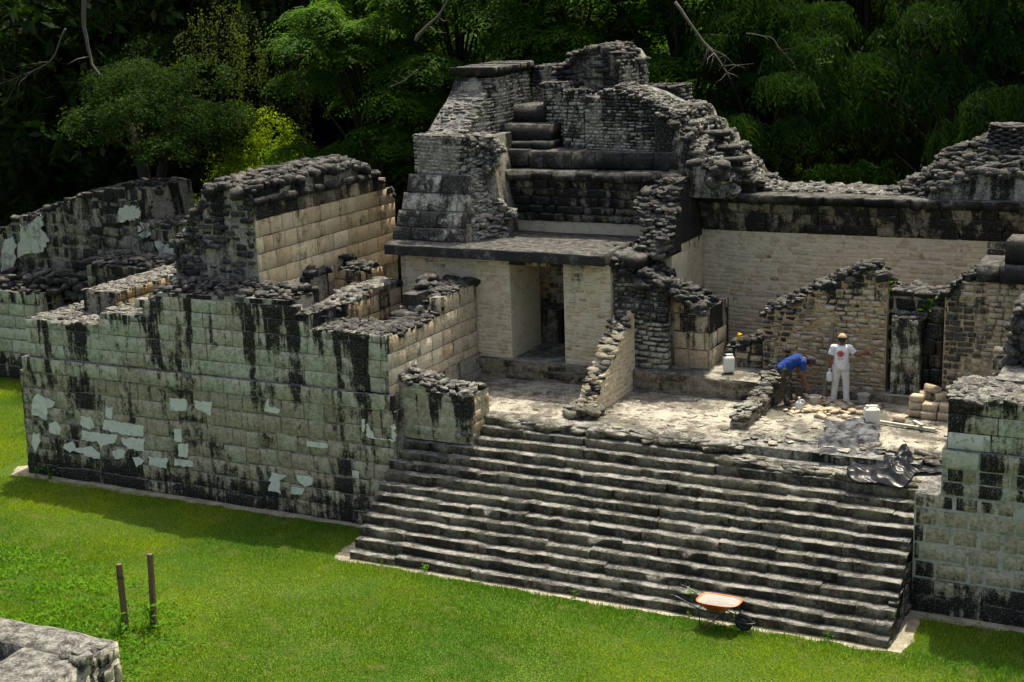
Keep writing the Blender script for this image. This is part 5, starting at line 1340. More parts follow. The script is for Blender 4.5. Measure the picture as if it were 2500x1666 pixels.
timber('wooden_post', 'taller brown wooden post standing in the grass, right of its pair', 'post', (-13.75, -4.86, -.1), (-13.68, -4.84, 1.68), .105, .09, 'wood_d', 'posts standing in the lawn')
timber('wooden_batten', 'tall grey wooden batten leaning on the wall between the two workers', 'batten', (-3.05, 6.95, 2.77), (-3.0, 7.52, 4.56), .085, .05, 'wood_g')
timber('wooden_batten', 'long pale wooden batten lying on the platform behind the jerrycan', 'batten', (-2.0, 5.70, 2.80), (-.16, 5.40, 2.80), .07, .055, 'wood_p')
timber('wooden_batten', 'short pale wooden offcut lying across the long batten', 'batten', (-.72, 5.92, 2.80), (-.42, 5.36, 2.885), .075, .045, 'wood_p')
e = empty('plank_box', 'low reddish plank mixing trough on the floor behind the pier', 'trough', (-7.1, 9.4, 3.15))
for nm, (x0, x1, y0, y1) in (('front_plank', (-.55, .32, -.02, .02)), ('side_plank', (.28, .32, .02, .9)), ('back_plank', (-.55, .28, .9, .94))):
    bm = bmesh.new(); box(bm, x0, x1, y0, y1, 0, .36); bmesh.ops.bevel(bm, geom=bm.edges[:], offset=.006, segments=1, affect='EDGES')
    link(nm, mesh_bm(nm, bm, M['wood_r']), e)

# ---- stacked cut stones and loose rubble
stack = [(-.80, 6.46, 0, .30, .24, 0, 'cut stone at the lower left corner of the small stack'),
         (-.48, 6.42, 0, .34, .26, .05, 'cut stone in the bottom middle of the small stack'),
         (-.12, 6.44, 0, .32, .26, -.06, 'cut stone at the bottom right of the small stack, beside the terrace'),
         (-.80, 6.50, 1, .30, .24, .05, 'cut stone second up at the left of the small stack'),
         (-.46, 6.48, 1, .34, .26, -.04, 'large cut stone resting mid-stack above the bottom middle one'),
         (-.12, 6.50, 1, .28, .24, .05, 'cut stone second up at the right of the small stack'),
         (-.78, 6.52, 2, .29, .24, -.05, 'square cut stone topping the left side of the small stack'),
         (-.30, 6.80, 2, .28, .2, .4, 'cut stone at the back right of the small stack'),
         (-.08, 6.86, 2.9, .24, .2, .2, 'small cut stone highest at the back right of the stack'),
         (-.66, 6.86, 2, .26, .2, .3, 'cut stone at the back left of the small stack'),
         (-.50, 6.84, 2.9, .30, .15, .8, 'tilted slab of cut stone lying on top of the stack')]
stack += [(-.30, 6.80, 1, .3, .24, .1, 'cut stone second up at the back right of the small stack'), (-.66, 6.86, 1, .28, .22, .1, 'cut stone second up at the back left of the small stack'),
          (-.30, 6.80, 0, .3, .24, .1, 'cut stone at the bottom back right of the small stack'), (-.66, 6.86, 0, .28, .22, .1, 'cut stone at the bottom back left of the small stack')]
for i, (x, y, lv, l, h, rz, lab) in enumerate(stack):
    o = bpy.data.objects.new('cut_stone', shape_mesh('ashlar' if i % 3 else 'brick', i % 12, 'fresh', 'cut_stone')); COL.objects.link(o)
    hh = .165; o.location = (x, y, 2.84 + lv * .17); o.scale = (l, .28, hh); o.rotation_euler = ((.0, .32, rz) if 'tilted' in lab else (0, U(-.02, .02), rz)); o.color = enc((9, U(0, 1), U(-.3, .1), 0))
    tag(o, 'tan ' + lab, 'stone', 'cut stones stacked beside the right terrace')
for i in range(150):
    x = random.gauss(-2.85, .55); y = random.gauss(6.35, .42)
    if not (-4.3 < x < -.9 and 5.5 < y < 7.2): continue
    s = U(.04, .11) if i > 60 else U(.10, .19)
    o = bpy.data.objects.new('loose_stone', shape_mesh('rubble' if i % 2 else 'rough', i % 12, 'fresh', 'loose_stone')); COL.objects.link(o)
    o.location = (x, y, 2.765 + s * .2); o.scale = (s * U(.9, 1.5), s, s * .6); o.rotation_euler = (U(-.3, .3), U(-.3, .3), U(0, 6)); o.color = enc((9, U(0, 1), U(-.4, .5), 0))
    tag(o, "pale limestone chunk in the rubble scattered about the two workers' feet", 'stone', "rubble scattered at the workers' feet")
for (x, y, lab) in ((-1.72, 6.3, 'upright tan stone brick standing between bucket and jerrycan'), (-1.05, 5.95, 'rounded pale stone lying alone right of the jerrycan'), (-.98, 6.25, 'flat grey stone lying left of the small block stack'), (-1.0, 4.4, 'small white stone lying between the two tarps')):
    o = bpy.data.objects.new('loose_stone', shape_mesh('brick' if 'brick' in lab else 'rubble', random.randrange(12), 'fresh', 'loose_stone')); COL.objects.link(o)
    s = (.15, .14, .24) if 'brick' in lab else ((.1, .09, .06) if 'small' in lab else (.26, .2, .14))
    o.location = (x, y, (2.76 if y > 5 else 2.545) + s[2] * .42); o.scale = s; o.color = enc((9, .2, -.4, 0)); tag(o, lab, 'stone')
e = link('bottle_cap', mesh_py('bottle_cap', *tube_np([(0, 0, 0), (0, 0, .02)], .035, 10), M['cap_blue'])); e.location = (-.12, 5.35, 2.77); tag(e, 'tiny blue plastic cap lying past the end of the batten', 'cap')

# ---- tarps
def tarp_mat(name, dust, rough):
    g = NT(name); pos = g.n("ShaderNodeNewGeometry").outputs['Position']
    nz = g.noise(pos, 5.0, 4.0); n3_ = g.noise(pos, 26.0, 3.0)
    col = g.mix(g.math('MULTIPLY', g.step(nz, .40, .62), dust), (0.012, 0.013, 0.017), (0.23, 0.24, 0.26))
    return g.done(g.bsdf(col, rough, g.bump(n3_, .3, .01), .10))
M['tarp_g'] = tarp_mat("dusty_black_sheet", .38, .62); M['tarp_b'] = tarp_mat("shiny_black_sheet", .05, .26)
def tarp(name, label, loc, rz, L, W_, hf, mat, n=64, m=52):
    V = []; Fq = []
    for j in range(m + 1):
        for i in range(n + 1):
            u, v = i / n * 2 - 1, j / m * 2 - 1
            V.append(hf(u, v))
    for j in range(m):
        for i in range(n):
            a = j * (n + 1) + i; Fq.append((a, a + 1, a + n + 2, a + n + 1))
    o = link(name, mesh_py(name, V, Fq, M[mat], True)); o.location = loc; o.rotation_euler = (0, 0, rz)
    md = o.modifiers.new('thickness', 'SOLIDIFY'); md.thickness = .004
    tag(o, label, 'tarp'); return o
def ridge(a): return 1 - abs(2 * (a - math.floor(a)) - 1)
def crease(x, y, s):
    w = n2(x, y, s, 1.2) * 2.0
    return .03 * ridge(x * 3.1 + y * 2.3 + 2.2 * w) + .045 * (ridge(x * 1.3 + y * .7 + w) ** 2) + .03 * (ridge(x * .6 - y * 1.9 + 1.7 * w) ** 2) + .05 * n2(x, y, s + 3, 2.2)
def tarp1(u, v):
    x = .62 * u * (1 - .12 * v) + .12 * v + .05 * math.sin(5 * v) ; y = 1.05 * v + .10 * u + .06 * math.sin(6 * u)
    z = np.interp(y, [-1.1, -.50, -.34, 1.1], [-.03, -.01, .13, .14])
    return (x, y, float(z) + crease(x, y, 90) * (1.5 if v > .3 else 1.0))
tarp('tarp', 'dusty grey plastic sheet draped over the platform edge in front of the jerrycan', (-1.74, 4.28, 2.68), math.radians(20), 1, 1, tarp1, 'tarp_g')
def tarp2(u, v):
    a = math.atan2(v, u); r = max(abs(u), abs(v)); rr = r * (.92 + .22 * math.sin(2 * a + .6) + .12 * math.sin(5 * a + 2))
    x, y = .88 * rr * math.cos(a), 1.0 * rr * math.sin(a)
    pk = max(0, 1 - abs(x - .18 + .12 * y) / .26) ** 1.15 * max(0, 1 - abs(y - .42) / .85) ** .8 * .31 + math.exp(-((x + .1) ** 2 / .12 + (y + .05) ** 2 / .35)) * .16
    tail = 0
    gz = np.interp(y, [-1.2, -.95, -.55, -.45, 1.2], [-.26, -.24, -.04, .0, .04])
    return (x, y, float(gz) + pk * (1 + .12 * math.sin(a * 5)) * (1 - r ** 4) + crease(x * 1.2, y * 1.2, 95) * .9)
tarp('tarp', 'shiny black plastic sheet bunched into a peak at the right end of the top step', (-.52, 3.35, 2.53), math.radians(8), 1, 1, tarp2, 'tarp_b', 84, 84)
def tarp3(u, v):
    x = .46 * u; w = .15 * (1 - .75 * max(0, u)); y = w * v + .05 * math.sin(3 * u); return (x, y, .05 + .06 * (1 - v * v) * (1 - .6 * abs(u)) + crease(x, y, 97) * .5)
o = tarp('tarp_tail', 'x', (0, 0, 0), 0, 1, 1, tarp3, 'tarp_b', 30, 16)
del o['label'], o['category']
_tb = [q for q in COL.objects if q.name.startswith('tarp') and 'label' in q and 'shiny' in q['label']][0]
o.parent = _tb; o.location = (.58, .62, .06); o.rotation_euler = (0, 0, -.12)

# ---- wheelbarrow
M['orange'] = plain("orange_enamel", (0.46, 0.095, 0.015), .5, .35, .4, 9)
wb = empty('wheelbarrow', 'orange wheelbarrow full of pale sand parked at the foot of the stairs', 'wheelbarrow', (-2.70, -.32, 0.02), math.radians(-4)); wb.scale = (.9, .9, .9)
def rr_ring(cx, hx0, hx1, hy0, hy1, z, n=10):
    """rounded trapezoid ring: narrow at +x end"""
    out = []
    for k in range(40):
        a = 2 * math.pi * k / 40; c, s = math.cos(a), math.sin(a)
        ex = 2.0 / 3.2; x = math.copysign(abs(c) ** ex, c); y = math.copysign(abs(s) ** ex, s)
        t = (x + 1) / 2; hx = hx1 if x > 0 else hx0
        out.append((cx + x * hx, y * (hy0 + (hy1 - hy0) * t), z + (.03 * t)))
    return out
rings = [rr_ring(-.62, .18, .22, .15, .17, .37), rr_ring(-.58, .46, .52, .32, .30, .585), rr_ring(-.58, .475, .535, .335, .315, .595), rr_ring(-.58, .475, .535, .335, .315, .605), rr_ring(-.58, .45, .505, .31, .29, .60), rr_ring(-.60, .3, .32, .2, .2, .44)]
V = [p for r in rings for p in r]; Fq = []
for i in range(len(rings) - 1):
    for k in range(40): q = (k + 1) % 40; Fq.append((i * 40 + k, i * 40 + q, (i + 1) * 40 + q, (i + 1) * 40 + k))
Fq.append(tuple(range(40))[::-1])
tray = child('tray', V, Fq, M['orange'], wb)
V = []; Fq = []
for j in range(9):
    for i in range(40):
        t = j / 8; p = rr_ring(-.58, .45, .505, .31, .29, .60)[i]
        x = -.56 + (p[0] + .56) * t; y = p[1] * t; V.append((x, y, .585 + .03 * ((x + 1) / 1.1) + .075 * (1 - t * t) + .03 * (n2(x, y, 120, 6) - .4)))
for j in range(8):
    for i in range(40): q = (i + 1) % 40; Fq.append((j * 40 + i, j * 40 + q, (j + 1) * 40 + q, (j + 1) * 40 + i))
child('sand_load', V, Fq, M['sand'], wb, False)
for s in (-1, 1):
    V, Fq = tube_np([(-1.62, s * .30, .66), (-1.45, s * .29, .64), (-1.25, s * .27, .56), (-.95, s * .2, .40), (-.5, s * .15, .345), (.0, s * .10, .23)], .016, 8)
    child('handle_bar', V, Fq, M['dark_metal'], wb)
    V, Fq = tube_np([(-1.62, s * .30, .66), (-1.50, s * .292, .645)], .021, 8); child('grip', V, Fq, M['black_rubber'], wb)
    V, Fq = tube_np([(-.95, s * .2, .40), (-.92, s * .23, .02), (-.80, s * .23, .012), (-.42, s * .16, .345)], .014, 7); child('leg', V, Fq, M['dark_metal'], wb)
    V, Fq = tube_np([(-.2, s * .12, .57), (-.02, s * .085, .24)], .011, 6); child('strut', V, Fq, M['dark_metal'], wb)
wheel = []
V = []; Fq = []; n, m = 30, 10
for i in range(n):
    a = 2 * math.pi * i / n
    for k in range(m):
        b = 2 * math.pi * k / m; r = .152 + .062 * math.cos(b) * (1 + .02 * (i % 2)); V.append((r * math.cos(a), .048 * math.sin(b), r * math.sin(a)))
for i in range(n):
    for k in range(m):
        i2, k2 = (i + 1) % n, (k + 1) % m; Fq.append((i * m + k, i2 * m + k, i2 * m + k2, i * m + k2))
wh = child('wheel', *tube_np([(0, -.05, 0), (0, -.02, 0), (0, .02, 0), (0, .05, 0)], [.05, .12, .12, .05], 18), M['dark_metal'], wb, True, (.02, 0, .215))
child('tyre', V, Fq, M['black_rubber'], wh)
pts = [(.0, -.10, .23)] + [(.02 + .27 * math.sin(t), -.10 * math.cos(t), .215 + .02 * math.sin(t)) for t in np.linspace(.3, math.pi - .3, 9)] + [(.0, .10, .23)]
V, Fq = tube_np(pts, .013, 7); child('wheel_guard', V, Fq, M['dark_metal'], wb)
cu = bpy.data.curves.new('lettering', 'FONT'); cu.body = 'TRUPER'; cu.size = .085; cu.extrude = .001; cu.align_x = 'CENTER'; cu.shear = .15
to = bpy.data.objects.new('tmp_text', cu); COL.objects.link(to); bpy.context.view_layer.update()
me = bpy.data.meshes.new_from_object(to.evaluated_get(bpy.context.evaluated_depsgraph_get())); COL.objects.unlink(to); bpy.data.objects.remove(to)
me.name = 'lettering'; me.materials.clear(); me.materials.append(M['black_rubber'])
lo_ = link('lettering', me, tray); lo_.location = (-.66, -.263, .475); lo_.rotation_euler = (math.radians(90 - 38), 0, math.radians(1))

# ================================================================== people
M['skin'] = plain("brown_skin", (0.17, 0.075, 0.04), .55, .3, .12, 8)
M['hair'] = plain("black_hair", (0.008, 0.007, 0.006), .5, .4, .3, 40)
M['shoe'] = plain("dusty_shoe", (0.10, 0.085, 0.08), .8, .2, .4, 20)
def cloth(name, c, c2, k=.5, scale=7.0, fold=.95):
    g = NT(name); tc = g.n("ShaderNodeTexCoord").outputs['Object']
    nz = g.noise(tc, scale, 4.0); fd = g.noise(g.vmul(tc, (1, 1, .45)), 11.0, 3.0, .5, .6)
    col = g.mix(g.math('MULTIPLY', g.step(nz, .5, .68), k), c, c2)
    return g, col, g.bump(fd, fold, .06), tc
g, col, nb, tc = cloth("blue_work_shirt", (0.018, 0.045, 0.19), (0.03, 0.07, 0.26), .6); M['blue_shirt'] = g.done(g.bsdf(col, .85, nb, .1))
g, col, nb, tc = cloth("dusty_dark_trousers", (0.05, 0.045, 0.035), (0.27, 0.24, 0.19), .75, 9); M['dark_trousers'] = g.done(g.bsdf(col, .9, nb, .1))
g, col, nb, tc = cloth("white_trousers", (0.56, 0.55, 0.53), (0.38, 0.36, 0.33), .5, 6); M['white_trousers'] = g.done(g.bsdf(col, .9, nb, .1))
M['tan_cap'] = plain("tan_cap_cloth", (0.40, 0.29, 0.16), .85, .1, .15, 20); M['grey_cap'] = plain("grey_cap_cloth", (0.045, 0.045, 0.06), .85, .1, .2, 20)
# white T-shirt with a printed orange roundel and lines of blue print on the back
g, col, nb, tc = cloth("white_tshirt", (0.66, 0.66, 0.66), (0.54, 0.54, 0.54), .4, 6)
sx = g.n("ShaderNodeSeparateXYZ"); g.put(sx.inputs[0], tc)
X_, Y_, Z_ = sx.outputs
dx = g.math('SUBTRACT', X_, -.02); dz = g.math('SUBTRACT', Z_, 1.245)
rad = g.math('SQRT', g.math('ADD', g.math('MULTIPLY', dx, dx), g.math('MULTIPLY', dz, dz)))
back = g.math('LESS_THAN', Y_, .0)
disc = g.math('MULTIPLY', g.math('LESS_THAN', rad, .078), back)
ringm = g.math('MULTIPLY', g.math('MULTIPLY', g.math('GREATER_THAN', rad, .062), g.math('LESS_THAN', rad, .068)), back)
# glyph inside the roundel: two curled scrolls and three dots
def blob(cx, cz, r0, r1):
    a = g.math('SUBTRACT', X_, cx); b = g.math('SUBTRACT', Z_, cz)
    r = g.math('SQRT', g.math('ADD', g.math('MULTIPLY', a, a), g.math('MULTIPLY', b, b)))
    return g.math('MULTIPLY', g.math('LESS_THAN', r, r1), g.math('GREATER_THAN', r, r0))
gl = blob(-.045, 1.262, .008, .02)
for (cx, cz, r0, r1) in ((-.012, 1.268, .006, .017), (.016, 1.258, .007, .019), (-.03, 1.235, .006, .015), (.0, 1.228, .008, .018), (-.018, 1.208, 0, .009)):
    gl = g.math('MAXIMUM', gl, blob(cx, cz, r0, r1))
gl = g.math('MULTIPLY', gl, back)
col = g.mix(disc, col, (0.62, 0.11, 0.03)); col = g.mix(ringm, col, (0.30, 0.05, 0.03)); col = g.mix(gl, col, (0.12, 0.07, 0.22))
words = g.noise(g.vmul(tc, (85, 0, 60)), 1.0, 0.0)
for (zc, hw) in ((1.148, .075), (1.134, .06), (1.121, .066)):
    band = g.math('MULTIPLY', g.math('LESS_THAN', g.math('ABSOLUTE', g.math('SUBTRACT', Z_, zc)), .005), g.math('LESS_THAN', g.math('ABSOLUTE', dx), hw))
    band = g.math('MULTIPLY', g.math('MULTIPLY', band, back), g.math('GREATER_THAN', words, .42))
    col = g.mix(band, col, (0.10, 0.16, 0.34))
M['white_shirt'] = g.done(g.bsdf(col, .85, nb, .1))

def hand_segs(w, d, side, curl=.6, palm_up=None):
    """palm and five fingers from the wrist w along direction d; side = thumb direction"""
    w = np.array(w, float); d = np.array(d, float); d /= np.linalg.norm(d); s = np.array(side, float); s -= d * (s @ d); s /= np.linalg.norm(s); n = np.cross(d, s)
    S = [(w, w + d * .085 + s * .022, .026, .02), (w, w + d * .085 - s * .022, .024, .018), (w, w + d * .09, .027, .021)]
    for k, (off, L) in enumerate(((.034, .075), (.012, .085), (-.011, .08), (-.033, .062))):
        b = w + d * .09 + s * off; m = b + d * L * .5 + n * L * .22 * curl; t = m + d * L * .34 * (1 - curl * .55) + n * L * .5 * curl
        S += [(b, m, .0105, .0098), (m, t, .0098, .0085)]
    b = w + d * .03 + s * .026; m = b + d * .035 + s * .032; t = m + d * .03 + s * .008 + n * .02
    S += [(b, m, .0145, .012), (m, t, .012, .0095)]
    return S
def person(label, loc, rz, J, arms, head, headdir, shirt, trousers, capm, sleeves):
    """J joints, all in person space (x right, y forward, z up)"""
    e = empty('person', label, 'person', loc, rz)
    hd = np.array(head, float); fd = np.array(headdir, float); fd /= np.linalg.norm(fd)
    rt = np.cross(fd, J['headup']); rt /= np.linalg.norm(rt); up = np.cross(rt, fd)
    H = lambda x, y, z: hd + rt * x + fd * y + up * z
    fine = []
    body = [(J['pelvis'], J['waist'], .115, .105), (J['waist'], J['chest'], .105, .125), (J['shL'], J['shR'], .062, .062), (J['chest'], J['neck'], .075, .052), (J['neck'], H(0, -.02, -.06), .052, .052)]
    for s in 'LR':
        body += [(J['hip' + s], J['kn' + s], .088, .058), (J['kn' + s], J['an' + s], .056, .038), (J['an' + s], J['toe' + s], .04, .034)]
        sh, el, wr = arms[s][:3]
        body += [(sh, el, .052, .04), (el, wr, .038, .026)]
        fine += hand_segs(wr, arms[s][3], arms[s][4], arms[s][5])
    def fb(P):
        r = None
        for a, b, ra, rb in body:
            d = seg_d(P, a, b, ra, rb); r = d if r is None else smin(r, d, .035)
        skull = np.minimum(seg_d(P, H(0, -.015, .02), H(0, .01, .03), .088, .085), 9)
        jaw = seg_d(P, H(0, .03, -.05), H(0, .055, -.075), .058, .042)
        hh = smin(skull, jaw, .04)
        hh = smin(hh, seg_d(P, H(0, .09, .01), H(0, .112, -.022), .012, .017), .015)     # nose
        hh = smin(hh, seg_d(P, H(-.025, .082, -.052), H(.025, .082, -.052), .012, .012), .01)   # mouth
        for sx_ in (-1, 1):
            hh = smin(hh, seg_d(P, H(sx_ * .086, -.01, -.01), H(sx_ * .09, -.02, .02), .014, .018), .01)   # ears
            hh = np.maximum(hh, -(np.linalg.norm(P - H(sx_ * .034, .104, .022), axis=1) - .017))          # eye sockets
        r = smin(r, hh, .03)
        for a, b, ra, rb in fine: r = smin(r, seg_d(P, a, b, ra, rb), .006)
        return r
    allp = np.array([p for b in body + fine for p in b[:2]] + [H(0, 0, .12), H(0, .12, 0)])
    lo, hi = allp.min(0) - .13, allp.max(0) + .13
    net_child('body', fb, lo, hi, .0115, M['skin'], e)
    for sx_ in (-1, 1):
        V, Fq = tube_np([H(sx_ * .034, .086, .022), H(sx_ * .034, .094, .022)], .011, 8); child('eye', V, Fq, M['hair'], e)
    def fs(P):
        r = seg_d(P, J['pelvis'] + (J['pelvis'] - J['waist']) * .3, J['waist'], .146, .136)
        r = smin(r, seg_d(P, J['pelvis'] + rtl * .05, J['chest'] + rtl * .05, .12, .125), .05); r = smin(r, seg_d(P, J['pelvis'] - rtl * .05, J['chest'] - rtl * .05, .12, .125), .05)
        r = smin(r, seg_d(P, J['waist'], J['chest'], .135, .148), .05); r = smin(r, seg_d(P, J['shL'], J['shR'], .078, .078), .05)
        for s in 'LR':
            sh, el = np.array(arms[s][0]), np.array(arms[s][1]); end = sh + (el - sh) * sleeves
            r = smin(r, np.maximum(seg_d(P, sh, end + (el - sh) * .2, .07, .076), (P - end) @ ((el - sh) / np.linalg.norm(el - sh))), .03)
        nk = np.array(J['neck']); r = np.maximum(r, -(np.linalg.norm(P - nk - (nk - J['chest']) * .12, axis=1) - .072))
        hem = J['hem']; ax = (np.array(J['pelvis']) - np.array(J['waist'])); ax = ax / np.linalg.norm(ax)
        return np.maximum(r, (P - np.array(J['pelvis'])) @ ax - hem - .012 * np.sin(P[:, 0] * 30))
    rtl = np.array(J['shR'], float) - np.array(J['shL'], float); rtl /= np.linalg.norm(rtl)
    for k in J: J[k] = np.array(J[k], float) if k != 'hem' else J[k]
    net_child('shirt', fs, lo, hi, .013, M[shirt], e)
    def ft_(P):
        r = seg_d(P, J['hipL'], J['hipR'], .122, .122)
        r = smin(r, seg_d(P, J['pelvis'], J['pelvis'] * .75 + J['waist'] * .25, .13, .125), .05)
        for s in 'LR':
            hp, kn, an = J['hip' + s], J['kn' + s], J['an' + s]
            r = smin(r, seg_d(P, hp, kn, .108, .079), .03); q = smin(seg_d(P, kn, an, .078, .071), r, .025)
            r = q
        lowest = min(J['anL'][2], J['anR'][2]) - .045
        return np.maximum(r, lowest - P[:, 2])
    net_child('trousers', ft_, lo, hi, .013, M[trousers], e)
    for s in 'LR':
        an, to = J['an' + s], J['toe' + s]
        def fsh(P):
            d = seg_d(P, an + np.array([0, -.02, -.045]), to, .047, .042); return np.maximum(smin(d, seg_d(P, an, an + np.array([0, 0, -.03]), .052, .05), .02), -P[:, 2] + .003)
        net_child('shoe', fsh, np.minimum(an, to) - .1, np.maximum(an, to) + .1, .012, M['shoe'], e)
    def fh(P):      # hair: back and sides under the cap
        d = smin(seg_d(P, H(0, -.025, .02), H(0, 0, .035), .097, .092), seg_d(P, H(0, -.05, -.04), H(0, -.04, .0), .06, .075), .03)
        loc_ = (P - hd); y = loc_ @ fd; z = loc_ @ up
        return np.maximum(d, np.maximum(y - .045, -(z + .075)))
    net_child('hair', fh, hd - .16, hd + .16, .011, M['hair'], e)
    def fc(P):
        loc_ = P - hd; y = loc_ @ fd; z = loc_ @ up; x = loc_ @ rt
        d = np.maximum(seg_d(P, H(0, -.015, .035), H(0, .005, .05), .104, .096), -(z - .035 + .12 * y * 0))
        br = np.maximum(np.abs(z - (.045 - .25 * np.maximum(y - .08, 0))) - .007, np.maximum(np.sqrt((x / .08) ** 2 + ((y - .08) / .105) ** 2) - 1, 0) * .05 + np.where(y < .03, .02, -.001) * 1.0)
        return np.minimum(d, br)
    cp = net_child('cap', fc, hd - .24, hd + .24, .010, M[capm], e)
    return e
# the standing man in white, seen from behind, trowel hand stretched to the wall
A = lambda *v: np.array(v, float)
J = dict(pelvis=A(0, 0, .93), waist=A(0, .0, 1.08), chest=A(.0, .01, 1.27), neck=A(.005, .02, 1.42), shL=A(-.175, .0, 1.365), shR=A(.175, .02, 1.365), headup=A(0, 0, 1),
         hipL=A(-.085, 0, .90), hipR=A(.085, 0, .90), knL=A(-.125, .03, .49), knR=A(.12, .01, .49), anL=A(-.165, -.02, .10), anR=A(.135, -.05, .10), toeL=A(-.19, .15, .045), toeR=A(.16, .12, .045), hem=.06)
arms = dict(L=(A(-.19, 0, 1.36), A(-.265, -.03, 1.10), A(-.262, .03, .88), A(0, .1, -1), A(0, 1, 0), .9),
            R=(A(.19, .02, 1.36), A(.36, .03, 1.17), A(.52, .20, 1.19), A(.8, .6, -.05), A(-.3, .2, 1), .8))
R2 = math.radians(15.0)
P2 = (-2.62, 6.86, 2.765)
person('person in white T-shirt, white trousers and tan cap pointing a trowel at the wall', P2, R2, J, arms, A(.015, .045, 1.555), A(.25, .95, -.12), 'white_shirt', 'white_trousers', 'tan_cap', .62)
c, s = math.cos(R2), math.sin(R2)
def w2(p): return (P2[0] + c * p[0] - s * p[1], P2[1] + s * p[0] + c * p[1], P2[2] + p[2])
hj = jug('white gallon jug hanging from the hand of the worker in white', w2((-.262, -.035, .565)), R2 + math.pi / 2, s=1.0)
def trowel(label, p, d, up_):
    e = empty('trowel', label, 'trowel', p); q = Vector(d).to_track_quat('X', 'Z'); e.rotation_euler = q.to_euler()
    V = [(.08, 0, .0), (.11, -.045, 0), (.25, 0, 0), (.11, .045, 0), (.08, 0, .003), (.11, -.045, .003), (.25, 0, .003), (.11, .045, .003)]
    child('blade', V, [(3, 2, 1, 0), (4, 5, 6, 7), (0, 1, 5, 4), (1, 2, 6, 5), (2, 3, 7, 6), (3, 0, 4, 7)], M['steel'], e, False)
    V, Fq = tube_np([(-.06, 0, .03), (.03, 0, .03)], .013, 8); child('handle', V, Fq, M['wood_d'], e)
    V, Fq = tube_np([(.03, 0, .03), (.06, 0, .03), (.085, 0, .003)], .005, 6); child('tang', V, Fq, M['steel'], e)
trowel('steel trowel held against the wall by the worker in white', w2((.58, .235, 1.15)), (math.cos(R2 + .5), math.sin(R2 + .5), -.06), None)
# the stooping man in blue
J = dict(pelvis=A(0, -.24, .86), waist=A(0, -.10, .97), chest=A(0, .12, 1.055), neck=A(0, .28, 1.06), shL=A(-.165, .22, 1.03), shR=A(.165, .22, 1.03), headup=A(0, .55, .83),
         hipL=A(-.085, -.22, .83), hipR=A(.085, -.22, .83), knL=A(-.10, -.06, .46), knR=A(.12, -.14, .45), anL=A(-.10, -.02, .09), anR=A(.12, -.16, .09), toeL=A(-.11, .14, .045), toeR=A(.13, .0, .045), hem=.08)
arms = dict(L=(A(-.18, .22, 1.02), A(-.20, .20, .75), A(-.15, .30, .52), A(.1, .3, -1), A(.2, 1, 0), .7),
            R=(A(.18, .22, 1.02), A(.205, .20, .74), A(.17, .31, .50), A(-.05, .25, -1), A(-.2, 1, 0), .9))
R1 = math.radians(27 - 90 + 6)
P1_ = (-3.70, 6.52, 2.765)
person('person in blue shirt and grey cap bending down over the mortar bucket', P1_, R1, J, arms, A(0, .44, .985), A(0, .80, -.60), 'blue_shirt', 'dark_trousers', 'grey_cap', .62)
trowel('small blue-handled trowel resting on the mortar bucket', (-3.02, 6.62, 3.02), (.6, -.5, -.25), None)

# ================================================================== vegetation
def leaf_mat(name, c, c2, trans=.4, rough=.5):
    g = NT(name); geo = g.n("ShaderNodeNewGeometry"); pos = geo.outputs['Position']
    oi = g.n("ShaderNodeObjectInfo"); ri = geo.outputs['Random Per Island']
    nz = g.noise(pos, .7, 3.0)
    f = g.math('ADD', g.math('MULTIPLY', ri, .55), g.math('MULTIPLY', g.step(nz, .35, .65), .5), clamp=True)
    col = g.mix(f, c, c2)
    col = g.mix(g.math('MULTIPLY', oi.outputs['Random'], .35), col, tuple(x * .55 for x in c))
    b = g.n("ShaderNodeBsdfPrincipled"); g.put(b.inputs['Base Color'], col); b.inputs['Roughness'].default_value = .7; b.inputs['Specular IOR Level'].default_value = .12
    tr = g.n("ShaderNodeBsdfTranslucent"); g.put(tr.inputs[0], g.mix(.5, col, tuple(min(1, x * 1.6) for x in (c2[0] * 1.1, c2[1], c2[2] * .4))))
    mx = g.n("ShaderNodeMixShader"); mx.inputs[0].default_value = trans
    g.t.links.new(b.outputs[0], mx.inputs[1]); g.t.links.new(tr.outputs[0], mx.inputs[2])
    return g.done(mx.outputs[0])
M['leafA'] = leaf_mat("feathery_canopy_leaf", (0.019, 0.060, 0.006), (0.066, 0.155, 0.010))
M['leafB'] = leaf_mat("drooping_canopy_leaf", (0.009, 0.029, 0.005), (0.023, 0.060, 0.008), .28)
M['leafC'] = leaf_mat("shade_darkened_small_leaf", (0.008, 0.022, 0.005), (0.026, 0.056, 0.008))  # cloud shade on the left-hand trees is put into this leaf colour
M['leafG'] = leaf_mat("sun_brightened_bush_leaf", (0.07, 0.15, 0.008), (0.20, 0.31, 0.015), .5)  # leaf colour raised to paint in the backlight on the bush
M['vine'] = leaf_mat("olive_vine_leaf", (0.030, 0.06, 0.008), (0.07, 0.11, 0.012))
M['bark'] = plain("grey_brown_bark", (0.035, 0.03, 0.023), .9, .1, .5, 9, .8)
M['pale_bark'] = plain("pale_bare_bark", (0.11, 0.098, 0.078), .9, .1, .35, 9, .6)

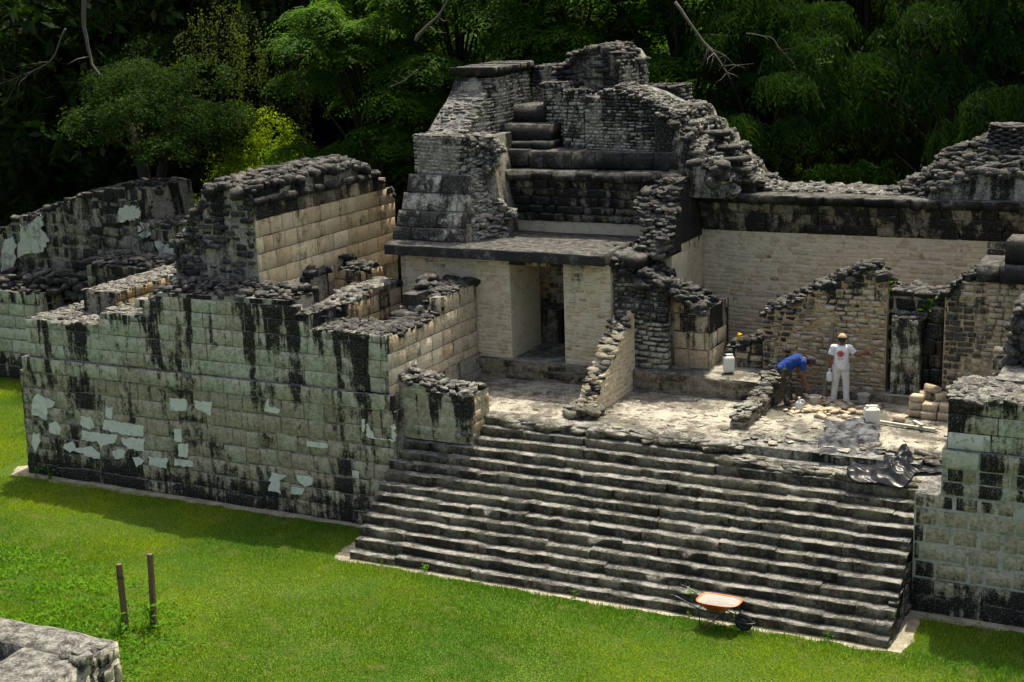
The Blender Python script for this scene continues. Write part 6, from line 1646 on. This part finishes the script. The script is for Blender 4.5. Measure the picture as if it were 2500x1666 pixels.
def kites(B, D, S, L, Wd):
    """leaflets: base points B, direction D, side S, length L, width Wd -> 4-corner kites"""
    n = len(B); L = np.broadcast_to(L, (n,))[:, None]; Wd = np.broadcast_to(Wd, (n,))[:, None]
    V = np.stack([B, B + D * L * .45 + S * Wd * .5, B + D * L, B + D * L * .45 - S * Wd * .5], 1)
    return V
def norm(a): return a / (np.linalg.norm(a, axis=-1, keepdims=True) + 1e-9)
def tmpl(kind, rs):
    out = []
    if kind == 'A':
        for k in range(6):
            ph = k * 1.047 + rs.uniform(-.3, .3); L = rs.uniform(.45, .68); ax = np.array([math.cos(ph), math.sin(ph), 0]); sd = np.array([-math.sin(ph), math.cos(ph), 0])
            for t in np.linspace(.28, 1, 5):
                p = ax * L * t + np.array([0, 0, .16 * math.sin(t * 2.4) - .30 * L * t * t])
                for s in (-1, 1):
                    d = norm(ax * .55 + sd * s * .85 + np.array([0, 0, -.25 + rs.normal(0, .15)]))
                    out.append((p, d, norm(np.cross(d, [0, 0, 1]) + rs.normal(0, .2, 3)), rs.uniform(.14, .2), rs.uniform(.05, .07)))
    elif kind == 'B':
        for k in range(5):
            ph = k * 1.257 + rs.uniform(-.4, .4); L = rs.uniform(.5, .8); ax = norm(np.array([math.cos(ph) * .8, math.sin(ph) * .8, -.5])); sd = np.array([-math.sin(ph), math.cos(ph), 0])
            for t in np.linspace(.2, 1, 5):
                p = ax * L * t + np.array([0, 0, .1 - .25 * t * t])
                for s in (-1, 1):
                    d = norm(ax * .5 + sd * s * .6 + np.array([0, 0, -.65]))
                    out.append((p, d, norm(np.cross(d, ax) + rs.normal(0, .25, 3)), rs.uniform(.17, .26), rs.uniform(.042, .06)))
    elif kind == 'C':
        for k in range(34):
            p = norm(rs.normal(0, 1, 3)) * rs.uniform(.05, .36) * np.array([1, 1, .7]); d = norm(p + rs.normal(0, .25, 3) + np.array([0, 0, -.05]))
            out.append((p, d, norm(np.cross(d, rs.normal(0, 1, 3))), rs.uniform(.09, .15), rs.uniform(.045, .06)))
    elif kind == 'F':      # coarse foliage for the far wood
        for k in range(14):
            p = norm(rs.normal(0, 1, 3)) * rs.uniform(.1, .6) * np.array([1, 1, .6]); d = norm(p + rs.normal(0, .3, 3))
            out.append((p, d, norm(np.cross(d, rs.normal(0, 1, 3))), rs.uniform(.28, .42), rs.uniform(.11, .17)))
    B, D, S, L, Wd = [np.array(x) for x in zip(*out)]
    return kites(B, D, S, L, Wd)        # (n,4,3)
TM = {k: [tmpl(k, np.random.default_rng(500 + 7 * i + ord(k))) for i in range(4)] for k in 'ABCF'}
def instance_clusters(P, kind, rs, scale=(.8, 1.25), outward=None, lean=.5):
    out = []
    for p_i in range(len(P)):
        T_ = TM[kind][rs.integers(4)]; a = rs.uniform(0, 6.283); s = rs.uniform(*scale)
        c, sn = math.cos(a), math.sin(a); Rz = np.array([[c, -sn, 0], [sn, c, 0], [0, 0, 1]])
        up = norm(np.array([0, 0, 1.0]) + (lean * outward[p_i] if outward is not None else 0) + rs.normal(0, .18, 3))
        x = norm(np.cross([.31, .95, .1], up)); y = np.cross(up, x); R_ = np.stack([x, y, up], 1) @ Rz
        out.append((T_.reshape(-1, 3) * s) @ R_.T + P[p_i])
    return np.concatenate(out)
def leaf_mesh(name, V, mat):
    n = len(V) // 4
    return mesh_np(name, V, np.arange(4 * n).reshape(n, 4), mat)
def tree_model(kind, seed, h=15.0, rx=3.6, zc=.60, rz=.40, lobes=58, per=44, bark='bark'):
    """tapered trunk with limbs, crown of leaf clumps on many uneven lobes with gaps between"""
    rs = np.random.default_rng(seed); tubes = []
    tp = [np.array([0, 0, -.3])]; x = np.zeros(2)
    for i in range(1, 9):
        x = x + rs.normal(0, .16, 2); tp.append(np.array([x[0], x[1], h * .86 * i / 8]))
    rad = np.linspace(.30, .07, 9) * (h / 15); rad[0] *= 1.5
    tubes.append(tube_np(tp, rad, 8))
    P, Out = [], []
    for k in range(lobes):
        ph = rs.uniform(0, 6.283); v = rs.uniform(-1, 1); rr = math.sqrt(max(0, 1 - v * v)) * rs.uniform(.55, 1.05)
        c = np.array([math.cos(ph) * rx * rr, math.sin(ph) * rx * rr, h * (zc + rz * v)])
        r = rs.uniform(.6, 1.2) * np.array([1, 1, .42])
        j = min(7, max(2, int((c[2] / (h * .86)) * 8 * .72))); s0 = tp[j]
        m = s0 * .5 + c * .5 + np.array([0, 0, .35]); tubes.append(tube_np([s0, m, c], [rad[j] * .5, rad[j] * .32, .02], 5))
        n = int(per * (r[0] / 1.35) ** 2)
        d = norm(rs.normal(0, 1, (n * 2, 3))); d = d[d[:, 2] > -.45][:n]
        sh = rs.uniform(.72, 1.08, (len(d), 1)); q = c + d * r * sh
        P.append(q); Out.append(d)
        for b in range(3):
            e = c + norm(rs.normal(0, 1, 3)) * r * .9; tubes.append(tube_np([m * .3 + c * .7, e], [.022, .008], 4))
    P = np.concatenate(P); Out = np.concatenate(Out)
    V = instance_clusters(P, kind, rs, (.95, 1.45), outward=Out, lean=.5)
    crown = leaf_mesh('crown', V, M['leaf' + kind])
    trunk = mesh_py('trunk', *joinp(tubes), M[bark])
    return trunk, crown
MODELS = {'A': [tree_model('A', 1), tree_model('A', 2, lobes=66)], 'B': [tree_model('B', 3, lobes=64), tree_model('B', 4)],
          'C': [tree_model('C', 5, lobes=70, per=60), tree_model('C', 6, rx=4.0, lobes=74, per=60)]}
def tree(name, label, kind, v, loc, rz, s, sz=1.0, group='trees behind the ruins'):
    e = empty(name, label, 'tree', loc, rz, group); e.scale = (s, s, s * sz)
    tr, cr = MODELS[kind][v]
    link('trunk', tr, e); c = link('crown', cr, e); c['kind'] = 'stuff'
    return e
TREES = [
    # nearest row, left to right in the photograph
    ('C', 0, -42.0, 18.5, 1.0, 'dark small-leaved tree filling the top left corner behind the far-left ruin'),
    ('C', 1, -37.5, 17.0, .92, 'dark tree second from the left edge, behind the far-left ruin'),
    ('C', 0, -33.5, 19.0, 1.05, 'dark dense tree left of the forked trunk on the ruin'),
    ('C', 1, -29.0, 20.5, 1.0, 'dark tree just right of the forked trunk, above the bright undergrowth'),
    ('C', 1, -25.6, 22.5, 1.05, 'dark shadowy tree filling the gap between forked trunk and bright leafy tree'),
    ('A', 0, -20.9, 16.2, .84, 'bright feathery-leaved tree close against the left side of the temple'),
    ('A', 1, -17.9, 17.4, .92, 'bright feathery tree rising directly behind the left half of the temple crest'),
    ('A', 0, -14.2, 17.6, .95, 'sunlit feathery tree directly behind the top of the temple crest'),
    ('A', 1, -10.4, 18.0, .95, 'leafy green tree behind the temple shoulder on the right'),
    ('B', 1, -7.6, 17.2, .86, 'drooping-leaved tree behind the left half of the long rear wall'),
    ('B', 0, -6.6, 25.0, 1.0, 'drooping-leaved tree set back behind the middle of the rear wall'),
    ('B', 1, -2.2, 19.5, 1.0, 'drooping-leaved tree left of the grey rubble heap'),
    ('B', 0, 1.2, 17.5, .95, 'drooping-leaved tree above the grey rubble heap at the extreme right'),
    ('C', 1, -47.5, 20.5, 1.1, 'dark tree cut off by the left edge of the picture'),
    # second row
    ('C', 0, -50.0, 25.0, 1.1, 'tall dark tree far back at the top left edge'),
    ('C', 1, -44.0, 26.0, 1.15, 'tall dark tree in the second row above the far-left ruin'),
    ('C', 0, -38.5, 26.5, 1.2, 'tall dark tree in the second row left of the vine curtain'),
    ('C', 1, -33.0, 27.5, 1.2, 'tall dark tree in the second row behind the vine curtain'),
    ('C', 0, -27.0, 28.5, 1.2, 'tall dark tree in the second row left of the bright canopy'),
    ('A', 1, -21.5, 25.0, 1.1, 'tall feathery tree in the second row behind the bright canopy'),
    ('B', 1, -16.0, 26.0, 1.15, 'tall tree in the second row above the temple crest'),
    ('B', 0, -10.5, 27.5, 1.2, 'tall tree in the second row above the rear wall'),
    ('C', 1, -4.6, 29.0, 1.2, 'tall dark tree in the second row above the gap at the right'),
    ('B', 1, .6, 27.0, 1.15, 'tall tree in the second row at the top right corner')]
for (k, v, x, y, s, lab) in TREES:
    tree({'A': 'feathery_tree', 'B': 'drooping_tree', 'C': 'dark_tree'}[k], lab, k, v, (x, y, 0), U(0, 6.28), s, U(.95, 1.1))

# forked tree growing on the far-left ruin
e = empty('forked_tree', 'dark tree with forked trunk rooted on the crest of the far-left ruin', 'tree', (-28.3, 13.0, 5.1), 0, 'trees behind the ruins')
b = np.array([0, 0, 0.0]); tb = []
tb.append(tube_np([b + (0, 0, -.6), b + (-.05, 0, .4), (-.25, 0, 1.3), (-.5, .1, 2.4), (-.9, .2, 3.6)], [.34, .26, .22, .18, .08], 8))
tb.append(tube_np([b + (.1, 0, -.6), b + (.2, 0, .3), (.32, 0, 1.2), (.5, .1, 2.2), (1.0, .1, 3.4)], [.3, .23, .2, .16, .07], 8))
rs = np.random.default_rng(77); P = []; O_ = []
for k in range(16):
    c = np.array([rs.uniform(-2.8, 2.8), rs.uniform(-1.6, 1.6), rs.uniform(2.4, 5.6)]); r = rs.uniform(.8, 1.3) * np.array([1, 1, .6])
    tb.append(tube_np([(-.5 if c[0] < 0 else .5, .1, 2.2), c * .6 + np.array([0, 0, 1.0]), c], [.09, .05, .015], 5))
    d = norm(rs.normal(0, 1, (70, 3))); d = d[d[:, 2] > -.5]; P.append(c + d * r * rs.uniform(.75, 1.05, (len(d), 1))); O_.append(d)
link('trunk', mesh_py('trunk', *joinp(tb), M['bark']), e)
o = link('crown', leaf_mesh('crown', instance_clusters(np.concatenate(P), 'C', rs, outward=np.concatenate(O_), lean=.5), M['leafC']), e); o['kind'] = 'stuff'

# sunlit undergrowth between forked tree and room wall, and behind the rear wall
def bush(label, loc, r, kind, mat, n, seed):
    rs = np.random.default_rng(seed); d = norm(rs.normal(0, 1, (n * 2, 3))); d = d[d[:, 2] > -.2][:n]
    V = instance_clusters(d * np.array(r) * rs.uniform(.45, 1.05, (len(d), 1)), kind, rs, (.6, 1.0), d, .4)
    e = empty('undergrowth_bush', label, 'bush', loc)
    o = link('foliage', leaf_mesh('foliage', V, M[mat]), e); o['kind'] = 'stuff'
    tb = [tube_np([(0, 0, -.5), (U(-.3, .3), U(-.3, .3), r[2] * .5), tuple(np.array(d[i]) * np.array(r) * .7)], [.04, .03, .01], 5) for i in range(5)]
    link('stem', mesh_py('stem', *joinp(tb), M['bark']), e)
bush('bright yellow-green bush in the gap behind the left rubble-crested wall', (-24.9, 14.8, 6.6), (2.3, 1.2, 2.3), 'C', 'leafG', 300, 81)
bush('low fresh green bush at the foot of the forked trunk', (-26.4, 13.8, 5.2), (1.5, 1.0, .9), 'A', 'leafG', 110, 82)

# pale bare limbs
def limb(label, pts, r0, seed, twigs=9, mat='pale_bark'):
    rs = np.random.default_rng(seed); pts = np.array(pts, float); base = pts[0].copy(); pts = pts - base
    L = np.linalg.norm(pts[-1]); k = np.linspace(0, 1, 12); cum = np.linspace(0, 1, len(pts))
    q = np.stack([np.interp(k, cum, pts[:, i]) for i in range(3)], 1) + np.cumsum(rs.normal(0, L * .007, (12, 3)), 0)
    tb = [tube_np(q, np.linspace(r0, r0 * .3, 12), 6)]; tw = []
    for _ in range(twigs):
        s = q[rs.integers(4, 12)]; d = norm((pts[-1] - pts[0]) / L + rs.normal(0, .7, 3)); l = L * rs.uniform(.12, .4)
        m = s + d * l * .5 + rs.normal(0, l * .08, 3); en = m + norm(d + rs.normal(0, .4, 3) + np.array([0, 0, -.2])) * l * .5
        tw.append(tube_np([s, m, en], [r0 * .32, r0 * .2, r0 * .07], 4))
    e = empty('bare_branch', label, 'branch', tuple(base), 0, 'pale bare branches among the trees')
    link('limb', mesh_py('limb', *joinp(tb), M[mat]), e); link('twigs', mesh_py('twigs', *joinp(tw), M[mat]), e)
Q = lambda px, py, y: at_y(px, py, y)
limb('pale bare limb with a crooked fork at the top left of the trees', [Q(205, -40, 13.8), Q(203, 60, 13.8), Q(222, 150, 13.8), Q(262, 205, 13.8)], .10, 1)
limb('pale drooping bare branch left of the crooked limb', [Q(160, 70, 13.6), Q(130, 150, 13.6), Q(60, 190, 13.6), Q(0, 215, 13.6)], .035, 2, 14)
limb('thick pale bare branch reaching up behind the bright feathery tree', [Q(1015, 100, 13.4), Q(1030, 75, 13.4), Q(1070, 35, 13.4), Q(1100, -10, 13.4)], .075, 3, 3)
limb('short white bare branch in the bright foliage left of the temple', [Q(1020, 172, 12.2), Q(985, 200, 12.2), Q(950, 212, 12.2)], .022, 4, 5)
limb('long pale fallen branch hanging in the trees right of the temple crest', [Q(1650, 5, 13.6), Q(1700, 80, 13.6), Q(1750, 130, 13.6), Q(1790, 185, 13.6)], .05, 5, 16)
limb('thin arching bare branch above the right half of the rear wall', [Q(1820, 80, 13.6), Q(1880, 90, 13.6), Q(1920, 140, 13.6)], .018, 6, 6)

# curtain of vines
rs = np.random.default_rng(9); tb = []; P = []; 
for k in range(80):
    u = rs.uniform(0, 1); px = 430 + 320 * u; top = 10 + 110 * abs(u - .35) * 2 + rs.uniform(-35, 60); y = 13.2 + rs.uniform(-.7, .9); L = rs.uniform(.7, 3.2) * (1.0 if u > .3 else .7)
    p = Q(px, top, y); q = np.array([p + np.array([rs.normal(0, .12) * t, rs.normal(0, .12) * t, -L * t]) for t in np.linspace(0, 1, 6)])
    tb.append(tube_np(q, .007, 3, False)); n = int(L * 20); t = rs.uniform(0, 1, n)
    P.append(np.stack([np.interp(t, np.linspace(0, 1, 6), q[:, i]) for i in range(3)], 1) + rs.normal(0, .07, (n, 3)))
P = np.concatenate(P); base = P.mean(0); d = norm(rs.normal(0, 1, P.shape) + np.array([0, 0, -.6])); s = norm(np.cross(d, rs.normal(0, 1, P.shape)))
e = empty('hanging_vines', 'olive curtain of hanging vines in the dark trees at the upper left', 'vine', tuple(base))
o = link('leaves', leaf_mesh('leaves', (kites(P, d, s, .085, .05) - base).reshape(-1, 3), M['vine']), e); o['kind'] = 'stuff'
V, Fq = joinp(tb); link('strands', mesh_py('strands', V - base, Fq, M['bark']), e)

# the wood behind, one mass
rs = np.random.default_rng(31); P = []
for _ in range(56):
    ang = math.radians(rs.uniform(1, 64)); dist = rs.uniform(58, 95)
    cx, cy = EYE[0] - math.sin(ang) * dist, EYE[1] + math.cos(ang) * dist
    d = norm(rs.normal(0, 1, (420, 3))); hgt = rs.uniform(13, 22)
    P.append(np.array([cx, cy, hgt * .5]) + d * np.array([4.2, 4.2, hgt * .5]) * rs.uniform(.6, 1.05, (420, 1)))
P = np.concatenate(P)
V = instance_clusters(P, 'F', rs, (1.3, 2.2))
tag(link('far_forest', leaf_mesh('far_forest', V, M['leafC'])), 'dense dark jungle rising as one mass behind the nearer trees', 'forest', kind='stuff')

# ---------------------------------------------------------------- grass
def proj(P):
    v = P - EYE; d = v @ FWD
    return PW / 2 + FOC * (v @ RGT) / d, PH / 2 - FOC * (v @ UPV) / d
def on_lawn(x, y):
    ok = (y < 1.68) | ((x < -24.5) & (y < 9.3))
    ok &= ~((x > -12.55) & (x < .42) & (y > -.2))
    ok &= ~((x > -25.1) & (x < -24.1) & (y > 1.4) & (y < 2.9))
    ok &= ~((x < -10.9) & (y < -8.7))
    return ok
def grass_mat():
    g = NT("grass_blades"); at = g.n("ShaderNodeAttribute", attribute_type='GEOMETRY', attribute_name='pc'); s = g.n("ShaderNodeSeparateColor"); g.put(s.inputs[0], at.outputs['Color'])
    col = g.mix(s.outputs[0], (0.06, 0.175, 0.007), (0.34, 0.43, 0.016)); col = g.mix(s.outputs[1], col, (0.30, 0.30, 0.09))
    b = g.n("ShaderNodeBsdfPrincipled"); g.put(b.inputs['Base Color'], col); b.inputs['Roughness'].default_value = .5; b.inputs['Specular IOR Level'].default_value = .25
    tr = g.n("ShaderNodeBsdfTranslucent"); g.put(tr.inputs[0], col); mx = g.n("ShaderNodeMixShader"); mx.inputs[0].default_value = .45
    g.t.links.new(b.outputs[0], mx.inputs[1]); g.t.links.new(tr.outputs[0], mx.inputs[2]); return g.done(mx.outputs[0])
M['grass'] = grass_mat()
rs = np.random.default_rng(5)
N = 1500000
x = rs.uniform(-38, 4, N); y = rs.uniform(-9.5, 9.3, N); m = on_lawn(x, y); x, y = x[m], y[m]
z = lawn_z(x, y); z = np.where((y > 1.0), 0, z)
px, py = proj(np.stack([x, y, z], 1)); m = (px > -40) & (px < 2540) & (py < 1700) & (py > 850); x, y, z = x[m], y[m], z[m]
Nn = fbm(np.stack([x * .9, y * .9, x * 0], 1), 201); N3 = fbm(np.stack([x * .28, y * .28, x * 0], 1), 205); N4 = fbm(np.stack([x * 3.1, y * 3.1, x * 0], 1), 209)
keep = rs.uniform(0, 1, len(x)) < (.30 + .55 * np.clip(N4 * 1.6, 0, 1)) * (330000 / max(1, len(x))) * 1.6
x, y, z, Nn, N3, N4 = [a[keep] for a in (x, y, z, Nn, N3, N4)]
n = len(x); edge = np.clip((y + .9) / 1.0, 0, 1) * (x > -12.6) * (y < 0)
L = rs.uniform(.03, .09, n) * (.5 + 1.3 * Nn) * (1 + .8 * edge)
a = rs.uniform(0, 6.283, n); ln = rs.uniform(.15, .9, n); d = norm(np.stack([np.cos(a) * ln, np.sin(a) * ln, np.ones(n)], 1)); b = a + 1.57 + rs.normal(0, .5, n)
S = np.stack([np.cos(b), np.sin(b), np.zeros(n)], 1); B = np.stack([x, y, z - .012], 1); w = rs.uniform(.006, .012, n)[:, None]
V = np.stack([B - S * w, B + S * w, B + d * L[:, None]], 1).reshape(-1, 3)
tint = np.clip((N3 - .28) * 1.7 + (Nn - .42) * .8 - .35 * edge + rs.normal(0, .22, n), 0, 1); dry = np.clip((N4 - .52) * 3.0 + (rs.uniform(0, 1, n) < .06) * .8, 0, .9)
pc = np.repeat(np.stack([tint, dry, np.zeros(n), np.ones(n)], 1), 3, 0)
tag(link('grass', mesh_np('grass', V, np.arange(3 * n).reshape(n, 3), M['grass'], pc)), 'short sunlit green grass blades covering the court lawn', 'grass', kind='stuff')

# leafy weeds on the bank at the lower left
M['weed'] = leaf_mat("fresh_weed_leaf", (0.05, 0.15, 0.008), (0.12, 0.27, 0.014), .4)
N = 26000; x = rs.uniform(-22, -11.4, N); y = rs.uniform(-9, -2.5, N)
dens = np.clip((-11.9 - x) / 1.8, 0, 1) * np.clip((-3.2 - y - .25 * (x + 14)) / 1.6, 0, 1) * (fbm(np.stack([x * 1.3, y * 1.3, x * 0], 1), 301) > .36)
m = on_lawn(x, y) & (rs.uniform(0, 1, N) < dens); x, y = x[m], y[m]; n = len(x); z = lawn_z(x, y)
B = np.stack([x, y, z + rs.uniform(0, .10, n)], 1); d = norm(rs.normal(0, 1, (n, 3)) + np.array([0, 0, .55])); S = norm(np.cross(d, rs.normal(0, .6, (n, 3)) + np.array([0, 0, 1.0])))
tag(link('weeds', leaf_mesh('weeds', kites(B, d, S, rs.uniform(.06, .14, n), rs.uniform(.03, .055, n)).reshape(-1, 3), M['weed'])), 'low leafy weeds spreading over the bank at the lower left', 'weeds', kind='stuff')

# single plants
def plant_mesh(seed, n=26, h=.22):
    rs = np.random.default_rng(seed); B = np.stack([rs.normal(0, .05, n), rs.normal(0, .05, n), rs.uniform(0, h, n)], 1); d = norm(np.stack([rs.normal(0, 1, n), rs.normal(0, 1, n), rs.uniform(-.1, .7, n)], 1))
    S = norm(np.cross(d, np.array([0, 0, 1.0]) + rs.normal(0, .3, (n, 3)))); return leaf_mesh('small_plant', kites(B, d, S, rs.uniform(.05, .11, n), rs.uniform(.02, .04, n)).reshape(-1, 3), M['weed'])
PM = [plant_mesh(i) for i in range(4)]
STALK = mesh_py('stalk', *joinp([tube_np([(0, 0, -.05), (U(-.02, .02), U(-.02, .02), .12), (U(-.05, .05), U(-.05, .05), .22)], [.006, .005, .002], 4) for _ in range(3)]), M['weed'])
def plant(label, loc, s, group=None):
    o = empty('small_plant', label, 'plant', loc, U(0, 6), group); o.scale = (s, s, s)
    f = link('foliage', PM[random.randrange(4)], o); f['kind'] = 'stuff'; link('stalk', STALK, o)
plant('tallest leafy weed growing at the left foot of the terrace wall', (-23.0, 1.72, .02), 1.9)
plant('small leafy weed left of the tall one at the terrace foot', (-23.5, 1.72, .02), 1.2)
plant('green tuft growing from the string course of the left terrace', (-20.0, 1.95, 3.3), .9)
plant('leafy weed behind the wheelbarrow handles on the second step', (-4.0, .26, .2), 1.3)
for px, py, z in ((2078, 1000, 0), (2210, 760, 0)):
    pass
plant('green plant sprouting from the top of the column pier', (-.75, 7.72, 4.9), 1.6)
plant('small green plant at the left top corner of the column pier', (-1.75, 7.7, 5.35), 1.2)
plant('leafy shoot growing round the taller wooden post foot', (-13.72, -4.98, .12), 2.6)
plant('leafy shoot growing round the shorter wooden post foot', (-14.0, -5.5, .15), 2.2)
for i in range(16):
    k = random.randrange(0, 7) if i > 5 else 0
    plant('tiny green weed sprouting from a joint of the lower stairway', (U(-11.5, -.4), k * TR + .10 + .12 - (.30 if k == 0 else 0), (k * RH if k else 0) + .0), U(.5, .95), 'weeds in the stair joints')
